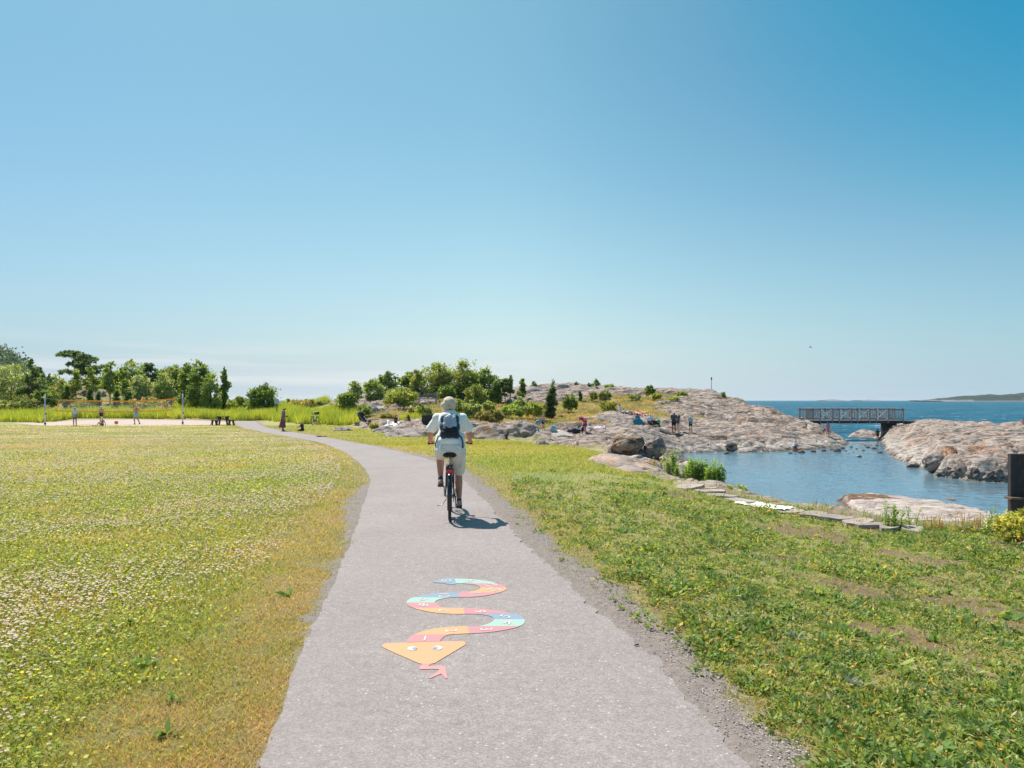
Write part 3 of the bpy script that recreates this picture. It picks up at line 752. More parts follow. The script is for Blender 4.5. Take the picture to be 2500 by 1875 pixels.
SEG = [('red', [(485, 983), (497, 955), (515, 930), (545, 905), (590, 882), (1040, 882), (990, 900), (950, 925), (930, 945), (915, 968), (915, 972)]),
 ('orange', [(590, 882), (640, 862), (700, 840), (770, 820), (850, 805), (1000, 788), (1130, 780), (1270, 777), (1293, 870), (1200, 873), (1100, 878), (1040, 882)]),
 ('red', [(1270, 777), (1400, 775), (1942, 775), (1910, 790), (1850, 806), (1750, 826), (1620, 846), (1500, 859), (1400, 865), (1293, 870)]),
 ('green', [(1420, 775), (1500, 756), (1560, 736), (1600, 712), (1615, 688), (2008, 688), (2010, 718), (1998, 742), (1972, 762), (1942, 775)]),
 ('blue', [(1390, 622), (1470, 628), (1540, 640), (1590, 658), (1615, 688), (2008, 688), (1985, 660), (1940, 635), (1890, 618), (1840, 613), (1600, 613)]),
 ('red', [(1235, 618), (1215, 543), (1350, 545), (1500, 555), (1650, 575), (1760, 595), (1840, 613), (1600, 614), (1390, 621)]),
 ('orange', [(1215, 543), (1235, 618), (1120, 620), (1000, 615), (880, 607), (780, 592), (680, 571), (620, 556), (580, 543), (900, 541)]),
 ('red', [(483, 473), (490, 492), (515, 515), (545, 530), (580, 543), (990, 541), (930, 527), (885, 502), (860, 482), (850, 473)]),
 ('green', [(483, 473), (500, 447), (530, 425), (575, 407), (1060, 407), (970, 418), (900, 435), (862, 453), (850, 473)]),
 ('blue', [(575, 407), (650, 385), (720, 368), (830, 355), (950, 347), (1080, 345), (1160, 343), (1166, 405), (1060, 407)]),
 ('red', [(1160, 343), (1250, 342), (1690, 342), (1600, 367), (1500, 385), (1400, 397), (1300, 403), (1166, 405)]),
 ('orange', [(1240, 342), (1340, 330), (1400, 314), (1430, 298), (1437, 280), (1765, 280), (1773, 297), (1752, 318), (1690, 342)]),
 ('red', [(1230, 228), (1650, 228), (1700, 240), (1740, 258), (1765, 280), (1437, 280), (1415, 262), (1370, 246), (1300, 235)]),
 ('green', [(1107, 167), (1200, 168), (1300, 172), (1400, 180), (1500, 192), (1580, 206), (1650, 228), (1122, 228)]),
 ('blue', [(820, 200), (880, 184), (950, 170), (1060, 152), (1107, 166), (1122, 228), (1110, 243), (1060, 240), (950, 226), (830, 212)])]
DIG = [('1', 725, 935, 0, .11), ('2', 1055, 835, -78, .11), ('3', 1505, 818, -80, .12), ('4', 1785, 735, 0, .12), ('5', 1765, 655, 48, .12), ('6', 1440, 591, 84, .12), ('7', 980, 577, 86, .11),
       ('8', 710, 507, 50, .12), ('9', 690, 438, -12, .12), ('10', 955, 379, -78, .12), ('11', 1370, 371, -84, .12), ('12', 1600, 312, -40, .12), ('13', 1570, 255, 45, .12), ('14', 1295, 204, 82, .12), ('15', 1000, 202, 88, .12)]
def zp(x, y): return flat(900+x*.18987, 1380+y*.18987, .012)
def sheet(name, pts, z, m, parent):
    me = bpy.data.meshes.new(name); bm = bmesh.new()
    vs = [bm.verts.new((x, y, z)) for x, y in pts]
    bm.faces.new(vs); bmesh.ops.triangulate(bm, faces=bm.faces[:]); bmesh.ops.recalc_face_normals(bm, faces=bm.faces[:])
    for f in bm.faces:
        if f.normal.z < 0: f.normal_flip()
    bm.to_mesh(me); bm.free()
    o = link(name, me, m, parent)
    return o
def zpth(x, y): return float(pathz(np.array([x]), np.array([y]))[0])
def snake():
    root = empty('snake_painting', (0, 0, 0), 0, 'painted snake of numbered coloured segments with triangular orange head on asphalt', 'road painting')
    zb = .0085
    o = sheet('snake_head', [zp(*q) for q in SNK['head'][1]], zb, PT['orange'], root)
    for ex, ey, pxx, pyy in ((563, 1067, 592, 1067), (885, 1058, 855, 1058)):
        e = sheet('eye', [zp(ex+65*math.cos(t), ey+27*math.sin(t)) for t in np.linspace(0, 2*math.pi, 24, endpoint=False)], zb+.0025, PT['white'], o)
        sheet('pupil', [zp(pxx+33*math.cos(t), pyy+14*math.sin(t)) for t in np.linspace(0, 2*math.pi, 20, endpoint=False)], zb+.005, PT['grey'], o)
    sheet('tongue', [zp(*q) for q in SNK['tongue'][1]], zb, PT['pink'], root)
    for i, ((cn, pts), (s, dx, dy, rt, size)) in enumerate(zip(SEG, DIG)):
        g = sheet('segment', [zp(*q) for q in pts], zb, PT[cn], root)
        g['label'] = '%s snake segment with number %s' % (cn, s)
        cu = bpy.data.curves.new('number', 'FONT'); cu.body = s; cu.size = size*1.12; cu.align_x = 'CENTER'; cu.align_y = 'CENTER'; cu.offset = .0005
        tmp = bpy.data.objects.new('number', cu); COL.objects.link(tmp)
        bpy.context.view_layer.update()
        me = bpy.data.meshes.new_from_object(tmp.evaluated_get(bpy.context.evaluated_depsgraph_get()))
        bpy.data.objects.remove(tmp)
        x, y = zp(dx, dy)
        me.transform(Matrix.Translation((x, y, zb+.0025)) @ Matrix.Rotation(R(rt), 4, 'Z'))
        me.name = 'number'
        no = link('number', me, PT['white'], g)
snake()
# ------------------------------------------------------------ leaf, blade and tree builders
rng = np.random.default_rng(11)
def unit(v): return v/(np.linalg.norm(v, axis=1, keepdims=True)+1e-9)
def diamonds(P, A, B, L, W, C):
    """leaf quads: P base, A direction along, B across"""
    L = L[:, None]; W = W[:, None]
    V = np.stack([P, P+A*L*.5+B*W*.5, P+A*L, P+A*L*.5-B*W*.5], 1).reshape(-1, 3)
    n = len(P); Fc = np.arange(n*4).reshape(n, 4)
    return V, Fc, np.repeat(C, 4, 0)
def blades(P, H, W, lean, C):
    n = len(P); a = rng.uniform(0, 2*math.pi, n); t = rng.uniform(0, 2*math.pi, n)
    B = np.stack([np.cos(a), np.sin(a), 0*a], 1)*W[:, None]*.5
    tip = P+np.stack([np.cos(t)*lean*H, np.sin(t)*lean*H, H], 1)
    V = np.stack([P-B, P+B, tip], 1).reshape(-1, 3)
    return V, np.arange(n*3).reshape(n, 3), np.repeat(C, 3, 0)
def jcol(base, n, dv=.25, dh=.12):
    c = np.tile(np.array(base, float), (n, 1))
    c *= rng.uniform(1-dv, 1+dv, (n, 1)); c *= rng.uniform(1-dh, 1+dh, (n, 3))
    return c
def crown(lobes, n, size, pal, clump=.30, aspect=.6, up=.35, thin=0.0):
    """lobes: list of (cx,cy,cz,rx,ry,rz); returns leaf mesh arrays"""
    vol = np.array([l[3]*l[4]*l[5] for l in lobes])**(2/3); vol = vol/vol.sum()
    Ps = []; Cs = []; Ns = []
    pal = [np.array(p, float) for p in pal]
    for l, w in zip(lobes, vol):
        k = max(8, int(w*n/22)); m = max(1, int(n*w/k))
        d = unit(rng.normal(size=(k, 3))); d[:, 2] = np.where(d[:, 2] < -.5, -d[:, 2]*.5, d[:, 2])
        r = rng.uniform(.25, 1.0, k)**.6
        r = r*(1+.22*gn(d[:, 0]*2+l[0], d[:, 2]*2+l[2], 5))
        cc = np.array(l[:3])+d*np.array(l[3:])*r[:, None]
        cr = clump*min(l[3:])*rng.uniform(.5, 1.25, k)
        off = np.clip(rng.normal(size=(k, m, 3)), -1.7, 1.7)*cr[:, None, None]*.55; off[..., 2] *= .8
        P = (cc[:, None]+off).reshape(-1, 3)
        ci = rng.integers(0, len(pal), k)
        col = np.stack([pal[i] for i in ci])*rng.uniform(.72, 1.28, (k, 1))
        Cs.append(np.repeat(col, m, 0)*rng.uniform(.8, 1.2, (k*m, 1)))
        Ps.append(P); Ns.append(np.repeat(d, m, 0))
    P = np.concatenate(Ps); C = np.concatenate(Cs); N = np.concatenate(Ns)
    q = len(P)
    A = unit(rng.normal(size=(q, 3))+N*.5+np.array([0, 0, up]))
    B = unit(np.cross(A, unit(rng.normal(size=(q, 3)))))
    s = size*rng.uniform(.6, 1.35, q)
    return diamonds(P, A, B, s, s*aspect, C)
def tubes(name, segs, m, parent=None, n=7):
    """segs: list of (p0,p1,r0,r1) tapered round bars in one mesh"""
    bm = bmesh.new()
    for p0, p1, r0, r1 in segs:
        p0 = Vector(p0); p1 = Vector(p1); d = (p1-p0)
        if d.length < 1e-6: continue
        q = d.to_track_quat('Z', 'Y')
        ra = [bm.verts.new(p0+q @ Vector((r0*math.cos(2*math.pi*i/n), r0*math.sin(2*math.pi*i/n), 0))) for i in range(n)]
        rb = [bm.verts.new(p1+q @ Vector((r1*math.cos(2*math.pi*i/n), r1*math.sin(2*math.pi*i/n), 0))) for i in range(n)]
        for i in range(n): bm.faces.new((ra[i], ra[(i+1) % n], rb[(i+1) % n], rb[i]))
        bm.faces.new(ra[::-1]); bm.faces.new(rb)
    me = bpy.data.meshes.new(name); bm.to_mesh(me); bm.free()
    return link(name, me, m, parent, True)
M_BARK = simple('bark', (.13, .10, .075), .9, .3, 8, .6)
M_BARKP = simple('pine_bark', (.22, .12, .07), .9, .3, 8, .6)
M_BIRCH = simple('pale_bark', (.40, .37, .33), .8, .35, 6, .3)
def limbs(H, R0, tips, lean=(0, 0), base=0.0, z0=-.3):
    """trunk and limbs reaching towards lobe centres"""
    segs = []; p = Vector((0, 0, z0)); k = 5; pts = [p]
    for i in range(1, k+1):
        t = i/k; pts.append(Vector((lean[0]*t+.04*H*math.sin(i*2.1)*.4, lean[1]*t+.04*H*math.cos(i*1.7)*.4, z0+(H-z0)*t)))
    for i in range(k): segs.append((pts[i], pts[i+1], R0*(1-i/k*.85), R0*(1-(i+1)/k*.85)))
    for j, tp in enumerate(tips):
        tp = Vector(tp); t = min(.9, max(.2, (tp.z/H)-.28)); b = pts[0].lerp(pts[-1], t)
        mid = b.lerp(tp, .5)+Vector((0, 0, .06*H))
        segs += [(b, mid, R0*.42, R0*.27), (mid, tp, R0*.27, R0*.1)]
    return segs
G_LIGHT = [(.085, .118, .03), (.11, .14, .036), (.125, .148, .048)]
G_MID = [(.070, .105, .022), (.095, .135, .028), (.12, .155, .035)]
G_DARK = [(.034, .058, .020), (.050, .080, .026), (.07, .10, .03)]
G_PINE = [(.030, .055, .026), (.044, .074, .032), (.06, .09, .04)]
G_PALE = [(.125, .15, .065), (.15, .175, .08), (.10, .125, .05)]
G_OLIVE = [(.10, .115, .035), (.13, .135, .045), (.075, .09, .03)]
G_YEL = [(.125, .145, .03), (.11, .135, .028), (.15, .155, .04)]
CNT = [0]
def tree(px, D, top, base, width, kind, label, cat='tree', group=None, n=None, depth=None, name=None, pal=None, size=None, seed=0, lean=0):
    """px: photo column of the crown's middle, top/base: photo rows, width in photo pixels"""
    CNT[0] += 1
    X = (px-1250)/F*D; zb = CAMZ-(base-HZ)/F*D; zt = CAMZ-(top-HZ)/F*D
    zg = float(zsurf(np.array([X]), np.array([D]))[0])
    zg = min(zb, max(zg, zb-1.2)) if kind not in ('pine', 'pinetop') else zg
    H = zt-zg; W = width/F*D; dp = depth or W*.8
    nm = name or {'leafy': 'leafy_tree', 'pine': 'pine_tree', 'pinetop': 'pine_tree', 'shrub': 'shrub', 'poplar': 'slender_tree', 'juniper': 'juniper', 'birch': 'birch_tree', 'low': 'shrub'}[kind]
    root = empty(nm, (X, D, zg), 0, label, cat, group)
    r = np.random.default_rng(CNT[0]*13+seed)
    bark = M_BARKP if 'pine' in kind else M_BIRCH if kind == 'birch' else M_BARK
    h0 = max(0.0, (zb-zg))*0.0
    lobes = []
    if kind == 'leafy':
        pal = pal or G_MID; n = n or 7000
        lobes.append((0, 0, H*.50, W*.42, dp*.40, H*.46)); lobes.append((0, 0, H*.20, W*.44, dp*.42, H*.22))
        k = 9
        for i in range(k):
            a = 2*math.pi*i/k+r.uniform(-.3, .3); q = r.uniform(.55, .95)
            hz = r.uniform(.12, .78)
            sh = math.sqrt(max(.15, 1-((hz-.5)/.55)**2))
            lobes.append((math.cos(a)*W*.33*q*sh*1.1, math.sin(a)*dp*.33*q*sh, H*hz, W*r.uniform(.17, .25), dp*.22, H*r.uniform(.14, .2)))
        lobes.append((W*r.uniform(-.08, .08), 0, H*.84, W*.17, dp*.18, H*.15))
    elif kind == 'birch':
        pal = pal or G_LIGHT; n = n or 3000
        for i in range(9):
            hz = .28+.66*i/8; sh = math.sin(math.pi*min(1, .25+.75*(1-(hz-.25)/.75)))
            a = r.uniform(0, 6.28)
            lobes.append((math.cos(a)*W*.22*(1.1-hz*.7), math.sin(a)*dp*.22, H*hz, W*.26*(1.15-hz*.75), dp*.24*(1.15-hz*.75), H*.085))
    elif kind == 'poplar':
        pal = pal or G_DARK; n = n or 4000
        for i in range(13):
            t = i/12; hz = .07+.88*t; rad = (.5 if t < .45 else .5*(1-(t-.45)/.55)**.6+.10)
            a = r.uniform(0, 6.28)
            lobes.append((math.cos(a)*W*.20*(1-.6*t), math.sin(a)*dp*.16, H*hz, W*.40*rad*1.3, dp*.4*rad*1.3, H*.075))
    elif kind == 'pine':
        pal = pal or G_PINE; n = n or 7000
        for i in range(22):
            t = r.uniform(0, 1); hz = .30+.64*t
            rad = W*.46*math.sqrt(max(.06, 1-((t-.42)/.66)**2)); a = r.uniform(0, 6.28); q = r.uniform(.3, 1)
            lobes.append((math.cos(a)*rad*q, math.sin(a)*rad*q*.8, H*hz+.0, W*r.uniform(.11, .19), W*.15, H*r.uniform(.035, .07)))
    elif kind == 'pinetop':
        pal = pal or G_PINE; n = n or 2600
        for i in range(12):
            t = i/11; hz = .30+.66*t; rad = W*.40*(1.1-t); a = r.uniform(0, 6.28)
            lobes.append((math.cos(a)*rad*.7, math.sin(a)*rad*.7, H*hz, W*.20*(1.25-t), W*.2*(1.25-t), H*.05))
    elif kind in ('shrub', 'low'):
        pal = pal or G_MID; n = n or 3500
        lobes.append((0, 0, H*.42, W*.38, dp*.4, H*.42))
        for i in range(9):
            a = 2*math.pi*i/9+r.uniform(-.3, .3); hz = r.uniform(.22, .7)
            lobes.append((math.cos(a)*W*.32, math.sin(a)*dp*.32, H*hz, W*.17, dp*.18, H*.22))
        lobes.append((W*r.uniform(-.15, .15), 0, H*.8, W*.16, dp*.16, H*.16))
    elif kind == 'juniper':
        pal = pal or G_DARK; n = n or 3000
        for i in range(9):
            hz = .10+.78*i/8
            lobes.append((W*r.uniform(-.16, .16), dp*r.uniform(-.15, .15), H*hz, W*.34*(1.1-.55*hz), dp*.34*(1.1-.55*hz), H*.11))
    sz = size or max(.10, D/F*2.44*(1.9 if kind != 'pine' else 2.2))
    V, Fc, C = crown(lobes, n, sz, pal, clump=.42 if 'pine' not in kind else .5, aspect=.62 if 'pine' not in kind else .42, up=.35 if 'pine' not in kind else .7)
    V[:, 2] = np.maximum(V[:, 2], .02)
    np_mesh('crown', V, Fc, M_LEAF, root, C)
    tips = [l[:3] for l in lobes[:7]]
    if kind not in ('low',):
        hh = H*(.82 if kind in ('leafy', 'shrub') else .93)
        tubes('trunk', limbs(hh, max(.035, H*.022 if kind != 'juniper' else H*.03), tips), bark, root, 6)
    return root

# ---------------- trees and bushes on the left, behind the sand court
T = tree
T(28, 86, 884, 1000, 150, 'leafy', 'broad pale green leafy tree at the left edge behind the tall grass', pal=G_PALE+G_LIGHT, n=9000)
T(-40, 92, 888, 1000, 130, 'leafy', 'leafy tree cut by the left picture edge', pal=G_LIGHT, n=6000)
T(78, 84, 877, 1002, 66, 'pinetop', 'dark pine with pointed top beside the pale leafy tree on the far left', pal=G_PINE+G_DARK, n=5200)
T(98, 88, 897, 1000, 42, 'pinetop', 'lower dark pine just left of the first net pole', pal=G_PINE, n=3000)
T(190, 100, 857, 938, 132, 'pine', 'big wide dark Scots pine standing highest above the left rocks', n=11000)
T(148, 88, 922, 1000, 92, 'shrub', 'olive green brush on the slope behind the left half of the net', 'shrub', pal=G_OLIVE+G_MID, n=4500)
T(185, 90, 903, 955, 46, 'birch', 'small light birch in front of the wide pine, left one', pal=G_LIGHT, n=1800)
T(226, 90, 898, 958, 52, 'birch', 'small light birch in front of the wide pine, right one', pal=G_LIGHT, n=1900)
T(268, 88, 884, 985, 56, 'birch', 'tall thin young tree with a bare stem right of the wide pine', pal=G_LIGHT+G_MID, n=2600)
T(322, 98, 876, 985, 66, 'leafy', 'tall green tree left of the middle of the left grove', pal=G_MID+G_LIGHT, n=6500)
T(366, 98, 886, 980, 46, 'pine', 'dark round pine in the middle of the left grove', pal=G_PINE, n=4500)
T(300, 92, 898, 985, 36, 'birch', 'slender grey green birch left of the pale round trees', pal=G_MID, n=2200)
T(342, 84, 911, 998, 62, 'leafy', 'pale round leafy tree right of the net middle', pal=G_PALE, n=5500)
T(400, 84, 907, 998, 62, 'leafy', 'pale leafy tree behind the right end of the net', pal=G_PALE+G_LIGHT, n=5500)
T(425, 98, 892, 985, 70, 'leafy', 'grey green tree with flat top behind the right end of the net', pal=G_MID+G_OLIVE, n=6000)
T(462, 88, 884, 1000, 56, 'leafy', 'dark green tree right of the second net pole', pal=G_DARK+G_MID, n=6500)
T(488, 84, 878, 1002, 64, 'leafy', 'tallest dark green leafy tree with a bare spike behind the picnic table', pal=G_DARK+G_MID, n=8000)
T(514, 82, 906, 1002, 54, 'leafy', 'lower bright edged tree just left of the slender tree', pal=G_MID+G_LIGHT, n=5000)
T(549, 84, 899, 1002, 36, 'poplar', 'slender pointed dark tree behind the picnic table', pal=G_DARK+G_MID, n=5000)
for px_, tp_, w_, lb_ in ((128, 915, 60, 'dark leafy tree filling the gap left of the wide pine'), (222, 905, 60, 'shadowy leafy tree behind the small birches'), (262, 900, 50, 'dark leafy tree behind the tall thin young tree'), (300, 893, 50, 'leafy tree behind the slender grey green birch'), (348, 890, 50, 'dark tree top between the tall green tree and the round pine'), (400, 894, 56, 'dark tree behind the pale tree at the right net end'), (446, 896, 50, 'shadowy tree behind the second net pole'), (155, 930, 70, 'brushwood under the wide pine')):
    T(px_, 103, tp_, 992, w_, 'leafy', lb_, pal=G_DARK+G_MID, n=3800)
T(286, 80, 952, 1000, 22, 'juniper', 'small dark juniper behind the net, left of two', pal=G_DARK, n=1500)
T(311, 80, 951, 1000, 32, 'juniper', 'wider dark juniper behind the net, right of two', pal=G_DARK, n=2000)
T(219, 80, 945, 1000, 20, 'juniper', 'narrow dark juniper below the small birches', pal=G_DARK, n=1400)
T(241, 80, 955, 1000, 14, 'juniper', 'tiny dark juniper right of the narrow one', pal=G_DARK, n=900)
T(165, 80, 940, 1000, 22, 'juniper', 'dark juniper left of the standing boy with the hat', pal=G_DARK, n=1500)
T(200, 79, 972, 1002, 80, 'low', 'low brown green heather behind the left half of the net', 'shrub', pal=G_OLIVE, n=2200)
T(370, 79, 968, 1002, 110, 'low', 'low brown green scrub behind the right half of the net', 'shrub', pal=G_OLIVE+[(.2, .13, .08)], n=2600)
T(40, 79, 970, 1004, 100, 'low', 'dark brush below the pale tree at the left edge', 'shrub', pal=G_DARK+G_OLIVE, n=2600)
T(110, 82, 950, 1004, 60, 'shrub', 'dark green brush behind the first net pole', 'shrub', pal=G_DARK+G_MID, n=3000)
T(582, 96, 965, 1004, 34, 'low', 'low grey green scrub between slender tree and round bush', 'shrub', pal=G_MID+G_OLIVE, n=1800)
T(560, 92, 975, 1006, 40, 'low', 'low scrub at the foot of the slender tree', 'shrub', pal=G_MID, n=1600)
T(604, 100, 972, 1006, 40, 'low', 'low scrub left of the round bush beside the path end', 'shrub', pal=G_LIGHT+G_OLIVE, n=1600)
T(641, 84, 937, 1009, 78, 'leafy', 'big round dense dark green bush beside the end of the path', 'shrub', name='round_bush', pal=G_DARK+G_MID+[(.10, .14, .035)], n=11000)
T(704, 88, 975, 1003, 14, 'birch', 'small wispy sapling on the skyline right of the round bush', pal=G_MID, n=500)
T(745, 84, 974, 1003, 80, 'low', 'yellow green bramble mound on the skyline behind the bright grass', 'shrub', pal=G_OLIVE+[(.2, .14, .07)], n=3000)
T(800, 84, 978, 1003, 60, 'low', 'brownish low scrub left of the dark round bush by the rocks', 'shrub', pal=G_OLIVE+G_DARK, n=2200)
T(850, 66, 957, 1008, 62, 'leafy', 'dark round bush with bright crown at the right end of the tall grass', 'shrub', name='round_bush', pal=G_DARK+G_MID, n=6500)
# ---------------- middle grove
T(868, 80, 930, 985, 44, 'leafy', 'airy pale tree at the left end of the middle grove', pal=G_PALE+G_LIGHT, n=2200)
T(913, 82, 926, 985, 56, 'leafy', 'pale green leafy tree left of the two dark trees', pal=G_PALE+G_MID, n=3800)
T(950, 88, 905, 985, 56, 'leafy', 'dark green tree, left of the dark pair in the middle grove', pal=G_DARK+G_MID, n=5500)
T(996, 90, 903, 985, 50, 'leafy', 'dark green tree, right of the dark pair in the middle grove', pal=G_DARK+G_MID, n=5000)
T(1020, 84, 900, 985, 40, 'leafy', 'pale olive tree left beside the great crown', pal=G_OLIVE+G_LIGHT, n=4200)
T(1066, 84, 884, 990, 92, 'leafy', 'great olive green crown forming the left half of the dome behind the cyclist', pal=G_MID+G_OLIVE+G_LIGHT, n=11000)
T(1128, 86, 878, 990, 96, 'leafy', 'highest great green crown of the dome right above the cyclist', pal=G_MID+G_OLIVE+G_LIGHT, n=12000)
T(1182, 86, 896, 990, 78, 'leafy', 'dark green right shoulder of the great dome of trees', pal=G_DARK+G_MID, n=8500)
T(1160, 78, 935, 990, 60, 'leafy', 'lower olive tree in front of the right side of the dome', pal=G_MID+G_OLIVE, n=4500)
T(1092, 78, 938, 990, 50, 'leafy', 'lower shady tree behind the bench in front of the dome', pal=G_MID+G_DARK, n=3600)
T(1208, 80, 928, 990, 34, 'leafy', 'small dark tree at the right foot of the dome', pal=G_DARK, n=3000)
T(1233, 84, 926, 990, 44, 'pine', 'dark ragged pine just right of the great dome', pal=G_PINE+G_DARK, n=3600)
T(1246, 90, 918, 985, 30, 'pinetop', 'pine with bare pointed top between the dome and the rock crest', pal=G_PINE, n=1600)
T(1274, 88, 927, 980, 28, 'birch', 'small green tree left of the rock crest', pal=G_MID+G_DARK, n=1800)
T(1303, 94, 932, 958, 24, 'pinetop', 'little sparse pine leaning on the left end of the rock crest', pal=G_PINE, n=500)
T(980, 68, 941, 994, 86, 'shrub', 'bright yellow green rounded bush left of the bench', 'shrub', pal=G_LIGHT+G_YEL, n=8000)
T(1152, 62, 975, 1013, 50, 'shrub', 'pale green bush right of the cyclist head', 'shrub', pal=G_LIGHT+G_PALE, n=3200)
T(1120, 63, 973, 1010, 34, 'shrub', 'yellowish green bush behind the cyclist head', 'shrub', pal=G_LIGHT+G_YEL, n=2200)
T(1104, 70, 970, 1004, 60, 'shrub', 'soft light scrub directly behind the cyclist head', 'shrub', pal=G_LIGHT+G_OLIVE, n=3000)
T(1194, 64, 978, 1004, 34, 'low', 'small bright bush above the dark spiky shrub', 'shrub', pal=G_LIGHT+G_YEL, n=1600)
T(1197, 52, 999, 1034, 72, 'shrub', 'dark olive spiky juniper shrub behind the lichen mound', 'shrub', name='juniper', pal=[(.075, .078, .028), (.11, .10, .035), (.055, .062, .024)], n=4800)
T(1255, 63, 984, 1010, 66, 'low', 'low bright green shrub row left of the tall dark juniper, left part', 'shrub', pal=G_LIGHT+G_MID, n=3200)
T(1305, 64, 980, 1008, 60, 'low', 'low bright green shrub row left of the tall dark juniper, right part', 'shrub', pal=G_LIGHT+G_YEL, n=3200)
T(1268, 72, 968, 996, 40, 'low', 'round green scrub below the rock crest', 'shrub', pal=G_MID+G_PALE, n=1800)
T(1300, 76, 985, 1002, 40, 'low', 'pale green brush at the foot of the rock crest', 'shrub', pal=G_LIGHT, n=1500)
T(1345, 68, 945, 996, 34, 'juniper', 'tall dense dark juniper on the hillside', name='juniper', pal=[(.030, .048, .020), (.045, .066, .026)], n=5000)
T(1350, 71, 926, 965, 22, 'pinetop', 'thin pine rising out of the tall dark juniper', pal=G_PINE, n=1100)
T(1383, 74, 962, 982, 18, 'low', 'small dark bush right of the tall juniper, left of a pair', 'shrub', pal=G_DARK+G_MID, n=1200)
T(1400, 74, 959, 980, 20, 'low', 'small dark bush right of the tall juniper, right of a pair', 'shrub', pal=G_DARK+G_MID, n=1200)
T(1417, 84, 955, 970, 10, 'juniper', 'tiny dark pine seedling below the crest', pal=G_PINE, n=400)
T(1407, 97, 934, 943, 8, 'juniper', 'tiny seedling on the skyline of the crest', pal=G_PINE, n=200)
T(1439, 98, 938, 945, 8, 'low', 'tiny dark tuft bush on the skyline left of the wind bent pine', 'shrub', pal=G_PINE, n=200)
T(1455, 98, 928, 946, 22, 'pinetop', 'small wind bent pine on the skyline', pal=G_MID+G_PINE, n=650)
T(1488, 97, 940, 949, 26, 'low', 'low rounded bush on the skyline right of the wind bent pine', 'shrub', pal=G_MID, n=900)
T(1476, 82, 952, 966, 34, 'low', 'grey green creeping juniper below the skyline', 'shrub', pal=[(.09, .105, .05), (.12, .13, .06)], n=1600)
T(1450, 83, 955, 966, 22, 'low', 'dull green creeping scrub left of the grey green juniper', 'shrub', pal=G_OLIVE, n=900)
T(1587, 88, 943, 963, 24, 'shrub', 'round dark bush standing out on the skyline of the hill', 'shrub', pal=G_DARK+G_MID, n=2200)
T(1548, 84, 964, 975, 34, 'low', 'pale green low bush under the skyline bush', 'shrub', pal=G_MID+G_PALE, n=1000)
T(1602, 84, 961, 971, 30, 'low', 'bright yellow green low bush right below the skyline bush', 'shrub', pal=G_YEL, n=1100)
T(1555, 96, 949, 953, 5, 'low', 'single tiny tuft on the skyline', 'shrub', pal=G_DARK, n=80)
T(1665, 86, 955, 961, 28, 'low', 'low green cushion on the crest of the bare rock', 'shrub', pal=G_MID, n=700)
T(1767, 88, 958, 964, 8, 'low', 'small dark cushion on the rock right of the marker pole', 'shrub', pal=G_DARK, n=200)
T(1486, 70, 976, 988, 44, 'low', 'yellow green brush in the grassy hollow of the hill', 'shrub', pal=G_OLIVE+G_YEL, n=1500)
T(1645, 80, 972, 977, 30, 'low', 'flat green cushion in a crack of the bare rock', 'shrub', pal=G_MID+G_YEL, n=500)
T(890, 63, 985, 1003, 34, 'low', 'pale herbs above the striped rock', 'shrub', pal=G_LIGHT, n=1200)
T(1007, 61, 992, 1010, 28, 'low', 'cream flowered meadowsweet left of the cyclist', 'shrub', pal=[(.20, .19, .11), (.15, .15, .07), (.09, .11, .035)], n=1500)
T(1035, 60, 990, 1010, 44, 'low', 'light green herbs behind the fire box', 'shrub', pal=G_LIGHT+G_YEL, n=1800)
T(913, 49, 1033, 1047, 20, 'low', 'small bright yellow green bush beside the seated person with the pale hat', 'shrub', pal=G_YEL, n=1400)
T(946, 60, 1010, 1020, 40, 'low', 'brown green heather on the left rock mound', 'shrub', pal=G_OLIVE+[(.16, .09, .06)], n=1200)
T(1020, 62, 985, 1000, 30, 'low', 'shady scrub under the bench', 'shrub', pal=G_DARK, n=1200)

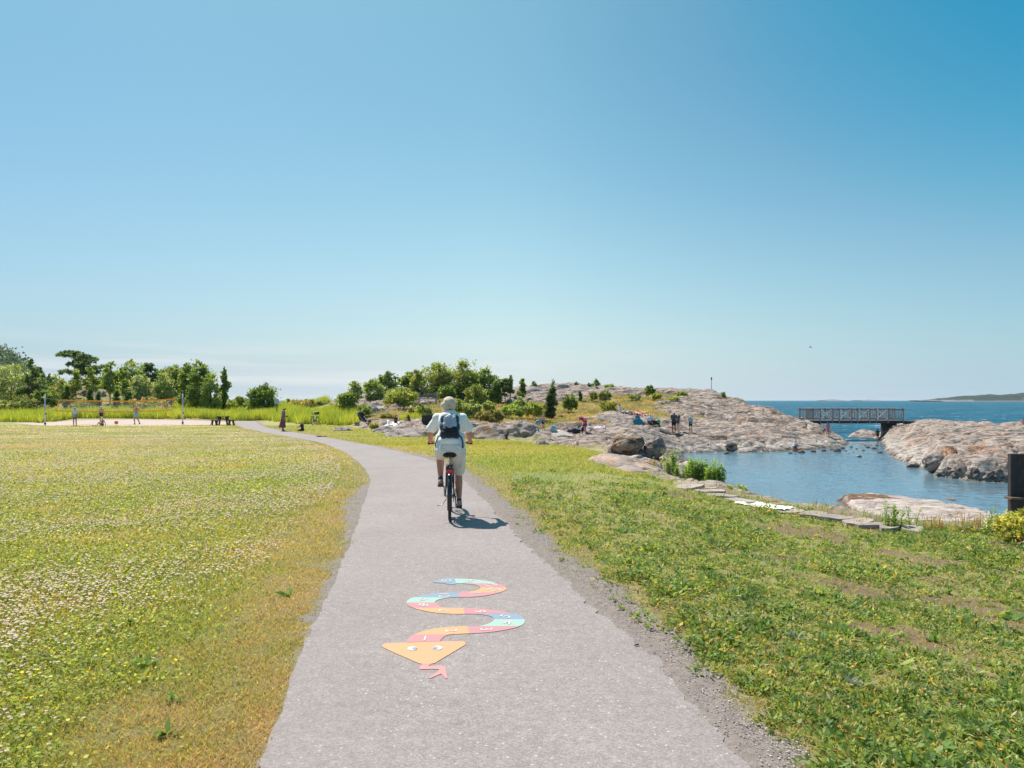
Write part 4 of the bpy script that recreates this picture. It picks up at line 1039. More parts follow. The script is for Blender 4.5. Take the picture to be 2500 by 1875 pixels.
# far wooded hill at the far left
def wooded_hill():
    D = 330; k = D/F
    xs = np.linspace(-520, 120, 120)
    prof = [(-520, 850), (-150, 836), (-60, 842), (0, 852), (18, 858), (30, 866), (45, 874), (60, 886), (80, 905), (105, 935), (120, 960)]
    rows = []
    for t in np.linspace(-1, 1, 15):
        for p in xs:
            Dt = D+t*110; h = (HZ-np.interp(p, *zip(*prof)))*k*(1-abs(t))**.5+CAMZ
            rows.append(((p-1250)/F*Dt, Dt, h*(1+.05*gn(p/12., t*4, 7))-3.2))
    idx = np.arange(len(rows)).reshape(15, len(xs))
    Q = np.stack([idx[:-1, :-1], idx[:-1, 1:], idx[1:, 1:], idx[1:, :-1]], -1).reshape(-1, 4)
    V = np.array(rows)
    o = np_mesh('hill', V, Q, simple('hill_ground', (.06, .075, .035), .95, .3, .05), None, None, True)
    tag(o, 'dark hill rising behind the trees at the far left', None, None, 'structure')
    # the wood on it, one mass
    m = 1600
    t = -rng.uniform(0, .8, m)**1.6; p = np.where(rng.uniform(0, 1, m) < .6, rng.uniform(-60, 112, m), rng.uniform(-500, 0, m))
    cy = D+t*110; h = (HZ-np.interp(p, *zip(*prof)))*k*(1-np.abs(t))**.5+CAMZ
    cx = (p-1250)/F*cy; cz = h-8.5
    per = 40
    P = np.stack([np.repeat(cx, per), np.repeat(cy, per), np.repeat(cz, per)], 1)+rng.normal(size=(m*per, 3))*np.array([1.7, 1.7, 2.4])+np.array([0, 0, 3.4])
    C = np.repeat(jcol((.030, .050, .030), m, .35), per, 0)
    A = unit(rng.normal(size=(m*per, 3))); B = unit(np.cross(A, rng.normal(size=(m*per, 3))))
    V, Fc, C = diamonds(P, A, B, rng.uniform(.8, 1.7, m*per), rng.uniform(.6, 1.1, m*per), C)
    o = np_mesh('woodland', V, Fc, M_LEAF, None, C)
    tag(o, 'dense dark wood covering the distant hill at the far left', 'woodland', None, 'stuff')
wooded_hill()

# ---------------- ground cover
def zs(X, Y): return zsurf(X, Y)
def scatter(n, D0, D1, p0, p1, power=1.0):
    """random points by distance and photo column range, thinner far away"""
    u = rng.uniform(0, 1, n)
    D = (D0**power+(D1**power-D0**power)*u)**(1/power)
    p = rng.uniform(p0, p1, n)
    X = (p-1250)/F*D
    return X, D
PLx = lambda Y: np.interp(Y, PATHL[:, 1][:430], PATHL[:, 0][:430])
def merge(parts):
    V = []; Fc = []; C = []; o = 0
    for v, f, c in parts:
        V.append(v); Fc.append(f+o); C.append(c); o += len(v)
    return np.concatenate(V), np.concatenate(Fc), np.concatenate(C)
def turf():
    # --- short grass blades on the left lawn and the verges, size growing slowly with distance
    n = 800000
    X, Y = scatter(n, 2.6, 34, -250, 3250, .55)
    lawn = sdpoly(X, Y, LAWN)
    sp, gravel, dry, right = path_zones(X, Y)
    keep = (lawn > .1) & (sp < -.02) & (rng.uniform(0, 1, n) > gravel*1.02-.015)
    rt = right & (X > 0)
    keep &= ~rt | (Y > 17) | (dry > .25) | (rng.uniform(0, 1, n) < .22)
    keep &= (rng.uniform(0, 1, n) > .25*dry+.55*dry*sst(.0, .3, fbm(X*2.2, Y*2.2, 122, 3)))
    X, Y, dry = X[keep], Y[keep], dry[keep]; n = len(X)
    Z = zs(X, Y)
    H = rng.uniform(.018, .05, n)*(1+Y*.012)*(1-.35*dry); W = rng.uniform(.0035, .007, n)*(1+Y*.16)
    g = sst(-.35, .35, .8*fbm(X*.12, Y*.12, 81, 3)+.5*fbm(X*.7, Y*.7, 82, 3)+.2*rng.normal(size=n))
    g = np.where(X > PLx(Y)+.5, g*np.where(Y < 18, .25, .55), g)
    C = mixv(jcol((.19, .24, .04), n, .35, .15), jcol((.34, .29, .085), n, .3, .12), g)
    C = mixv(C, jcol((.32, .24, .13), n, .55, .12), np.clip(dry*1.0, 0, 1)*(rng.uniform(0, 1, n) < .75))
    yl = rng.uniform(0, 1, n) < .09
    C = np.where(yl[:, None], jcol((.36, .31, .11), n, .2), C)
    V, Fc, C = blades(np.stack([X, Y, Z-.004], 1), H, W, rng.uniform(.2, 1.3, n), C)
    tag(np_mesh('grass', V, Fc, M_GRASS, None, C), 'short green and straw coloured grass of the lawn', 'grass', None, 'stuff')
    # --- clover leaves on the left
    n = 260000
    X, Y = scatter(n, 2.7, 26, -60, 1100, .6)
    sp, gravel, dry, right = path_zones(X, Y)
    keep = (X < PLx(Y)-.25) & (dry < rng.uniform(.05, .65, n)) & (rng.uniform(0, 1, n) < sst(.2, 2.2, PLx(Y)-X)*.55+.12) & (fbm(X*.9, Y*.9, 121, 3)+.25*rng.normal(size=n) > -.12)
    X, Y = X[keep], Y[keep]; n = len(X); Z = zs(X, Y)
    s = rng.uniform(.008, .016, n)*(1+Y*.06)
    A = unit(np.stack([rng.normal(size=n), rng.normal(size=n), rng.uniform(-.1, .5, n)], 1)); B = unit(np.cross(A, np.tile([0, 0, 1.], (n, 1))+.5*rng.normal(size=(n, 3))))
    C = jcol((.175, .22, .04), n, .35, .15); yl = rng.uniform(0, 1, n) < .12
    C = np.where(yl[:, None], jcol((.40, .42, .05), n, .2), C)
    V, Fc, C = diamonds(np.stack([X, Y, Z+rng.uniform(.015, .05, n)], 1), A, B, s*1.5, s*1.3, C)
    tag(np_mesh('clover', V, Fc, M_GRASS, None, C), 'low clover leaves growing through the left lawn', 'clover', None, 'stuff')
    # --- clover flower heads: little globes on stalks
    n = 150000
    X, Y = scatter(n, 2.7, 52, -80, 1250, .75)
    keep = (X < PLx(Y)-.35-.5*np.clip(1-Y/40, 0, 1)) & (sdpoly(X, Y, SANDPIT) < -.6) & (Y < 56)
    dn = fbm(X*.35, Y*.35, 131, 3)+.35*fbm(X*1.8, Y*1.8, 132, 2)+.32*sst(8, 22, Y)-.42*sst(-4.0, -1.5, X)*(Y < 14)
    keep &= dn+.34*rng.normal(size=n) > .17+.12*(1-sst(3, 6, Y))
    X, Y = X[keep], Y[keep]; n = len(X); Z = zs(X, Y)+rng.uniform(.035, .075, n)
    oc = np.array([(1, 0, 0), (0, 1, 0), (-1, 0, 0), (0, -1, 0), (0, 0, .5), (0, 0, -.35)], float)
    tri = np.array([(0, 1, 4), (1, 2, 4), (2, 3, 4), (3, 0, 4), (1, 0, 5), (2, 1, 5), (3, 2, 5), (0, 3, 5)])
    r = rng.uniform(.009, .0145, n)*(1+np.clip(Y-5, 0, 30)*.018)
    V = (np.stack([X, Y, Z], 1)[:, None]+oc[None]*r[:, None, None]).reshape(-1, 3)
    Fc = (tri[None]+np.arange(n)[:, None, None]*6).reshape(-1, 3)
    C = jcol((.93, .83, .76), n, .06, .02); br = rng.uniform(0, 1, n) < .10
    C = np.where(br[:, None], jcol((.38, .24, .16), n, .2), C)
    C = np.repeat(C, 6, 0)*np.tile(np.array([1., 1., 1., 1., 1.05, .8]), n)[:, None]**.6
    sV, sF, sC = blades(np.stack([X, Y, Z-.07], 1), np.full(n, .07), np.full(n, .004), np.full(n, .1), jcol((.14, .16, .04), n, .2))
    V, Fc, C = merge([(V, Fc, C), (sV, sF, sC)])
    tag(np_mesh('clover_flowers', V, Fc, M_FLOW, None, C), 'thousands of small cream clover heads dotting the left lawn', 'flowers', None, 'stuff')
M_FLOW = foliage_mat('flower_heads', .3, .9, (1.0, .97, .93), (1.05, .96, .84))
turf()
def thatch():
    """fine short thatch closing the near turf of the left lawn and the dry strip beside the path"""
    n = 520000
    X, Y = scatter(n, 2.6, 13, -60, 1000, .8)
    sp, gravel, dry, right = path_zones(X, Y)
    k = (X < PLx(Y)-.01) & (rng.uniform(0, 1, n) > gravel*1.1) & (rng.uniform(0, 1, n) < .35+.6*dry+.2*fbm(X*1.7, Y*1.7, 123, 2)); X, Y, dry = X[k], Y[k], dry[k]; n = len(X); Z = zs(X, Y)
    u = fbm(X*1.3, Y*1.3, 124, 3)+.25*rng.normal(size=n)
    C = mixv(jcol((.19, .215, .05), n, .4, .12), jcol((.35, .27, .12), n, .45, .1), np.clip(.25+.75*dry+.9*u, 0, 1))
    V, Fc, C = blades(np.stack([X, Y, Z-.003], 1), rng.uniform(.008, .028, n), rng.uniform(.0025, .005, n), rng.uniform(.5, 2.2, n), C)
    tag(np_mesh('thatch', V, Fc, M_GRASS, None, C), 'fine dry thatch under the near lawn and along the left path edge', 'grass', None, 'stuff')
thatch()
def weeds():
    """broad leaved weeds of the right verge: rosettes of leaves"""
    n = 21500
    X, Y = scatter(n, 2.6, 27, 1120, 3270, .45)
    lawn = sdpoly(X, Y, LAWN)
    sp, gravel, dry, right = path_zones(X, Y)
    dn = fbm(X*.8, Y*.8, 108, 4)+.28*sst(1.5, 4.5, X)*(Y < 16)-.10
    keep = (lawn > .15) & right & (X > 0.0) & (sp < -.2) & (gravel < rng.uniform(.2, 1.5, n)) & (dn < .30+.10*rng.normal(size=n))
    keep &= (dry < .55) | (rng.uniform(0, 1, n) < .22)
    keep &= (Y < 15) | (rng.uniform(0, 1, n) < 1.25-.07*Y+.8*fbm(X*.6, Y*.6, 141, 2))
    X, Y, dn = X[keep], Y[keep], dn[keep]; n = len(X); Z = zs(X, Y)
    k = 26; q = n*k
    lush = sst(-.1, .3, fbm(X*.55, Y*.55, 142, 3))*.6+.4*rng.uniform(0, 1, n)
    rad = (.035+.06*lush)*rng.uniform(.6, 1.3, n)*(1+.02*Y)
    hgt = (.014+.10*lush**1.5)*rng.uniform(.5, 1.3, n)
    sty = rng.integers(0, 5, n)
    base = np.array([(.11, .175, .03), (.17, .225, .04), (.065, .125, .03), (.13, .19, .045), (.24, .25, .07)])[sty]*rng.uniform(.8, 1.25, (n, 1))
    a = rng.uniform(0, 2*math.pi, q); rr_ = np.sqrt(rng.uniform(0.02, 1, q))*np.repeat(rad, k); zz = rng.uniform(.15, 1, q)*np.repeat(hgt, k)*(1-.45*(rr_/np.repeat(rad, k))**2)
    P = np.stack([np.repeat(X, k)+np.cos(a)*rr_, np.repeat(Y, k)+np.sin(a)*rr_, np.repeat(Z, k)+zz], 1)
    el = rng.uniform(-.15, 1.1, q)
    A = unit(np.stack([np.cos(a)+.5*rng.normal(size=q), np.sin(a)+.5*rng.normal(size=q), el], 1))
    B = unit(np.cross(A, np.tile([0, 0, 1.], (q, 1))+.45*rng.normal(size=(q, 3))))
    L = rng.uniform(.018, .05, q)*np.repeat(np.where(sty == 2, 1.35, 1.0)*(.7+.5*lush)*(1+.018*Y), k)
    W = L*np.repeat(np.array([.5, .42, .34, .55, .25])[sty], k)*rng.uniform(.7, 1.2, q)
    C = np.repeat(base, k, 0)*rng.uniform(.72, 1.25, (q, 1))
    u = rng.uniform(0, 1, q)
    C = np.where((u < .03)[:, None], jcol((.42, .30, .06), q, .2), C); C = np.where((u > .975)[:, None], jcol((.38, .24, .13), q, .25), C)
    V, Fc, C = diamonds(P, A, B, L, W, C)
    tag(np_mesh('ground_weeds', V, Fc, M_GRASS, None, C), 'dense patchwork of broad leaved weeds on the right verge', 'weeds', None, 'stuff')
    # a few big dock and dandelion rosettes, tall wispy stems and silvery plants close to the camera
    n = 130
    parts = []
    X, Y = scatter(n, 2.7, 12, 1500, 2560, .5)
    k2 = (sdpath(X, Y) < -.9); X, Y = X[k2], Y[k2]
    xs = [(-2.35, 4.55), (-1.75, 3.6), (-2.1, 3.15), (-2.6, 3.5), (-1.9, 4.0), (-1.95, 6.2), (-2.9, 5.4), (-3.4, 7.6)]
    X = np.concatenate([X, [x for x, y in xs]]); Y = np.concatenate([Y, [y for x, y in xs]])
    Z = zs(X, Y)
    for i in range(len(X)):
        m = rng.integers(7, 14); a = rng.uniform(0, 6.28, m); el = rng.uniform(.15, .9, m)
        A = unit(np.stack([np.cos(a), np.sin(a), el], 1)); B = unit(np.cross(A, np.tile([0, 0, 1.], (m, 1))+.2*rng.normal(size=(m, 3))))
        s = rng.uniform(.6, 1.1)
        L = rng.uniform(.06, .13, m)*s
        silver = rng.uniform() < .05 and X[i] > 0
        C = jcol((.17, .21, .14) if silver else (.085, .175, .03) if rng.uniform() < .6 else (.2, .26, .05), m, .25)
        parts.append(diamonds(np.tile([X[i], Y[i], Z[i]+.005], (m, 1)), A, B, L, L*rng.uniform(.22, .42, m), C))
    V, Fc, C = merge(parts)
    tag(np_mesh('leaf_rosettes', V, Fc, M_GRASS, None, C), 'larger dark green dock and dandelion rosettes in both verges', 'weeds', None, 'stuff')
    n = 900
    X, Y = scatter(n, 3.0, 15, 1700, 2560, .6)
    k2 = (sdpath(X, Y) < -1.0) & (fbm(X*.9, Y*.9, 151, 2) > .1) & (sdpoly(X, Y, LAWN) > .2); X, Y = X[k2], Y[k2]; n = len(X); Z = zs(X, Y)
    V, Fc, C = blades(np.stack([X, Y, Z], 1), rng.uniform(.08, .26, n), rng.uniform(.003, .005, n), rng.uniform(.05, .5, n), jcol((.12, .15, .05), n, .3))
    tag(np_mesh('grass_stems', V, Fc, M_GRASS, None, C), 'thin upright grass stems above the right weeds', 'grass', None, 'stuff')
weeds()
def gravel_bits():
    n = 170000
    X, Y = scatter(n, 2.7, 18, 500, 2100, .5)
    sp, gravel, dry, right = path_zones(X, Y)
    keep = (sp < rng.uniform(-.3, .03, n)) & (sp > -1.3) & (gravel > .4)
    X, Y = X[keep], Y[keep]; n = len(X); Z = zs(X, Y)
    oc = np.array([(1, 0, 0), (0, 1, 0), (-1, 0, 0), (0, -1, 0), (0, 0, .38), (0, 0, -.5)], float)
    tri = np.array([(0, 1, 4), (1, 2, 4), (2, 3, 4), (3, 0, 4), (1, 0, 5), (2, 1, 5), (3, 2, 5), (0, 3, 5)])
    r = rng.uniform(.0022, .0075, n)
    J = oc[None]*rng.uniform(.5, 1.3, (n, 6, 1))*r[:, None, None]
    V = (np.stack([X, Y, Z+.011+r*.3], 1)[:, None]+J).reshape(-1, 3)
    Fc = (tri[None]+np.arange(n)[:, None, None]*6).reshape(-1, 3)
    C = np.repeat(jcol((.36, .31, .285), n, .75, .05), 6, 0)
    o = np_mesh('gravel', V, Fc, M_STONEBITS, None, C)
    tag(o, 'loose grey gravel crumbs along the broken path edges', 'gravel', None, 'stuff')
def tint_mat(name, rough=.85):
    m, nt, out = mk(name)
    a = nd(nt, 'ShaderNodeAttribute', attribute_name='tint').outputs['Color']
    p = nd(nt, 'ShaderNodeBsdfPrincipled', {'Base Color': a, 'Roughness': rough, 'Specular IOR Level': .3}); nt.links.new(p.outputs[0], out.inputs[0]); return m
M_STONEBITS = tint_mat('stone_bits')
gravel_bits()
def tall_grass():
    def band(name, pts, n, h0, h1, label, pal, wd=.05, lean=.5):
        P = np.array(pts); x0, y0 = P.min(0); x1, y1 = P.max(0)
        X = rng.uniform(x0, x1, n*2); Y = rng.uniform(y0, y1, n*2)
        k = sdpoly(X, Y, pts)+.5*fbm(X*.8, Y*.8, 161, 2) > .1; X, Y = X[k][:n], Y[k][:n]; m = len(X); Z = zs(X, Y)
        hm = np.clip(.8+.45*fbm(X*.4, Y*.4, 162, 3)+.25*fbm(X*2, Y*2, 163, 2), .3, 1.4)
        H = rng.uniform(h0, h1, m)*hm
        ci = np.clip((fbm(X*.5, Y*.5, 164, 3)*2+1+.4*rng.normal(size=m)), 0, len(pal)-1).astype(int)
        C = np.array(pal)[ci]*rng.uniform(.75, 1.25, (m, 1))
        V, Fc, C = blades(np.stack([X, Y, Z-.05], 1), H, rng.uniform(.6, 1.4, m)*wd, rng.uniform(0, lean, m), C)
        return tag(np_mesh(name, V, Fc, M_GRASS, None, C), label, 'grass', None, 'stuff')
    pal = [(.21, .27, .045), (.28, .33, .05), (.34, .36, .07), (.14, .19, .035)]
    band('tall_grass', [(-62, 72.5), (-44, 72.5), (-42, 72.4), (-24.8, 72.2), (-24.6, 73), (-25.5, 80), (-62, 80)], 46000, .8, 1.35, 'tall bright green grass hedge behind the sand court', pal, .07)
    band('tall_grass', [(-56, 66), (-44, 66.5), (-44, 73), (-56, 74)], 12000, .7, 1.3, 'tall bright grass at the left edge beside the sand court', pal, .07)
    band('tall_grass', [(-30, 80), (-31, 86), (-35, 92), (-35.6, 96), (-52, 96), (-45, 80)], 10000, .7, 1.2, 'tall grass left of the far end of the path', pal, .08)
    band('tall_grass', [(-20.5, 63), (-18.0, 60.3), (-13.8, 57.5), (-12.6, 58.5), (-12.8, 61), (-14, 66), (-20, 70), (-27, 86), (-30.5, 86), (-27, 76)], 42000, .7, 1.25, 'bright yellow green tall grass behind the child, bicycle and stroller', pal, .06)
    band('tall_grass', [(-31.5, 84), (-26, 78), (-24, 95), (-33, 96)], 9000, .8, 1.3, 'tall grass in front of the round bush', pal, .08)
    band('reeds', [(-9.6, 58.5), (-7.0, 56.2), (-4.6, 57), (-4.4, 62), (-9, 62)], 7000, .35, .7, 'bright green grass patch around the fire box', pal, .05)
tall_grass()
def hill_grass():
    n = 300000
    X, Y = scatter(n, 26, 100, 860, 2560, .9)
    rock, grass = masks(X, Y)
    Z = zs(X, Y)
    k = (rock*grass > .45) & (Z > WATERZ+.5); X, Y, Z = X[k], Y[k], Z[k]; n = len(X)
    g = sst(-.3, .3, fbm(X*.4, Y*.4, 106, 4)+.15*rng.normal(size=n))
    C = mixv(jcol((.16, .165, .045), n, .35), jcol((.34, .25, .08), n, .3), g)
    H = rng.uniform(.06, .30, n)*(.5+.8*sst(-.3, .4, fbm(X*.6, Y*.6, 171, 2)))
    V, Fc, C = blades(np.stack([X, Y, Z-.02], 1), H, rng.uniform(.02, .05, n)*(Y/50), rng.uniform(.2, 1, n), C)
    tag(np_mesh('hill_grass', V, Fc, M_GRASS, None, C), 'olive and golden grass filling the hollows of the rock hill', 'grass', None, 'stuff')
    n = 260000
    X, Y = scatter(n, 30, 58, -100, 1500, .9)
    k = (sdpoly(X, Y, LAWN) > .3) & (sdpath(X, Y) < -.1) & (sdpoly(X, Y, SANDPIT) < -.3); X, Y = X[k], Y[k]; n = len(X); Z = zs(X, Y)
    g = sst(-.3, .3, fbm(X*.12, Y*.3, 181, 3)+.15*rng.normal(size=n))
    C = mixv(jcol((.20, .25, .035), n, .3), jcol((.30, .28, .12), n, .25), g)
    wf = (rng.uniform(0, 1, n) < .30*sst(-.15, .3, fbm(X*.2, Y*.5, 182, 3))) & (X < PLx(Y)-1)
    C = np.where(wf[:, None], jcol((.66, .58, .48), n, .1), C)
    V, Fc, C = blades(np.stack([X, Y, Z-.01], 1), rng.uniform(.02, .06, n), rng.uniform(.03, .07, n), rng.uniform(.3, 1.3, n), C)
    tag(np_mesh('far_turf', V, Fc, M_GRASS, None, C), 'far lawn turf streaked with pale flowers and dry grass', 'grass', None, 'stuff')
hill_grass()
# ------------------------------------------------------------ small builders
def bm_obj(name, bm, m, parent=None, smooth=False, label=None):
    me = bpy.data.meshes.new(name); bm.to_mesh(me); bm.free()
    o = link(name, me, m, parent, smooth)
    if label: o['label'] = label
    return o
def add_box(bm, c, s, rot_=None, bev=0.0):
    """box with centre c and size s, optional 3x3 rotation and bevelled edges"""
    r = bmesh.ops.create_cube(bm, size=1)
    M = Matrix.Translation(Vector(c)) @ (rot_.to_4x4() if rot_ else Matrix.Identity(4)) @ Matrix.Diagonal((s[0], s[1], s[2], 1))
    bmesh.ops.transform(bm, matrix=M, verts=r['verts'])
    if bev:
        es = list({e for v in r['verts'] for e in v.link_edges})
        bmesh.ops.bevel(bm, geom=es, offset=bev, segments=1, affect='EDGES')
def add_bar(bm, p0, p1, w, t, up=(0, 0, 1)):
    p0 = Vector(p0); p1 = Vector(p1); d = p1-p0; L = d.length; d.normalize()
    upv = Vector(up)
    if abs(d.dot(upv)) > .98: upv = Vector((0, 1, 0))
    x = d.cross(upv).normalized(); z = x.cross(d).normalized()
    Rm = Matrix((x, d, z)).transposed()
    add_box(bm, (p0+p1)/2, (w, L, t), Rm)
def add_tube(bm, P, r, n=8, caps=True):
    """round tube along points, radius number or list"""
    P = [Vector(p) for p in P]; rs = r if isinstance(r, (list, tuple)) else [r]*len(P)
    rings = []; prev = None
    for i, p in enumerate(P):
        d = (P[min(i+1, len(P)-1)]-P[max(i-1, 0)]).normalized()
        if prev is None:
            a = Vector((0, 0, 1)) if abs(d.z) < .9 else Vector((1, 0, 0)); u = d.cross(a).normalized()
        else:
            u = (prev-d*prev.dot(d)).normalized()
        prev = u; v = d.cross(u)
        rings.append([bm.verts.new(p+(u*math.cos(2*math.pi*k/n)+v*math.sin(2*math.pi*k/n))*rs[i]) for k in range(n)])
    for a, b in zip(rings[:-1], rings[1:]):
        for k in range(n): bm.faces.new((a[k], a[(k+1) % n], b[(k+1) % n], b[k]))
    if caps: bm.faces.new(rings[0][::-1]); bm.faces.new(rings[-1])
def add_ell(bm, c, r, rot_=None, sub=2):
    q = bmesh.ops.create_icosphere(bm, subdivisions=sub, radius=1)
    M = Matrix.Translation(Vector(c)) @ (rot_.to_4x4() if rot_ else Matrix.Identity(4)) @ Matrix.Diagonal((r[0], r[1], r[2], 1))
    bmesh.ops.transform(bm, matrix=M, verts=q['verts'])
def add_cap(bm, p0, p1, r0, r1, n=14):
    """tapered capsule between two joints"""
    p0 = Vector(p0); p1 = Vector(p1); d = p1-p0; L = max(d.length, 1e-5); q = d.to_track_quat('Z', 'Y').to_matrix()
    prof = []
    for k in range(5): a = math.pi/2*(1-k/4); prof.append((r0*math.cos(a), -r0*math.sin(a)))
    for k in range(5): a = math.pi/2*k/4; prof.append((r1*math.cos(a), L+r1*math.sin(a)))
    rings = []
    for (r, z) in prof:
        r = max(r, 1e-4)
        rings.append([bm.verts.new(p0+q @ Vector((r*math.cos(2*math.pi*i/n), r*math.sin(2*math.pi*i/n), z))) for i in range(n)])
    for a, b in zip(rings[:-1], rings[1:]):
        for k in range(n): bm.faces.new((a[k], a[(k+1) % n], b[(k+1) % n], b[k]))
    bm.faces.new(rings[0][::-1]); bm.faces.new(rings[-1])
def fuse(bm, name, m, parent, voxel, smooth_it=4, label=None, post=None):
    """overlapping pieces become one continuous skin"""
    me = bpy.data.meshes.new('tmp'); bm.to_mesh(me); bm.free()
    o = bpy.data.objects.new('tmp', me); COL.objects.link(o)
    md = o.modifiers.new('r', 'REMESH'); md.mode = 'VOXEL'; md.voxel_size = voxel; md.adaptivity = 0
    ms = o.modifiers.new('s', 'SMOOTH'); ms.factor = .5; ms.iterations = smooth_it
    bpy.context.view_layer.update()
    dg = bpy.context.evaluated_depsgraph_get()
    me2 = bpy.data.meshes.new_from_object(o.evaluated_get(dg))
    bpy.data.objects.remove(o); bpy.data.meshes.remove(me)
    me2.name = name; me2.materials.clear()
    if post: post(me2)
    ob = link(name, me2, m, parent, True)
    if label: ob['label'] = label
    return ob
def wood(name, col, var=.25): return simple(name, col, .8, var, 4, .5, bscale=40)
M_SKIN = simple('skin_fair', (.56, .31, .22), .5, .06, 6)
M_SKINT = simple('skin_tanned', (.52, .25, .165), .5, .06, 6)
M_SKIND = simple('skin_brown', (.26, .125, .08), .5, .06, 6)
def cloth(name, col, rough=.85): return simple(name, col, rough, .08, 5, .25, bscale=25)
# ------------------------------------------------------------ people
V3 = Vector
def pose_stand(kind=0):
    J = dict(pelvis=(0, 0, .93), chest=(0, .02, 1.25), neck=(0, .02, 1.42), head=(0, .03, 1.56),
             sL=(-.18, .01, 1.38), eL=(-.235, -.02, 1.11), hL=(-.24, .06, .86), sR=(.18, .01, 1.38), eR=(.235, -.02, 1.11), hR=(.24, .06, .86),
             pL=(-.09, 0, .90), kL=(-.10, .03, .49), aL=(-.11, -.01, .08), pR=(.09, 0, .90), kR=(.10, .03, .49), aR=(.11, -.01, .08))
    if kind == 'walk': J.update(kL=(-.09, .16, .50), aL=(-.09, .12, .09), kR=(.09, -.02, .49), aR=(.10, -.22, .12), hL=(-.22, -.08, .88), hR=(.22, .18, .90))
    if kind == 'lean': J.update(chest=(0, .03, 1.22), head=(0, .10, 1.52), hL=(-.10, .22, 1.02), hR=(.12, .24, 1.05), eL=(-.23, .05, 1.08), eR=(.23, .05, 1.08))
    if kind == 'hips': J.update(eL=(-.34, -.03, 1.12), hL=(-.17, .04, .98))
    if kind == 'play': J.update(eL=(-.28, .10, 1.16), hL=(-.20, .33, 1.22), eR=(.34, .02, 1.14), hR=(.44, .20, 1.10), kL=(-.13, .12, .50), aL=(-.14, .0, .09), kR=(.14, .05, .49), aR=(.20, -.18, .12))
    if kind == 'bend': J.update(pelvis=(0, 0, .86), pL=(-.09, 0, .85), pR=(.09, 0, .85), chest=(0, .30, 1.08), neck=(0, .42, 1.17), head=(0, .53, 1.20), sL=(-.17, .40, 1.13), sR=(.17, .40, 1.13), eL=(-.19, .47, .87), eR=(.19, .47, .87), hL=(-.14, .52, .63), hR=(.14, .52, .63), kL=(-.10, .06, .46), kR=(.10, .06, .46))
    if kind == 'squat': J.update(pelvis=(0, -.10, .24), pL=(-.10, -.08, .25), pR=(.10, -.08, .25), chest=(0, .10, .52), neck=(0, .18, .67), head=(0, .24, .79), sL=(-.17, .17, .63), sR=(.17, .17, .63), eL=(-.19, .34, .42), eR=(.19, .34, .42), hL=(-.10, .46, .20), hR=(.10, .46, .20), kL=(-.17, .28, .46), kR=(.17, .28, .46), aL=(-.13, .02, .08), aR=(.13, .02, .08))
    if kind == 'sit': J.update(pelvis=(0, 0, .13), pL=(-.10, .02, .13), pR=(.10, .02, .13), chest=(0, -.02, .46), neck=(0, 0, .64), head=(0, .03, .78), sL=(-.18, -.01, .60), sR=(.18, -.01, .60), eL=(-.24, -.12, .34), eR=(.24, -.12, .34), hL=(-.22, -.20, .08), hR=(.22, -.20, .08), kL=(-.15, .38, .40), kR=(.15, .38, .40), aL=(-.14, .62, .08), aR=(.14, .62, .08))
    if kind == 'sitknees': J.update(pelvis=(0, 0, .13), pL=(-.10, .02, .13), pR=(.10, .02, .13), chest=(0, .06, .46), neck=(0, .10, .63), head=(0, .14, .76), sL=(-.18, .06, .59), sR=(.18, .06, .59), eL=(-.24, .22, .40), eR=(.24, .22, .40), hL=(-.10, .40, .34), hR=(.10, .40, .34), kL=(-.14, .36, .42), kR=(.14, .36, .42), aL=(-.13, .52, .08), aR=(.13, .52, .08))
    if kind == 'cross': J.update(pelvis=(0, 0, .12), pL=(-.10, .02, .12), pR=(.10, .02, .12), chest=(0, .05, .44), neck=(0, .10, .61), head=(0, .16, .73), sL=(-.16, .06, .57), sR=(.16, .06, .57), eL=(-.20, .25, .42), eR=(.20, .25, .42), hL=(-.08, .48, .36), hR=(.10, .46, .34), kL=(-.33, .28, .14), kR=(.33, .28, .14), aL=(.10, .34, .07), aR=(-.10, .42, .07))
    if kind == 'lie': J.update(pelvis=(0, 0, .10), pL=(-.09, .03, .10), pR=(.09, .03, .10), chest=(0, -.32, .12), neck=(0, -.50, .12), head=(0, -.64, .13), sL=(-.18, -.45, .11), sR=(.18, -.45, .11), eL=(-.30, -.24, .06), eR=(.30, -.24, .06), hL=(-.24, .02, .05), hR=(.24, .02, .05), kL=(-.11, .44, .10), kR=(.11, .46, .10), aL=(-.12, .84, .07), aR=(.13, .86, .07))
    if kind == 'recline': J.update(pelvis=(0, 0, .11), pL=(-.09, .03, .11), pR=(.09, .03, .11), chest=(0, -.27, .30), neck=(0, -.40, .44), head=(0, -.46, .58), sL=(-.18, -.36, .40), sR=(.18, -.36, .40), eL=(-.24, -.44, .14), eR=(.24, -.44, .14), hL=(-.22, -.30, .06), hR=(.22, -.30, .06), kL=(-.13, .38, .36), kR=(.12, .45, .12), aL=(-.13, .60, .08), aR=(.13, .86, .08))
    return {k: V3(v) for k, v in J.items()}
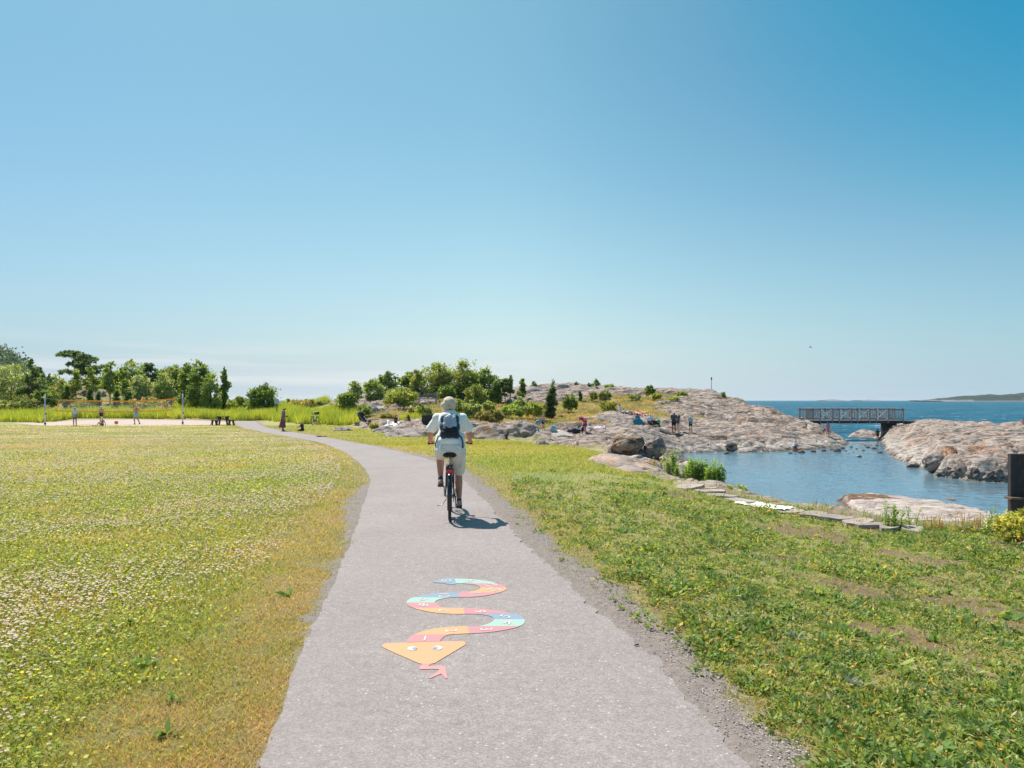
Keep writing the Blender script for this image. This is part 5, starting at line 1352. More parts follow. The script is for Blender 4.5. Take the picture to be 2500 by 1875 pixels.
def finger_pts(bm, wrist, elbow, side, k=1.0, r=.010):
    """palm, four unequal bent fingers and a thumb from its side"""
    d = (wrist-elbow).normalized(); a = V3((0, 1, 0)) if abs(d.y) < .8 else V3((0, 0, 1))
    u = d.cross(a).normalized(); w = u.cross(d).normalized()
    add_cap(bm, wrist, wrist+d*.065*k, .026*k, .033*k, 10)
    for i, (o, L) in enumerate(((-.027, .062), (-.009, .072), (.009, .068), (.027, .055))):
        b = wrist+d*.085*k+u*o*k; m_ = b+d*L*.5*k+w*.006*k; e = m_+d*L*.42*k+w*.022*k
        add_cap(bm, b, m_, r*k, r*.95*k, 8); add_cap(bm, m_, e, r*.95*k, r*.8*k, 8)
    tb = wrist+d*.03*k+u*(-side)*.028*k; te = tb+d*.045*k+u*(-side)*.028*k+w*.012*k
    add_cap(bm, tb, te, .012*k, .010*k, 8)
def add_foot(bm, a, d, k, r=.036):
    add_cap(bm, a+V3((0, 0, -.02))*k, a+V3((d.x*.15, d.y*.15, -.045))*k, r*k, r*.72*k, 10)
    add_cap(bm, a+V3((-d.x*.04, -d.y*.04, -.035))*k, a+V3((d.x*.08, d.y*.08, -.04))*k, r*.9*k, r*.85*k, 10)
NP = [0]
def person(label, loc, face, height, pose, skin, hair, top=None, bottom=None, hat=None, hairlong=0, sleeve=.5, shoes=None, voxel=None, pelv=1.0, extra=None, group=None, back=None):
    """face: direction the person looks, degrees clockwise from straight ahead of the camera"""
    k = height/1.70
    NP[0] += 1
    J = pose if isinstance(pose, dict) else pose_stand(pose)
    root = empty('person', loc, R(-face), label, 'person', group)
    vx = voxel or .013
    J = {a: b*k for a, b in J.items()}
    child = 1.12 if height < 1.45 else 1.0
    hr = .098*k*child
    up = (J['neck']-J['chest']).normalized()
    head = J['head']; fd = (V3((0, 1, 0))-up*up.y).normalized() if abs(up.y) < .9 else V3((0, 0, 1))
    if 'fd' in J: fd = J['fd'].normalized()
    hq = Matrix((fd.cross((head-J['neck']).normalized()).normalized(), fd, (head-J['neck']).normalized())).transposed()
    bm = bmesh.new()
    add_ell(bm, head, (hr*.76, hr*.93, hr*1.12), hq, 3)
    add_ell(bm, head+fd*hr*.35-(head-J['neck']).normalized()*hr*.45, (hr*.52, hr*.55, hr*.6), hq, 2)
    zu = (head-J['neck']).normalized(); xs = fd.cross(zu).normalized()
    add_cap(bm, head+fd*hr*.85+zu*.0, head+fd*hr*1.08-zu*hr*.25, hr*.10, hr*.16, 8)
    for s in (-1, 1):
        add_ell(bm, head+xs*s*hr*.77-zu*hr*.08, (hr*.10, hr*.2, hr*.28), hq, 1)
    add_cap(bm, J['neck']-up*.03*k, head-zu*hr*.5, .052*k, .050*k)
    mid = J['pelvis'].lerp(J['chest'], .45)
    sx = (J['sR']-J['sL']).normalized()
    def torso(bm, g=0.0):
        ax = (J['chest']-J['pelvis']).normalized(); Rm = Matrix((sx, ax.cross(sx).normalized(), ax)).transposed()
        add_ell(bm, J['chest']+up*.02*k, ((.165+g)*k, (.115+g)*k, (.19+g*.5)*k), Rm, 3)
        add_ell(bm, mid, ((.130+g*1.3)*k, (.10+g)*k, .18*k), Rm, 3)
        add_ell(bm, J['pelvis'], ((.155*pelv+g)*k, (.115+g)*k, .13*k), Rm, 3)
        add_cap(bm, J['sL'], J['sR'], (.055+g*.6)*k, (.055+g*.6)*k)
        add_cap(bm, J['neck']-up*.05*k, J['sL'], .05*k, .052*k); add_cap(bm, J['neck']-up*.05*k, J['sR'], .05*k, .052*k)
    torso(bm)
    for s, S in ((-1, 'L'), (1, 'R')):
        add_cap(bm, J['s'+S], J['e'+S], .048*k, .038*k); add_cap(bm, J['e'+S], J['h'+S], .039*k, .025*k)
        if 'grip'+S not in J: finger_pts(bm, J['h'+S], J['e'+S], s, k, .0115 if vx > .009 else .0095)
        add_cap(bm, J['p'+S], J['k'+S], .082*k*pelv**.5, .053*k); add_cap(bm, J['k'+S], J['k'+S].lerp(J['a'+S], .35), .052*k, .056*k); add_cap(bm, J['k'+S].lerp(J['a'+S], .35), J['a'+S], .055*k, .034*k)
        kd = J['k'+S]-J['a'+S]
        fdir = V3((0, 1, 0)) if (pose not in ('lie',)) else V3((0, .25, .9))
        if pose == 'cross': fdir = V3((-s*.8, .5, 0))
        add_foot(bm, J['a'+S], fdir, k)
    if extra: extra(bm, J, k)
    fuse(bm, 'body', skin, root, vx*k if k > .7 else vx*.75, 3)
    # hair
    bm = bmesh.new()
    add_ell(bm, head+zu*hr*.18-fd*hr*.18, (hr*.90, hr*.98, hr*1.08), hq, 3)
    if hairlong: add_cap(bm, head-fd*hr*.55, J['neck']-up*.14*k*hairlong-fd*.10*k, hr*.55, hr*.34)
    if hairlong: add_cap(bm, head-fd*hr*.45+xs*hr*.4, J['neck']-up*.06*k*hairlong-fd*.07*k+xs*.05*k, hr*.4, hr*.3)
    # keep the face free
    me = fuse(bm, 'hair', hair, root, hr*.11, 2)
    cut_front(me, head, fd, zu, hr)
    if hat:
        bm = bmesh.new()
        add_ell(bm, head+zu*hr*.62-fd*hr*.05, (hr*1.02, hr*1.08, hr*.62), hq, 3)
        for a in range(20):
            t = 2*math.pi*a/20; add_cap(bm, head+zu*hr*.45, head+zu*hr*.36+(xs*math.cos(t)*1.0+fd*math.sin(t))*hr*1.55, hr*.13, hr*.09, 6)
        fuse(bm, 'hat', hat, root, hr*.12, 3)
    if top:
        bm = bmesh.new(); torso(bm, .022)
        for s, S in ((-1, 'L'), (1, 'R')):
            if sleeve > 0: add_cap(bm, J['s'+S], J['s'+S].lerp(J['e'+S], sleeve), .066*k, .068*k)
            if sleeve > 1: add_cap(bm, J['e'+S], J['e'+S].lerp(J['h'+S], .85), .052*k, .040*k)
        fuse(bm, 'shirt', top, root, .014*k, 2)
    if bottom:
        kind, bmx = bottom
        bm = bmesh.new()
        ax = (J['chest']-J['pelvis']).normalized(); Rm = Matrix((sx, ax.cross(sx).normalized(), ax)).transposed()
        add_ell(bm, J['pelvis']+ax*.03*k, (.178*pelv*k, .140*k, .125*k), Rm, 3)
        if kind in ('shorts', 'trousers', 'trunks'):
            t = {'shorts': .62, 'trousers': .95, 'trunks': .42}[kind]
            for S in 'LR':
                add_cap(bm, J['p'+S], J['p'+S].lerp(J['k'+S], t), .105*k, .086*k)
                if kind == 'trousers': add_cap(bm, J['k'+S], J['k'+S].lerp(J['a'+S], .85), .075*k, .06*k)
            fuse(bm, kind, bmx, root, .014*k, 2)
        elif kind == 'dress':
            torso(bm, .024)
            if sleeve > 0:
                for S in 'LR': add_cap(bm, J['s'+S], J['s'+S].lerp(J['e'+S], sleeve), .062*k, .06*k)
            kn = (J['kL']+J['kR'])/2
            for i in range(14):
                a = 2*math.pi*i/14
                add_cap(bm, J['pelvis'], J['pelvis'].lerp(kn, .92)+V3((math.cos(a)*.17, math.sin(a)*.15, 0))*k, .13*k, .045*k, 8)
            fuse(bm, 'dress', bmx, root, .015*k, 2)
        elif kind == 'skirt':
            an = (J['aL']+J['aR'])/2+V3((-.02, -.04, .20))*k
            for i in range(18):
                a = 2*math.pi*i/18
                add_cap(bm, J['pelvis'], an+V3((math.cos(a)*.225, math.sin(a)*.21, 0))*k, .12*k, .035*k, 8)
            fuse(bm, 'skirt', bmx, root, .015*k, 2)
        else:
            fuse(bm, 'swimwear', bmx, root, .014*k, 2)
    if shoes:
        for s, S in ((-1, 'L'), (1, 'R')):
            bm = bmesh.new(); add_foot(bm, J['a'+S], V3((0, 1, 0)), k, .046); fuse(bm, 'shoe', shoes, root, .012*k, 2)
    return root
def cut_front(ob, head, fd, zu, hr):
    me = ob.data; n = len(me.vertices); co = np.empty(n*3, np.float32); me.vertices.foreach_get('co', co); co = co.reshape(-1, 3)
    h = np.array(head); f = np.array(fd); z = np.array(zu)
    d = co-h; df = d@f; dz = d@z
    # push the front lower part of the hair shell inside the head so the face shows
    k = (df > hr*.15) & (dz < hr*.45)
    co[k] = h+d[k]*.6
    low = (dz < -hr*.55) & (df > -hr*.2) & (np.linalg.norm(d, axis=1) < hr*1.4)
    co[low] = h+d[low]*.65
    me.vertices.foreach_set('co', co.ravel()); me.update()
H_BLOND = simple('hair_blond', (.55, .40, .22), .6, .25, 40, .5, bscale=90)
H_WHITE = simple('hair_grey_blond', (.96, .66, .49), .6, .28, 60, .9, bscale=120)
H_BROWN = simple('hair_brown', (.10, .055, .03), .6, .3, 40, .5)
H_DARK = simple('hair_dark', (.02, .017, .016), .5, .3, 40, .5)
# ------------------------------------------------------------ the bicycle in front and its rider
M_BLACK = simple('black_metal', (.018, .019, .022), .35, .2, 20, 0, .0, .5)
M_RUBBER = simple('tyre_rubber', (.025, .025, .027), .75, .3, 30, .4)
M_STEEL = simple('bright_steel', (.55, .56, .58), .28, .1, 20, 0, .9)
M_FRAME = simple('frame_paint', (.028, .035, .042), .35, .2, 12, 0, .2, .5)
M_VINYL = simple('saddle_vinyl', (.015, .015, .017), .5, .25, 20, .3)
M_RED = simple('red_lens', (.62, .012, .03), .25, .15, 30, 0, 0, .6)
M_SILVER = simple('worn_silver', (.42, .42, .42), .4, .2, 20, 0, .6)
def arc(c, r, a0, a1, n, ax='x', off=0):
    return [V3((off, c[0]+r*math.cos(t), c[1]+r*math.sin(t))) for t in np.linspace(a0, a1, n)]
def torus(bm, cy, cz, Rr, r, n=48, k=10, x=0.0, sx=1.0):
    rings = []
    for i in range(n):
        a = 2*math.pi*i/n
        rings.append([bm.verts.new((x+r*sx*math.cos(b), cy+(Rr+r*math.sin(b))*math.cos(a), cz+(Rr+r*math.sin(b))*math.sin(a))) for b in [2*math.pi*j/k for j in range(k)]])
    for i in range(n):
        A = rings[i]; B = rings[(i+1) % n]
        for j in range(k): bm.faces.new((A[j], A[(j+1) % k], B[(j+1) % k], B[j]))
def bicycle(label, loc, rz, dress=True, colr=None, steer=0.0, tilt=0.0):
    fr = colr or M_FRAME
    root = empty('bicycle', loc, rz, label, 'bicycle')
    if tilt: root.rotation_euler = (0, tilt, rz)
    RA = V3((0, 0, .345)); FA = V3((0, 1.08, .345)); BB = V3((0, .44, .29))
    for ax, nm in ((RA, 'rear'), (FA, 'front')):
        w = empty('wheel', (0, 0, 0)); w.parent = root
        bm = bmesh.new(); torus(bm, ax.y, ax.z, .325, .021); t = bm_obj('tyre', bm, M_RUBBER, w, True)
        bm = bmesh.new(); torus(bm, ax.y, ax.z, .302, .011, 48, 8, 0, 1.1); bm_obj('rim', bm, M_SILVER, w, True)
        bm = bmesh.new()
        for i in range(28):
            a = 2*math.pi*i/28; s = .03 if i % 2 else -.03
            add_tube(bm, [(s, ax.y, ax.z), (0, ax.y+.30*math.cos(a), ax.z+.30*math.sin(a))], .0016, 4)
        bm_obj('spokes', bm, M_STEEL, w)
        bm = bmesh.new(); add_tube(bm, [(-.06, ax.y, ax.z), (-.03, ax.y, ax.z), (.03, ax.y, ax.z), (.06, ax.y, ax.z)], [.012, .03, .03, .012], 12); bm_obj('hub', bm, M_STEEL, w, True)
        # mudguard
        bm = bmesh.new(); a0, a1 = ((R(20), R(205)) if nm == 'rear' else (R(25), R(190)))
        n = 22; prof = [(-.031, -.012), (-.022, 0), (0, .006), (.022, 0), (.031, -.012)]
        rows = []
        for t_ in np.linspace(a0, a1, n):
            rows.append([bm.verts.new((px_, ax.y+(.362+pz)*math.cos(t_), ax.z+(.362+pz)*math.sin(t_))) for px_, pz in prof])
        for A, B in zip(rows[:-1], rows[1:]):
            for j in range(4): bm.faces.new((A[j], A[j+1], B[j+1], B[j]))
        g = bm_obj('mudguard', bm, M_BLACK, root, True)
        md = g.modifiers.new('solid', 'SOLIDIFY'); md.thickness = .002
    HT = V3((0, .86, .90)); HB = V3((0, .905, .72)); ST = V3((0, .215, .82))
    bm = bmesh.new()
    add_tube(bm, [BB, ST], .016); add_tube(bm, [BB, HB], .020); add_tube(bm, [V3((0, .27, .66)), V3((0, .875, .83))] if not dress else [V3((0, .33, .52)), V3((0, .6, .60)), V3((0, .882, .80))], .018)
    add_tube(bm, [HT, HB], .021)
    for s in (-1, 1):
        add_tube(bm, [BB+V3((s*.03, 0, 0)), V3((s*.062, 0, .345))], .010); add_tube(bm, [V3((s*.02, .23, .76)), V3((s*.062, 0, .345))], .008)
    bm_obj('frame', bm, fr, root, True)
    bm = bmesh.new()
    for s in (-1, 1): add_tube(bm, [HB+V3((s*.01, .01, -.02)), HB+V3((s*.05, .03, -.05)), FA+V3((s*.055, -.03, .12)), FA+V3((s*.055, 0, 0))], [.014, .015, .012, .009])
    bm_obj('fork', bm, fr, root, True)
    bm = bmesh.new(); add_tube(bm, [ST-V3((0, -.01, .1)), V3((0, .185, .90))], .013); bm_obj('seatpost', bm, M_STEEL, root, True)
    # saddle: wide at the back
    bm = bmesh.new()
    add_ell(bm, (0, .10, .925), (.098, .085, .042)); add_ell(bm, (-.045, .075, .925), (.062, .07, .045)); add_ell(bm, (.045, .075, .925), (.062, .07, .045)); add_cap(bm, (0, .14, .925), (0, .33, .930), .045, .022)
    fuse(bm, 'saddle', M_VINYL, root, .008, 3)
    bm = bmesh.new()
    for s in (-1, 1):
        add_tube(bm, [(s*.03, .06, .885), (s*.03, .12, .865), (s*.03, .25, .885)], .004, 6)
        q = [(s*.035, .07+.011*math.cos(t)+0, .90-.0022*t) for t in np.linspace(0, 18, 40)]
        add_tube(bm, [(s*.035+.012*math.cos(t), .07+.012*math.sin(t), .862+.0022*t) for t in np.linspace(0, 18, 44)], .0025, 5)
    bm_obj('saddle_springs', bm, M_STEEL, root, True)
    # handlebar
    bm = bmesh.new()
    add_tube(bm, [HT, V3((0, .845, .98)), V3((0, .835, 1.04))], .014)
    hb = [V3((-.315, .66, 1.05)), V3((-.25, .72, 1.055)), V3((-.14, .83, 1.075)), V3((0, .85, 1.05)), V3((.14, .83, 1.075)), V3((.25, .72, 1.055)), V3((.315, .66, 1.05))]
    add_tube(bm, hb, .011); bm_obj('handlebar', bm, M_STEEL if colr else M_BLACK, root, True)
    for s in (-1, 1):
        bm = bmesh.new(); add_tube(bm, [(s*.24, .732, 1.056), (s*.325, .648, 1.05)], .017, 10); bm_obj('grip', bm, M_RUBBER, root, True)
        bm = bmesh.new(); add_tube(bm, [(s*.20, .775, 1.055), (s*.25, .77, 1.035), (s*.32, .70, 1.03)], .005, 6); bm_obj('brake_lever', bm, M_STEEL, root, True)
    # rack with hoop and red rear light
    bm = bmesh.new()
    for s in (-1, 1):
        add_tube(bm, [(s*.048, .22, .70), (s*.052, -.05, .725), (s*.052, -.16, .735), (s*.040, -.175, .80)], .0055, 6)
        add_tube(bm, [(s*.052, -.05, .725), (s*.062, -.01, .36)], .005, 6); add_tube(bm, [(s*.05, -.13, .73), (s*.062, -.01, .36)], .005, 6)
    for y in (-.13, -.02, .09): add_tube(bm, [(-.052, y, .727), (.052, y, .727)], .004, 6)
    add_tube(bm, [(-.040, -.175, .80), (-.030, -.176, .815), (.030, -.176, .815), (.040, -.175, .80)], .0055, 6)
    bm_obj('luggage_rack', bm, M_BLACK, root, True)
    bm = bmesh.new(); add_box(bm, (0, -.185, .708), (.104, .036, .042), None, .010); bm_obj('rear_light', bm, M_RED, root)
    bm = bmesh.new(); add_box(bm, (0, -.172, .735), (.098, .030, .014), None, .004); bm_obj('light_bracket', bm, M_BLACK, root)
    # drive
    bm = bmesh.new(); torus(bm, BB.y, BB.z, .085, .006, 36, 6, .05); add_tube(bm, [(-.07, BB.y, BB.z), (.07, BB.y, BB.z)], .02, 10); bm_obj('chainring', bm, M_STEEL, root, True)
    bm = bmesh.new(); add_tube(bm, [(.055, 0, .39), (.055, BB.y, BB.z+.092)], .004, 6); add_tube(bm, [(.055, 0, .30), (.055, BB.y, BB.z-.092)], .004, 6); torus(bm, 0, .345, .045, .005, 24, 6, .055); bm_obj('chain', bm, M_BLACK, root, True)
    bm = bmesh.new(); add_box(bm, (.075, .23, .345), (.014, .50, .10), None, .006); bm_obj('chain_guard', bm, M_BLACK, root)
    PLp = V3((-.09, BB.y-.03, BB.z+.150)); PRp = V3((.09, BB.y-.03, BB.z-.165))
    for s, P in ((-1, PLp), (1, PRp)):
        bm = bmesh.new(); add_tube(bm, [(s*.078, BB.y, BB.z), (s*.085, P.y, P.z)], [.013, .009], 8); bm_obj('crank', bm, M_STEEL, root, True)
        bm = bmesh.new(); add_box(bm, (s*.135, P.y, P.z), (.085, .085, .022), None, .005); bm_obj('pedal', bm, M_BLACK, root)
    bm = bmesh.new(); add_tube(bm, [(-.05, .03, .30), (-.10, -.07, .24), (-.17, -.10, .225)] if dress else [(-.05, .1, .28), (-.16, .06, .01)], .007, 6); bm_obj('kickstand', bm, M_STEEL, root, True)
    if dress:
        # wheel lock and dynamo side details visible from behind
        bm = bmesh.new(); torus(bm, .12, .66, .045, .008, 24, 6, 0, 1); bm_obj('ring_lock', bm, M_BLACK, root, True)
        bm = bmesh.new(); add_ell(bm, (0, .93, .93), (.04, .05, .035)); bm_obj('headlight', bm, M_BLACK, root, True)
        bm = bmesh.new(); add_ell(bm, (-.18, .80, 1.085), (.025, .025, .018)); bm_obj('bell', bm, M_STEEL, root, True)
    return root, PLp, PRp
RX, RD = flat(1098, 1271, .008)
RZ = R(4.6)
bike, PLp, PRp = bicycle('black city bicycle with red rear light ridden along the path', (RX, RD, .008), RZ)

def rider():
    W_SHIRT = simple('pale_blue_shirt', (.88, .86, .84), .85, .05, 3, .5, bscale=9)
    W_SHORTS = simple('off_white_shorts', (.76, .74, .69), .85, .06, 3, .6, bscale=9)
    root = empty('person', (RX, RD, .008), RZ, 'cyclist with grey blond hair in pale shirt and off white shorts seen from behind', 'person')
    J = dict(pelvis=(0, .17, 1.03), chest=(0, .33, 1.36), neck=(-.005, .41, 1.515), head=(-.015, .45, 1.625),
             sL=(-.185, .375, 1.435), sR=(.185, .375, 1.435), eL=(-.285, .50, 1.20), eR=(.285, .50, 1.20), hL=(-.295, .645, 1.085), hR=(.295, .645, 1.085),
             pL=(-.10, .18, .985), pR=(.10, .18, .985), kL=(-.145, .585, .885), kR=(.125, .47, .615), aL=(-.135, .37, .535), aR=(.135, .365, .215))
    J = {a: V3(b) for a, b in J.items()}
    bm = bmesh.new()
    # head with face
    hd = J['head']
    add_ell(bm, hd, (.076, .094, .112), None, 3); add_ell(bm, hd+V3((0, .035, -.055)), (.052, .055, .055), None, 2)
    add_cap(bm, hd+V3((0, .088, .005)), hd+V3((0, .108, -.028)), .009, .015, 8)
    for s in (-1, 1):
        add_ell(bm, hd+V3((s*.077, -.004, -.012)), (.010, .020, .030), None, 2); add_ell(bm, hd+V3((s*.03, .085, .028)), (.018, .01, .008), None, 1)
    add_ell(bm, hd+V3((0, .092, -.058)), (.024, .010, .008), None, 1)
    add_cap(bm, J['neck']-V3((0, .03, .04)), hd-V3((0, .012, .05)), .060, .054)
    add_ell(bm, J['chest'], (.168, .118, .185), Matrix.Rotation(R(-24), 3, 'X'), 3); add_ell(bm, J['pelvis'].lerp(J['chest'], .45), (.15, .115, .18), Matrix.Rotation(R(-22), 3, 'X'), 3)
    add_ell(bm, J['pelvis'], (.172, .13, .12), None, 3); add_cap(bm, J['sL'], J['sR'], .058, .058)
    for s, S in ((-1, 'L'), (1, 'R')):
        add_cap(bm, J['s'+S], J['e'+S], .056, .044); add_cap(bm, J['e'+S], J['e'+S].lerp(J['h'+S], .3), .044, .043); add_cap(bm, J['e'+S].lerp(J['h'+S], .3), J['h'+S], .043, .027)
        add_cap(bm, J['p'+S], J['k'+S], .092, .058); add_cap(bm, J['k'+S], J['k'+S].lerp(J['a'+S], .32), .053, .058); add_cap(bm, J['k'+S].lerp(J['a'+S], .32), J['a'+S], .057, .033)
        add_cap(bm, J['a'+S], J['a'+S]+V3((0, .10, -.07)), .034, .028); add_ell(bm, J['a'+S]+V3((0, -.03, -.035)), (.033, .04, .04))
        # hand closed round the grip: palm over the bar, four fingers curling under, thumb inside
        g0 = V3((s*.262, .712, 1.055)); g1 = V3((s*.318, .655, 1.05)); dg_ = (g1-g0)
        pc = (g0+g1)/2+V3((0, -.012, .024))
        add_cap(bm, J['h'+S], pc+V3((0, -.015, .0)), .027, .030, 10)
        add_cap(bm, g0+V3((0, -.008, .022)), g1+V3((0, -.008, .022)), .021, .020, 10)
        fw = V3((s*.7, .714, 0)) if False else V3((-s*(-.0), 1, 0))
        nrm = V3((s*.714*1, .70, 0)).normalized()
        for i in range(4):
            b = g0.lerp(g1, .04+.30*i)+V3((0, 0, .026)); L = (.030, .034, .032, .026)[i]
            p1 = b+nrm*L*.9+V3((0, 0, -.004)); p2 = p1+V3((0, 0, -.030))-nrm*.002; p3 = p2-nrm*.022+V3((0, 0, -.010))
            add_cap(bm, b, p1, .0098, .0092, 8); add_cap(bm, p1, p2, .0092, .0088, 8); add_cap(bm, p2, p3, .0088, .0078, 8)
        tb = g0+V3((-s*.012, -.014, .012)); t1 = tb+V3((-s*.020, .012, -.012)); t2 = t1+V3((-s*.004, .024, -.010))
        add_cap(bm, tb, t1, .0125, .011, 8); add_cap(bm, t1, t2, .011, .009, 8)
    fuse(bm, 'body', M_SKINT, root, .0062, 3)
    for s in (-1, 1):
        bm = bmesh.new(); add_ell(bm, hd+V3((s*.030, .084, .014)), (.012, .010, .009), None, 2); bm_obj('eye', bm, simple('eye_white', (.7, .7, .68), .2), root, True)
    # hair: short, layered, blown to one side
    bm = bmesh.new(); r = random.Random(5)
    add_ell(bm, hd+V3((0, -.016, .028)), (.098, .105, .098), None, 3); add_ell(bm, hd+V3((-.040, -.052, -.012)), (.088, .068, .076)); add_ell(bm, hd+V3((.035, -.055, .0)), (.070, .062, .072))
    for i in range(230):
        a = r.uniform(0, 2*math.pi); e = r.uniform(-.1, 1.45)
        n = V3((math.cos(a)*math.cos(e), math.sin(a)*math.cos(e), math.sin(e)))
        if n.y > .55 and n.z < .5: continue
        b = hd+V3((n.x*.09, n.y*.097-.012, n.z*.095+.022)); d = (V3((-n.x*.3+r.uniform(-.7, .9), -n.y*.2-.3, -.75+.6*n.z*r.random())))
        d.normalize(); L = r.uniform(.03, .065)
        add_cap(bm, b-n*.004, b+d*L+n*r.uniform(.004, .022), r.uniform(.006, .011), .0035, 6)
    for i in range(46):
        a = r.uniform(math.pi*.75, math.pi*2.25); q = r.uniform(-.35, 1.2)
        n = V3((math.cos(a)*math.cos(q), math.sin(a)*math.cos(q), math.sin(q))); b = hd+V3((n.x*.092, n.y*.098-.012, n.z*.095+.022))
        add_cap(bm, b-n*.01, b+V3((-.030+r.uniform(-.02, .03), -.01, -.032))+n*r.uniform(.008, .024), r.uniform(.010, .015), .004, 6)
    fuse(bm, 'hair', H_WHITE, root, .0042, 0)
    bm = bmesh.new(); add_ell(bm, hd+V3((0, -.045, -.055)), (.068, .050, .050)); fuse(bm, 'nape_hair', simple('hair_under', (.30, .18, .12), .7, .3, 60, .6), root, .006, 1)
    # loose shirt with wide short sleeves, over the shorts
    bm = bmesh.new(); Rt = Matrix.Rotation(R(-24), 3, 'X')
    add_ell(bm, J['chest']+V3((0, -.005, .0)), (.190, .145, .205), Rt, 3); add_ell(bm, J['pelvis'].lerp(J['chest'], .42)+V3((0, -.012, 0)), (.184, .145, .20), Rt, 3)
    add_ell(bm, J['pelvis']+V3((0, .0, .085)), (.190, .150, .085), None, 3); add_cap(bm, J['sL'], J['sR'], .073, .073)
    add_cap(bm, J['neck']+V3((0, -.02, -.035)), J['neck']+V3((0, -.03, -.05)), .075, .075)
    for s, S in ((-1, 'L'), (1, 'R')):
        e = J['s'+S].lerp(J['e'+S], .66)
        for q in range(8):
            a = 2*math.pi*q/8; o = V3((math.cos(a)*.030, math.sin(a)*.030, 0)); o = o-(J['e'+S]-J['s'+S]).normalized()*o.dot((J['e'+S]-J['s'+S]).normalized())
            add_cap(bm, J['s'+S]+V3((-s*.01, 0, -.01)), e+o*1.35+V3((s*.014, 0, 0)), .070, .046, 10)
    # a few hanging folds
    for x, z0, z1 in ((-.13, 1.3, 1.0), (.14, 1.28, 1.02), (-.06, 1.1, .98), (.07, 1.12, .99), (.19, 1.2, 1.03), (-.185, 1.18, 1.03)):
        add_cap(bm, (x*.94, .09+.45*(z0-1.0), z0), (x*1.05, .045, z1), .030, .024, 8)
    fuse(bm, 'shirt', W_SHIRT, root, .0085, 2)
    bm = bmesh.new()
    add_ell(bm, J['pelvis']+V3((0, .0, -.005)), (.192, .148, .11), None, 3); add_ell(bm, J['pelvis']+V3((-.085, -.03, -.05)), (.115, .12, .10), None, 3); add_ell(bm, J['pelvis']+V3((.085, -.03, -.05)), (.115, .12, .10), None, 3)
    add_cap(bm, J['pL'], J['pL'].lerp(J['kL'], .80), .122, .098); add_cap(bm, J['pR']+V3((.015, 0, -.02)), J['pR'].lerp(J['kR'], .84)+V3((.012, -.01, 0)), .122, .090)
    for x in (-.08, -.02, .05, .12): add_cap(bm, (x, .045, 1.05), (x*1.3, .07, .93), .020, .016, 8)
    add_cap(bm, (.20, .10, .92), (.165, .22, .73), .028, .024, 8)
    fuse(bm, 'shorts', W_SHORTS, root, .0085, 2)
    SHOE = simple('shoe_tan', (.40, .35, .28), .8, .2, 20, .3); SOLE = simple('shoe_sole', (.12, .065, .05), .8, .15, 20); SOCK = simple('navy_sock', (.03, .045, .075), .9, .1)
    for s, S, P in ((-1, 'L', PLp), (1, 'R', PRp)):
        a = J['a'+S]; zb = P.z+.014; x = a.x
        bm = bmesh.new(); add_cap(bm, (x, a.y-.025, zb+.052), (x, a.y+.045, zb+.050), .040, .042); add_cap(bm, (x, a.y+.04, zb+.045), (x+s*.004, a.y+.175, zb+.036), .043, .030); add_cap(bm, (x, a.y-.01, zb+.06), (x, a.y, zb+.095), .038, .037)
        sh = fuse(bm, 'shoe', SHOE, root, .007, 2)
        bm = bmesh.new(); add_box(bm, (x, a.y+.065, zb+.016), (.086, .275, .030), None, .012); bm_obj('sole', bm, SOLE, sh)
        bm = bmesh.new(); add_cap(bm, (x, a.y, zb+.085), a+V3((0, 0, .022)), .040, .038); fuse(bm, 'sock', SOCK, root, .007, 2)
    return root
rider()
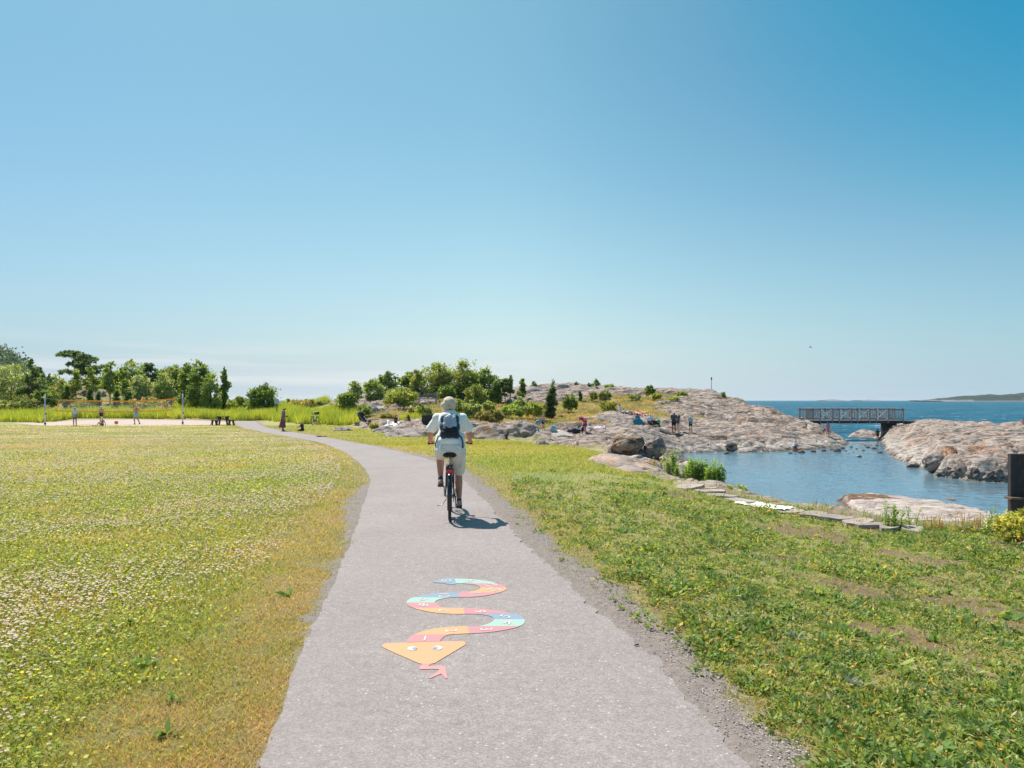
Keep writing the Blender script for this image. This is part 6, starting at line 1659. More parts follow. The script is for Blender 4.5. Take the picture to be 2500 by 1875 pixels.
def backpack():
    root = empty('backpack', (RX, RD, .008), RZ, 'small rucksack with grey upper and black lower half on the back of the cyclist', 'backpack')
    Rt = Matrix.Rotation(R(-20), 3, 'X')
    c = V3((0, .135, 1.315))
    def L(x, y, z): return c+Rt @ V3((x, y, z))
    DARK = simple('pack_black', (.012, .015, .025), .6, .2, 15, .4); GREY = simple('pack_grey_shell', (.40, .43, .49), .38, .18, 9, 1.0, bscale=14, spec=.5); TEAL = simple('pack_dark_teal', (.030, .055, .085), .5, .2, 10, .5)
    bm = bmesh.new()
    for x, z, r in ((-.075, .11, .065), (.075, .11, .065), (-.08, 0, .07), (.08, 0, .07), (-.075, -.11, .068), (.075, -.11, .068), (0, .13, .06), (0, 0, .085), (0, -.12, .075)):
        add_ell(bm, L(x, 0, z), (r, .062, .085), Rt, 2)
    add_box(bm, L(0, .02, 0), (.24, .06, .30), Rt, .02)
    fuse(bm, 'bag_body', TEAL, root, .008, 4)
    bm = bmesh.new()
    for x, z, r in ((-.045, .09, .055), (.045, .09, .055), (-.05, .02, .06), (.05, .02, .06), (0, .05, .07), (0, .12, .05)): add_ell(bm, L(x, -.034, z), (r, .050, .070), Rt, 2)
    for x in (-.07, -.04, -.012, .02, .05, .078): add_cap(bm, L(x, -.066, .135), L(x*.35, -.086, -.03), .009, .012, 8)
    fuse(bm, 'grey_shell', GREY, root, .007, 2)
    bm = bmesh.new()
    for x, z, r in ((-.06, -.10, .07), (.06, -.10, .07), (0, -.10, .09), (0, -.06, .08), (-.05, -.05, .07), (.05, -.05, .07)): add_ell(bm, L(x, -.030, z-.005), (r, .062, .062), Rt, 2)
    fuse(bm, 'lower_pocket', DARK, root, .008, 3)
    for s in (-1, 1):
        bm = bmesh.new(); add_tube(bm, [L(s*.07, .03, .17), V3((s*.11, .33, 1.50)), V3((s*.12, .46, 1.46)), V3((s*.13, .50, 1.32)), V3((s*.17, .36, 1.18)), L(s*.12, .04, -.13)], .014, 8); bm_obj('shoulder_strap', bm, DARK, root, True)
    bm = bmesh.new(); add_tube(bm, [L(.12, -.01, -.11), V3((.165, .07, 1.16)), V3((.185, .005, 1.09)), V3((.182, -.005, 1.02))], [.009, .010, .010, .013], 8); bm_obj('loose_strap', bm, DARK, root, True)
    bm = bmesh.new(); add_tube(bm, [L(-.12, -.01, -.11), V3((-.165, .07, 1.17)), V3((-.20, .02, 1.09)), V3((-.205, .02, 1.045))], [.008, .009, .009, .008], 8); bm_obj('loose_strap', bm, DARK, root, True)
    bm = bmesh.new(); add_tube(bm, [L(-.03, .01, .175), L(-.02, -.005, .205), L(.02, -.005, .205), L(.03, .01, .175)], .006, 6); bm_obj('carry_loop', bm, DARK, root, True)
backpack()
# ------------------------------------------------------------ wooden footbridge
M_BW = wood('weathered_grey_wood', (.25, .225, .22)); M_BD = wood('dark_tarred_wood', (.055, .045, .045)); M_DK = wood('dark_brown_wood', (.06, .047, .04)); M_CONC = simple('old_concrete', (.16, .14, .13), .9, .3, 6, .5)
def bridge():
    D = 67.0; k = D/F
    x0 = (1966-1250)*k; x1 = (2206-1250)*k; zt = CAMZ-(996.5-HZ)*k; zd = CAMZ-(1026-HZ)*k; zb = CAMZ-(1033.5-HZ)*k
    root = empty('footbridge', ((x0+x1)/2, D, zd), 0, 'grey wooden footbridge with crossed railing panels over the pond channel', 'bridge')
    cx = (x0+x1)/2; L = x1-x0
    def P(px): return (px-1250)*k-cx
    bm = bmesh.new()
    n = 60
    for i in range(n):
        add_box(bm, (-L/2+L*(i+.5)/n, .75, -.03), (L/n*.90, 1.7, .05))
    bm_obj('deck', bm, M_BW, root)
    bm = bmesh.new()
    for y in (-.02, .75, 1.52): add_box(bm, (0, y, -.17), (L, .13, .24))
    bm_obj('beams', bm, M_BD, root)
    H = zt-zd
    posts = [(1966+6), 2001, 2032, 2047, 2077, 2092, 2121, 2137, 2166, 2202]
    kinds = ['b', 'x', 'b', 'x', 'b', 'x', 'b', 'x', 'b']
    posts = [1968, 2002, 2031, 2048, 2077, 2093, 2122, 2138, 2167, 2204]
    for side, y in ((0, -.06), (1, 1.56)):
        rl = empty('railing', (0, 0, 0)); rl.parent = root
        for p in posts:
            bm = bmesh.new(); add_box(bm, (P(p), y, H/2-.13), (.10, .10, H+.26)); bm_obj('post', bm, M_BW, rl)
        bm = bmesh.new(); add_box(bm, (0, y, H+.015), (L+.12, .16, .045)); bm_obj('handrail', bm, wood('pale_handrail', (.62, .56, .54)), rl)
        bm = bmesh.new(); add_box(bm, (0, y+.052, H-.12), (L, .03, .09)); add_box(bm, (0, y+.052, .12), (L, .03, .09)); bm_obj('rails', bm, M_BW, rl)
        for a, b, kd in zip(posts[:-1], posts[1:], kinds):
            pa, pb = P(a)+.05, P(b)-.05
            if kd == 'b':
                m = max(3, int(round((pb-pa)/.155)))
                for i in range(m):
                    bm = bmesh.new(); add_box(bm, (pa+(pb-pa)*(i+.5)/m, y+.022, H/2), (.055, .026, H-.16)); bm_obj('baluster', bm, M_BW, rl)
            else:
                for q, (za, zc) in enumerate(((.08, H-.08), (H-.08, .08))):
                    bm = bmesh.new(); d = V3((pb-pa, 0, zc-za)); an = math.atan2(d.z, d.x)
                    add_box(bm, ((pa+pb)/2, y+.002-.03*q-.03, (za+zc)/2), (d.length, .026, .12), Matrix.Rotation(-an, 3, 'Y')); bm_obj('cross_brace', bm, wood('pale_handrail', (.62, .56, .54)), rl)
    bm = bmesh.new(); add_box(bm, (P(1986), .75, -.95), (1.35, 1.5, 1.3)); bm_obj('abutment', bm, M_BD, root)
    bm = bmesh.new(); add_box(bm, (P(2180), .75, -1.1), (.75, 1.5, 1.6)); bm_obj('abutment', bm, M_BD, root)
    r = empty('ramp', (0, 0, 0)); r.parent = root
    bm = bmesh.new(); add_box(bm, (P(2230), .70, -.10), (1.9, 1.5, .06), Matrix.Rotation(R(2), 3, 'Y')); bm_obj('ramp_boards', bm, M_BW, r)
    bm = bmesh.new(); add_box(bm, (P(2230), .0, -.26), (1.9, .10, .26), Matrix.Rotation(R(2), 3, 'Y')); bm_obj('ramp_beam', bm, M_BD, r)
bridge()
# ------------------------------------------------------------ stones and boulders
def boulder(label, px, py, w, h, seed, depth=None, lichen=.3, col=None, dark=0.0, group=None, name='boulder', D=None, tilt=0, cat='boulder', sub=5, lump=.3, rnd=False, under=0.0):
    if D is None: X, D, Z = ray(px, py)
    else: X = (px-1250)/F*D; Z = float(zsurf(np.array([X]), np.array([D]))[0]); Z = max(Z, WATERZ-.05)
    W = w/F*D; H = h/F*D*(1 if rnd else .62); dp = depth or W*.8
    bm = bmesh.new(); bmesh.ops.create_icosphere(bm, subdivisions=sub, radius=1)
    co = np.array([v.co[:] for v in bm.verts]); fc = np.array([[v.index for v in f.verts] for f in bm.faces]); bm.free()
    n = 1+lump*fbm(co[:, 0]*1.1+seed, co[:, 2]*1.1+co[:, 1]*.9, seed, 3)+.10*fbm(co[:, 0]*3+co[:, 1]*2.4, co[:, 2]*4-co[:, 1]*1.7+seed, seed+5, 3)
    cr = 1-np.abs(gn(co[:, 0]*1.3+co[:, 2]*1.9+seed, co[:, 1]*1.2-co[:, 2]*.8, seed+8))*2.2
    n = n-.10*sst(.8, 1, cr)
    V = co*n[:, None]
    V[:, :2] *= (1-under*np.clip(-co[:, 2]+.1, 0, 1))[:, None]
    V[:, 0] += under*.5*co[:, 2]
    V = V*np.array([W/2, dp/2, H*.62])+np.array([0, 0, H*.38]) if rnd else V*np.array([W/2/.84, dp/2/.7, H*2.2])+np.array([0, 0, -H*1.2])
    c = mixv(np.tile(np.array(col or (.40, .33, .29)), (len(V), 1)), np.tile(np.array([.27, .23, .22]), (len(V), 1)), sst(-.3, .4, fbm(co[:, 0]*1.7+seed, co[:, 2]*1.7+co[:, 1], seed+3, 4)))
    li = sst(.05, .3, fbm(co[:, 0]*2.6+co[:, 1]+seed, co[:, 2]*2.6-co[:, 1], seed+9, 4)+lichen-.35)
    c = mixv(c, np.tile(C_RUST*1.15, (len(V), 1)), li*.85)
    l2 = sst(.15, .4, fbm(co[:, 0]*5+seed, co[:, 2]*5-co[:, 1]*4, seed+12, 3)+lichen-.45)
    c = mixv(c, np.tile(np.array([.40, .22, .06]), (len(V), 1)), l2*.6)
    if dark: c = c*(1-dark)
    o = np_mesh(name, V, fc, M_TER, None, c, True, {'rk': np.full(len(V), 1.0 if rnd else .7)})
    o.location = (X, D+dp*.3, Z); o.rotation_euler = (0, R(tilt), 0)
    return tag(o, label, cat, group)
boulder('big overhanging boulder crusted with rusty orange lichen, shadow under its lip', 1536, 1113, 84, 54, 3, lichen=.55, tilt=-4, rnd=True, under=.5)
boulder('dark rounded boulder right of the overhanging one at the end of the pond', 1600, 1117, 54, 47, 9, lichen=.2, dark=.15, rnd=True, under=.35)
boulder('flat reddish rock apron below the overhanging boulder', 1545, 1150, 190, 40, 14, depth=4.2, lichen=.25, col=(.48, .34, .26), tilt=6, name='rock_apron', lump=.22)
boulder('pale smooth rock shelf running into the pond beside the tall weeds', 1650, 1150, 110, 30, 21, depth=3.2, lichen=.1, col=(.46, .39, .35), tilt=4, name='rock_shelf', lump=.22)
boulder('long low lichen covered mound just right of the cyclist', 1204, 1066, 126, 42, 27, lichen=.42, tilt=3)
boulder('rounded rock mound with rusty lichen left of the girl in pale pink', 1278, 1050, 82, 34, 33, lichen=.32)
boulder('cracked low rock at the lawn edge with a dark right side', 1321, 1087, 44, 18, 35, lichen=.2)
boulder('low pale rock hump breaking through the far lawn', 834, 1052, 48, 15, 41, lichen=.05, col=(.44, .36, .33))
boulder('smooth striped rock face left of the cyclist', 912, 1022, 84, 30, 45, lichen=.0, col=(.50, .42, .38), D=65)
boulder('heather topped brown rock mound above the seated people', 968, 1016, 60, 28, 49, lichen=.6, D=66)
boulder('small grey rock behind the person in the pale hat', 940, 1027, 40, 14, 51, lichen=.1, D=61)
boulder('grey rock behind the two seated people, left of the fire box', 985, 1030, 54, 18, 54, lichen=.05, D=60)
boulder('wide pale flat rock beside the lawn left of the cyclist', 990, 1066, 130, 30, 57, depth=3.2, lichen=.1, lump=.2)
boulder('pale rock beside the wide flat one, nearer the yellow bush', 935, 1055, 60, 18, 58, lichen=.1)
boulder('grey rock between the bushes high left of the middle grove', 916, 985, 34, 16, 61, lichen=.1, D=70)
boulder('small rock hidden in scrub left of the dark round bush', 811, 1001, 28, 14, 63, lichen=.1, D=72)
boulder('low bare rock behind the net beside the tall grass, left one', 160, 1003, 40, 20, 65, D=79, lichen=.0, col=(.5, .42, .38))
boulder('bare rock behind the middle of the net', 262, 1002, 40, 18, 67, D=79, lichen=.0, col=(.48, .4, .37))
boulder('pale cracked rock behind the boy in turquoise trunks', 304, 1000, 44, 22, 69, D=79, lichen=.0, col=(.5, .42, .38))
boulder('grey rock right of the second net pole', 463, 1000, 36, 16, 71, D=79, lichen=.1)
boulder('bare brown rock outcrop under the wide pine', 204, 952, 44, 24, 73, D=92, lichen=.25, col=(.42, .32, .26))
boulder('narrow rock rib descending right of the small birches', 240, 962, 40, 20, 74, D=92, lichen=.1, tilt=24)
boulder('bare purple grey crest rock left of the tall dark juniper', 1305, 975, 92, 30, 77, D=92, lichen=.1)
boulder('pale crest rock right of the tall dark juniper', 1372, 960, 50, 20, 79, D=94, lichen=.05)
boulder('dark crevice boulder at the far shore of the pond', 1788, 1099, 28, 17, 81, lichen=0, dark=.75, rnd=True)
boulder('angular block leaning at the edge of the right headland', 2290, 1128, 66, 42, 85, D=36.5, lichen=.1, tilt=22, lump=.15, rnd=True)
rr_ = random.Random(8)
for q in range(20):
    px = 2296+q*10.4+rr_.uniform(-3, 3); py = 1160+(px-2296)*.06+rr_.uniform(-8, 5); w = rr_.uniform(12, 26)
    boulder('broken dark rubble stone piled at the foot of the right headland cliff', px, py, w, w*.6, rr_.randint(100, 900), lichen=.1, dark=rr_.uniform(.05, .5), rnd=True, group='rubble at the foot of the headland cliff', name='stone', cat='stone', sub=3, tilt=rr_.uniform(-30, 30), lump=.8)
boulder('low pale rock spit beyond the bridge channel', 2128, 1060, 84, 30, 91, D=72, lichen=.05, lump=.15)
rr_ = random.Random(3)
for (px, py, w) in [(2046, 1102, 18), (2058, 1095, 12), (2079, 1092, 9), (2098, 1116, 14), (2108, 1100, 10), (2066, 1101, 7), (2092, 1096, 7), (2120, 1093, 10), (2135, 1096, 12), (2012, 1101, 12), (1987, 1104, 14), (1958, 1106, 18), (1930, 1107, 10), (2150, 1106, 12), (2233, 1141, 30), (2300, 1158, 14), (1775, 1108, 14), (2072, 1108, 6), (2084, 1104, 6), (2031, 1098, 9), (2113, 1089, 7), (2142, 1089, 8), (1944, 1100, 12)]:
    D = (CAMZ-WATERZ)*F/(py-HZ)
    boulder('small dark wet stone standing in the shallow pond channel', px, py, w, w*.5, rr_.randint(100, 900), D=D, lichen=0, dark=.5, rnd=True, group='wet stones in the shallow channel', name='stone', cat='stone', sub=3)
for (px, py, w, lb) in [(1945, 1224, 10, 'lone stone in open water left of the flat slab'), (2325, 1222, 44, 'brown seaweed covered skerry low in the water by the fence'), (2268, 1222, 22, 'thin seaweed streak stone left of the low skerry'), (2230, 1130, 24, 'dark stone off the headland shore')]:
    D = (CAMZ-WATERZ)*F/(py-HZ)
    boulder(lb, px, py, w, w*.22, rr_.randint(100, 900), D=D, lichen=.4, dark=.35, name='stone', cat='stone', sub=3)
# stone edging at the lawn's drop to the pond
ED = [(1661, 1192), (1712, 1190), (1748, 1206), (1790, 1219), (1832, 1232), (1905, 1245), (1960, 1255), (2020, 1262), (2075, 1272), (2122, 1281), (2150, 1288), (2200, 1292), (2260, 1296)]
def edging():
    M_E = [simple('edging_stone', (.40, .32, .275), .9, .2, 5, .6), simple('edging_stone_grey', (.33, .28, .25), .9, .2, 5, .6)]
    pts = []
    for p, y in ED:
        D = np.arange(8, 22, .02); X = (p-1250)/F*D; z = zsurf(X, D); z = np.maximum(z_lawn(X, D), z)
        i = int(np.argmax(z_lawn(X, D) >= CAMZ-(y-HZ)/F*D)); pts.append(V3((X[i], D[i], float(z_lawn(X[i:i+1], D[i:i+1])[0]))))
    r = random.Random(2)
    for i, (a, b) in enumerate(zip(pts[:-1], pts[1:])):
        d = b-a; d.z = 0; L = d.length
        m = max(1, int(round(L/.75)))
        for j in range(m):
            c = a.lerp(b, (j+.5)/m); an = math.atan2(d.y, d.x)+r.uniform(-.08, .08)
            bm = bmesh.new()
            n = 9; top = []; bot = []
            for q in range(n):
                t = 2*math.pi*q/n; ex = 2.6
                x = math.copysign(abs(math.cos(t))**(2/ex), math.cos(t))*L/m*.5*r.uniform(.93, 1.03); y = math.copysign(abs(math.sin(t))**(2/ex), math.sin(t))*r.uniform(.20, .36)
                top.append(bm.verts.new((x, y, r.uniform(.035, .055)))); bot.append(bm.verts.new((x*.97, y*.97, -.30)))
            cv = bm.verts.new((0, 0, .024))
            for q in range(n):
                bm.faces.new((top[q], top[(q+1) % n], cv)); bm.faces.new((bot[q], bot[(q+1) % n], top[(q+1) % n], top[q]))
            bm.faces.new(bot[::-1])
            o = bm_obj('edging_stone', bm, M_E[r.randint(0, 1)])
            o.location = c+V3((-.08, -.12, .015)); o.rotation_euler = (r.uniform(-.04, .04), r.uniform(-.04, .04), an)
            if i == 4 and j == 0: tag(o, 'edging stone lying under the bright white cloth', 'stone')
            elif i == 0 and j == 0: tag(o, 'first edging stone in front of the tall green weeds, leftmost of the row', 'stone')
            else: tag(o, 'flat pinkish grey stone slab in the row edging the lawn above the pond', 'stone', 'flat stones edging the lawn')
    # crumpled white cloth on the stones
    a, b = pts[4], pts[5]; c = a.lerp(b, .5)
    xs = np.linspace(-.52, .52, 40); ys = np.linspace(-.22, .24, 22); X, Y = np.meshgrid(xs, ys); x = X.ravel(); y = Y.ravel()
    z = .055+.035*fbm(x*5, y*7, 501, 4)+.03*np.abs(fbm(x*9+y*4, y*9, 505, 3))
    idx = np.arange(len(x)).reshape(22, 40); Q = np.stack([idx[:-1, :-1], idx[:-1, 1:], idx[1:, 1:], idx[1:, :-1]], -1).reshape(-1, 4)
    x2 = x*(1+.10*fbm(y*6, x*2, 506, 2)); y2 = y*(1+.35*fbm(x*4, y*2, 507, 2))
    o = np_mesh('white_cloth', np.stack([x2, y2, z], 1), Q, cloth('white_linen', (.82, .80, .79)), None, None, True)
    o.location = c+V3((-.08, -.12, 0)); o.rotation_euler = (0, 0, math.atan2((b-a).y, (b-a).x)); tag(o, 'crumpled bright white cloth lying on the stone edging above the pond', 'cloth')
    return pts
EP = edging()

# ------------------------------------------------------------ volleyball net, ball, picnic table, signs, marker
M_POLE = simple('galvanised_pole', (.52, .56, .58), .45, .1, 8, 0, .4); M_OR = simple('orange_tape', (.95, .38, .03), .7, .12, 8, .3); M_CORD = simple('pale_cord', (.62, .60, .55), .7)
def vnet():
    D = 63.0
    poles = []
    for px, yb, yt, lb in ((110, 1036, 963, 'white net pole at the left end of the volleyball net'), (446, 1034, 961, 'white net pole at the right end of the volleyball net')):
        X, D_, Z = ray(px, yb); H = (yb-yt)/F*D_
        root = empty('net_pole', (X, D_, Z), 0, lb, 'pole', 'poles of the volleyball net')
        bm = bmesh.new(); add_tube(bm, [(0, 0, -.05), (0, 0, H)], .055, 12); bm_obj('pole', bm, M_POLE, root, True)
        bm = bmesh.new(); add_tube(bm, [(0, 0, 0), (0, 0, .12)], [.10, .075], 12); add_box(bm, (.07, 0, .9), (.10, .06, .14), None, .01); bm_obj('winch_collar', bm, M_BLACK, root, True)
        poles.append(V3((X, D_, Z+H)))
    a, b = poles
    def Pn(px, y): t = (px-110)/(446-110); q = a.lerp(b, t); return V3(((px-1250)/F*q.y, q.y, CAMZ-(y-HZ)/F*q.y))
    root = empty('volleyball_net', Pn(278, 1005), 0, 'orange edged volleyball net sagging between two white poles', 'net'); o0 = root.location
    tl = [(145, 976.5), (200, 978.5), (280, 979.8), (340, 979.5), (385, 977), (428, 974)]; bl = [(137, 1003), (190, 1004.5), (260, 1005.5), (330, 1005), (380, 1003), (421, 1000)]
    def strip(pts, h, y0=0.0):
        bm = bmesh.new(); pr = None
        for p, y in pts:
            c = Pn(p, y)-o0; vs = [bm.verts.new(c+V3((0, s, q))) for s, q in ((-.006, -h/2), (-.006, h/2), (.006, h/2), (.006, -h/2))]
            if pr:
                for i in range(4): bm.faces.new((pr[i], pr[(i+1) % 4], vs[(i+1) % 4], vs[i]))
            else: bm.faces.new(vs[::-1])
            pr = vs
        bm.faces.new(pr); return bm
    bm_obj('top_tape', strip(tl, .105), M_OR, root); bm_obj('bottom_tape', strip(bl, .085), M_OR, root)
    for (p0, y0), (p1, y1) in (((145, 976.5), (137, 1003)), ((428, 974), (421, 1000))):
        bm = bmesh.new(); add_bar(bm, Pn(p0, y0)-o0, Pn(p1, y1)-o0, .10, .015); bm_obj('side_tape', bm, M_OR, root)
    bm = bmesh.new()
    for t in np.linspace(0, 1, 90)[1:-1]:
        p = 145+(428-145)*t; q = 137+(421-137)*t; add_tube(bm, [Pn(p, np.interp(p, *zip(*tl)))-o0, Pn(q, np.interp(q, *zip(*bl)))-o0], .0035, 3)
    for s in np.linspace(0, 1, 9)[1:-1]:
        pts = []
        for t in np.linspace(0, 1, 12):
            p = 145+(428-145)*t; q = 137+(421-137)*t
            pts.append((Pn(p, np.interp(p, *zip(*tl)))-o0).lerp(Pn(q, np.interp(q, *zip(*bl)))-o0, s))
        add_tube(bm, pts, .0035, 3)
    bm_obj('mesh_cords', bm, M_CORD, root)
    bm = bmesh.new(); add_tube(bm, [Pn(110, 972)-o0, Pn(145, 976.5)-o0], .008, 5); add_tube(bm, [Pn(428, 974)-o0, Pn(446, 971)-o0], .008, 5); bm_obj('guy_cord', bm, M_CORD, root)
vnet()
def ball():
    X, D, Z = ray(284, 1036); r = .15
    bm = bmesh.new(); add_ell(bm, (0, 0, 0), (r, r, r), None, 4)
    M = simple('ball_orange', (.62, .20, .03), .5, .3, 9)
    o = bm_obj('ball', bm, M, None, True); o.location = (X, D, Z+r); tag(o, 'orange ball resting on the sand between the boys', 'ball')
ball()
def table_set():
    X, D, Z = ray(545, 1038)
    root = empty('picnic_table', (X, D, Z), R(3), 'dark weathered picnic table beside the sand court', 'table')
    bm = bmesh.new(); k = D/F
    for i in range(6): add_box(bm, (0, -.42+.168*i, .74), (26.5*k*.98, .150, .05))
    bm_obj('tabletop', bm, wood('sunlit_brown_wood', (.24, .20, .12)), root)  # sunlight on the top painted in as a lighter wood than the legs
    for sx in (-1, 1):
        bm = bmesh.new()
        for sy in (-1, 1): add_bar(bm, (sx*.28, sy*.15, .70), (sx*.46, sy*.34, 0), .13, .06)
        add_box(bm, (sx*.33, 0, .66), (.06, .72, .09)); bm_obj('leg', bm, M_DK, root)
    for px, lb in ((523, 'dark wooden stool left of the picnic table'), (565, 'dark wooden stool right of the picnic table')):
        X2, D2, Z2 = ray(px, 1038.5)
        rt = empty('stool', (X2, D2, Z2), R(3), lb, 'stool', 'stools at the picnic table')
        bm = bmesh.new()
        for i in range(3): add_box(bm, (0, -.17+.17*i, .43), (.44, .15, .05))
        bm_obj('seat', bm, M_DK, rt)
        for sx in (-1, 1):
            bm = bmesh.new()
            for sy in (-1, 1): add_bar(bm, (sx*.12, sy*.10, .41), (sx*.22, sy*.18, 0), .085, .05)
            add_box(bm, (sx*.17, 0, .22), (.05, .32, .06)); bm_obj('leg', bm, M_DK, rt)
table_set()
def signs():
    G = simple('sign_post_green', (.035, .05, .045), .5); W = simple('sign_plate', (.42, .52, .50), .45, .15, 6); Bk = simple('sign_backing', (.25, .30, .30), .5)
    for px, yb, yt, w, h, lb in ((676, 1022, 975, 11, 11, 'pale green square sign on a dark post right of the path'), (596, 1010, 984, 6, 6, 'small far sign on a thin post left of the round bush')):
        X, D, Z = ray(px, yb); k = D/F
        root = empty('sign', (X, D, Z), 0, lb, 'sign'); H = (yb-yt)*k
        bm = bmesh.new(); add_tube(bm, [(0, 0, -.1), (0, 0, H-.02)], .045, 10); bm_obj('post', bm, G, root, True)
        bm = bmesh.new(); add_box(bm, (0, -.062, H-h*k/2), (w*k, .02, h*k), None, .006); pl = bm_obj('plate', bm, W, root)
        bm = bmesh.new()
        for s in (-.5, .5): add_box(bm, (0, -.042, H-h*k/2+s*h*k*.5), (.14, .02, .04))
        bm_obj('bracket', bm, Bk, root)
    # navigation marker on the crest
    X, D, Z = at(1737, 92); k = D/F; zt = CAMZ-(921-HZ)*k
    root = empty('marker_pole', (X, D, Z), 0, 'thin pole with a small dark drum on top standing on the rock crest', 'marker')
    bm = bmesh.new(); add_tube(bm, [(0, 0, -.2), (0, 0, zt-Z-.30)], .035, 8); bm_obj('pole', bm, simple('dark_galvanised', (.14, .16, .17), .5), root, True)
    bm = bmesh.new(); add_tube(bm, [(0, 0, zt-Z-.32), (0, 0, zt-Z-.02)], .085, 12); bm_obj('drum', bm, M_BLACK, root, True)
    bm = bmesh.new(); add_tube(bm, [(0, 0, zt-Z-.02), (0, 0, zt-Z+.06)], [.06, .02], 10); bm_obj('cap', bm, simple('cap_white', (.7, .7, .68)), root, True)
signs()
def hill_bench():
    X, D, Z = at(1044, 60); k = D/F; zb = CAMZ-(975-HZ)*k; Z = max(Z, zb-.42)
    root = empty('bench', (X, D, zb-.42), 0, 'slatted wooden bench with pale uprights on the rock above the cyclist', 'bench')
    P_ = wood('pinkish_wood', (.50, .33, .27))
    for s in (-1, 1):
        bm = bmesh.new(); add_bar(bm, (s*.74, .22, 0), (s*.78, .34, 1.0), .09, .09); bm_obj('upright', bm, P_, root)
        bm = bmesh.new(); add_bar(bm, (s*.70, -.28, 0), (s*.70, -.26, .43), .08, .08); bm_obj('leg', bm, P_, root)
    bm = bmesh.new()
    for i in range(5): add_box(bm, (0, .275+.018*i, .50+.105*i), (1.50, .03, .055))
    bm_obj('backrest', bm, wood('grey_slats', (.30, .27, .24)), root)
    bm = bmesh.new()
    for i in range(4): add_box(bm, (0, -.24+.13*i, .44), (1.50, .105, .035))
    bm_obj('seat', bm, wood('grey_slats', (.30, .27, .24)), root)
    bm = bmesh.new(); add_ell(bm, (-.52, .24, .92), (.09, .05, .13)); add_ell(bm, (-.52, .22, .80), (.05, .04, .06)); o = bm_obj('hanging_bundle', bm, cloth('black_cloth', (.02, .02, .022)), None, True); o.location = root.location; tag(o, 'small black bundle hung on the left of the bench backrest', 'bundle')
hill_bench()
def fire_box():
    X, D, Z = ray(1047, 1033); k = D/F
    root = empty('fire_box', (X, D, Z), 0, 'black plank fire box with a bent metal handle in the bright grass', 'fire box')
    bm = bmesh.new()
    for i in range(4): add_box(bm, (0, -.38, .10+.135*i), (32*k, .05, .12)); add_box(bm, (0, .38, .10+.135*i), (32*k, .05, .12))
    for s in (-1, 1): add_box(bm, (s*15*k, 0, .30), (.06, .72, .50))
    bm_obj('box', bm, M_BD, root)
    bm = bmesh.new(); add_box(bm, (0, 0, .62), (33*k, .86, .05)); bm_obj('lid', bm, M_BD, root)
    bm = bmesh.new(); add_tube(bm, [(-14*k, 0, .62), (-7*k, 0, .98), (0, 0, .66)], .02, 6); bm_obj('handle', bm, M_BLACK, root, True)
fire_box()
bk2, _, _ = bicycle('upright city bicycle with basket parked at the edge of the tall grass', (0, 0, 0), R(-6), False, simple('frame_mint', (.30, .42, .42), .4), 0, R(-4))
X, D, Z = ray(764, 1038); bk2.location = (X, D, Z)
bm = bmesh.new()
for i in range(6): add_box(bm, (0, .95, 1.0), (.34-.012*i, .26-.01*i, .02)) if False else None
for s in (-1, 1): add_box(bm, (s*.16, 1.02, .96), (.015, .26, .22)); add_box(bm, (0, 1.02+s*.13, .96), (.32, .015, .22))
add_box(bm, (0, 1.02, .86), (.31, .25, .015)); bm_obj('basket', bm, M_BLACK, bk2)
def stroller():
    X, D, Z = ray(884, 1040)
    root = empty('stroller', (X, D, Z), R(25), 'black pushchair with pale blanket parked by the tall grass', 'stroller')
    bm = bmesh.new()
    add_ell(bm, (-.05, .0, .80), (.24, .25, .26), None, 3); add_ell(bm, (.05, -.02, .55), (.30, .24, .17), None, 3); add_ell(bm, (.22, -.03, .40), (.22, .2, .12), None, 3)
    fuse(bm, 'seat_pod', cloth('black_cloth', (.02, .02, .022)), root, .02, 3)
    bm = bmesh.new(); add_ell(bm, (-.12, .0, .86), (.24, .27, .25), None, 3); fuse(bm, 'hood', cloth('dark_hood', (.028, .03, .035)), root, .02, 3)
    bm = bmesh.new()
    for s in (-1, 1): add_tube(bm, [(-.42, s*.22, 1.02), (-.1, s*.24, .55), (.42, s*.22, .12)], .013, 6); add_tube(bm, [(-.38, s*.25, .12), (.05, s*.24, .58)], .013, 6)
    add_tube(bm, [(-.42, -.22, 1.02), (-.46, 0, 1.04), (-.42, .22, 1.02)], .017, 8); bm_obj('frame', bm, M_STEEL, root, True)
    for x, y, r in ((-.38, -.28, .13), (-.38, .28, .13), (.42, -.2, .10), (.42, .2, .10)):
        bm = bmesh.new(); torus(bm, 0, 0, r-.02, .022, 24, 8); w = bm_obj('wheel', bm, M_RUBBER, root, True); w.location = (x, y, r); w.rotation_euler = (0, 0, R(90))
        bm = bmesh.new(); add_tube(bm, [(-.01, 0, 0), (.01, 0, 0)], r-.03, 16); h = bm_obj('hub', bm, M_STEEL, w, True)
    bm = bmesh.new(); add_cap(bm, (.10, -.16, .66), (.36, -.16, .36), .06, .05); add_cap(bm, (.20, -.20, .55), (.42, .10, .42), .05, .05); fuse(bm, 'blanket', cloth('white_linen', (.82, .80, .79)), root, .018, 3)
stroller()
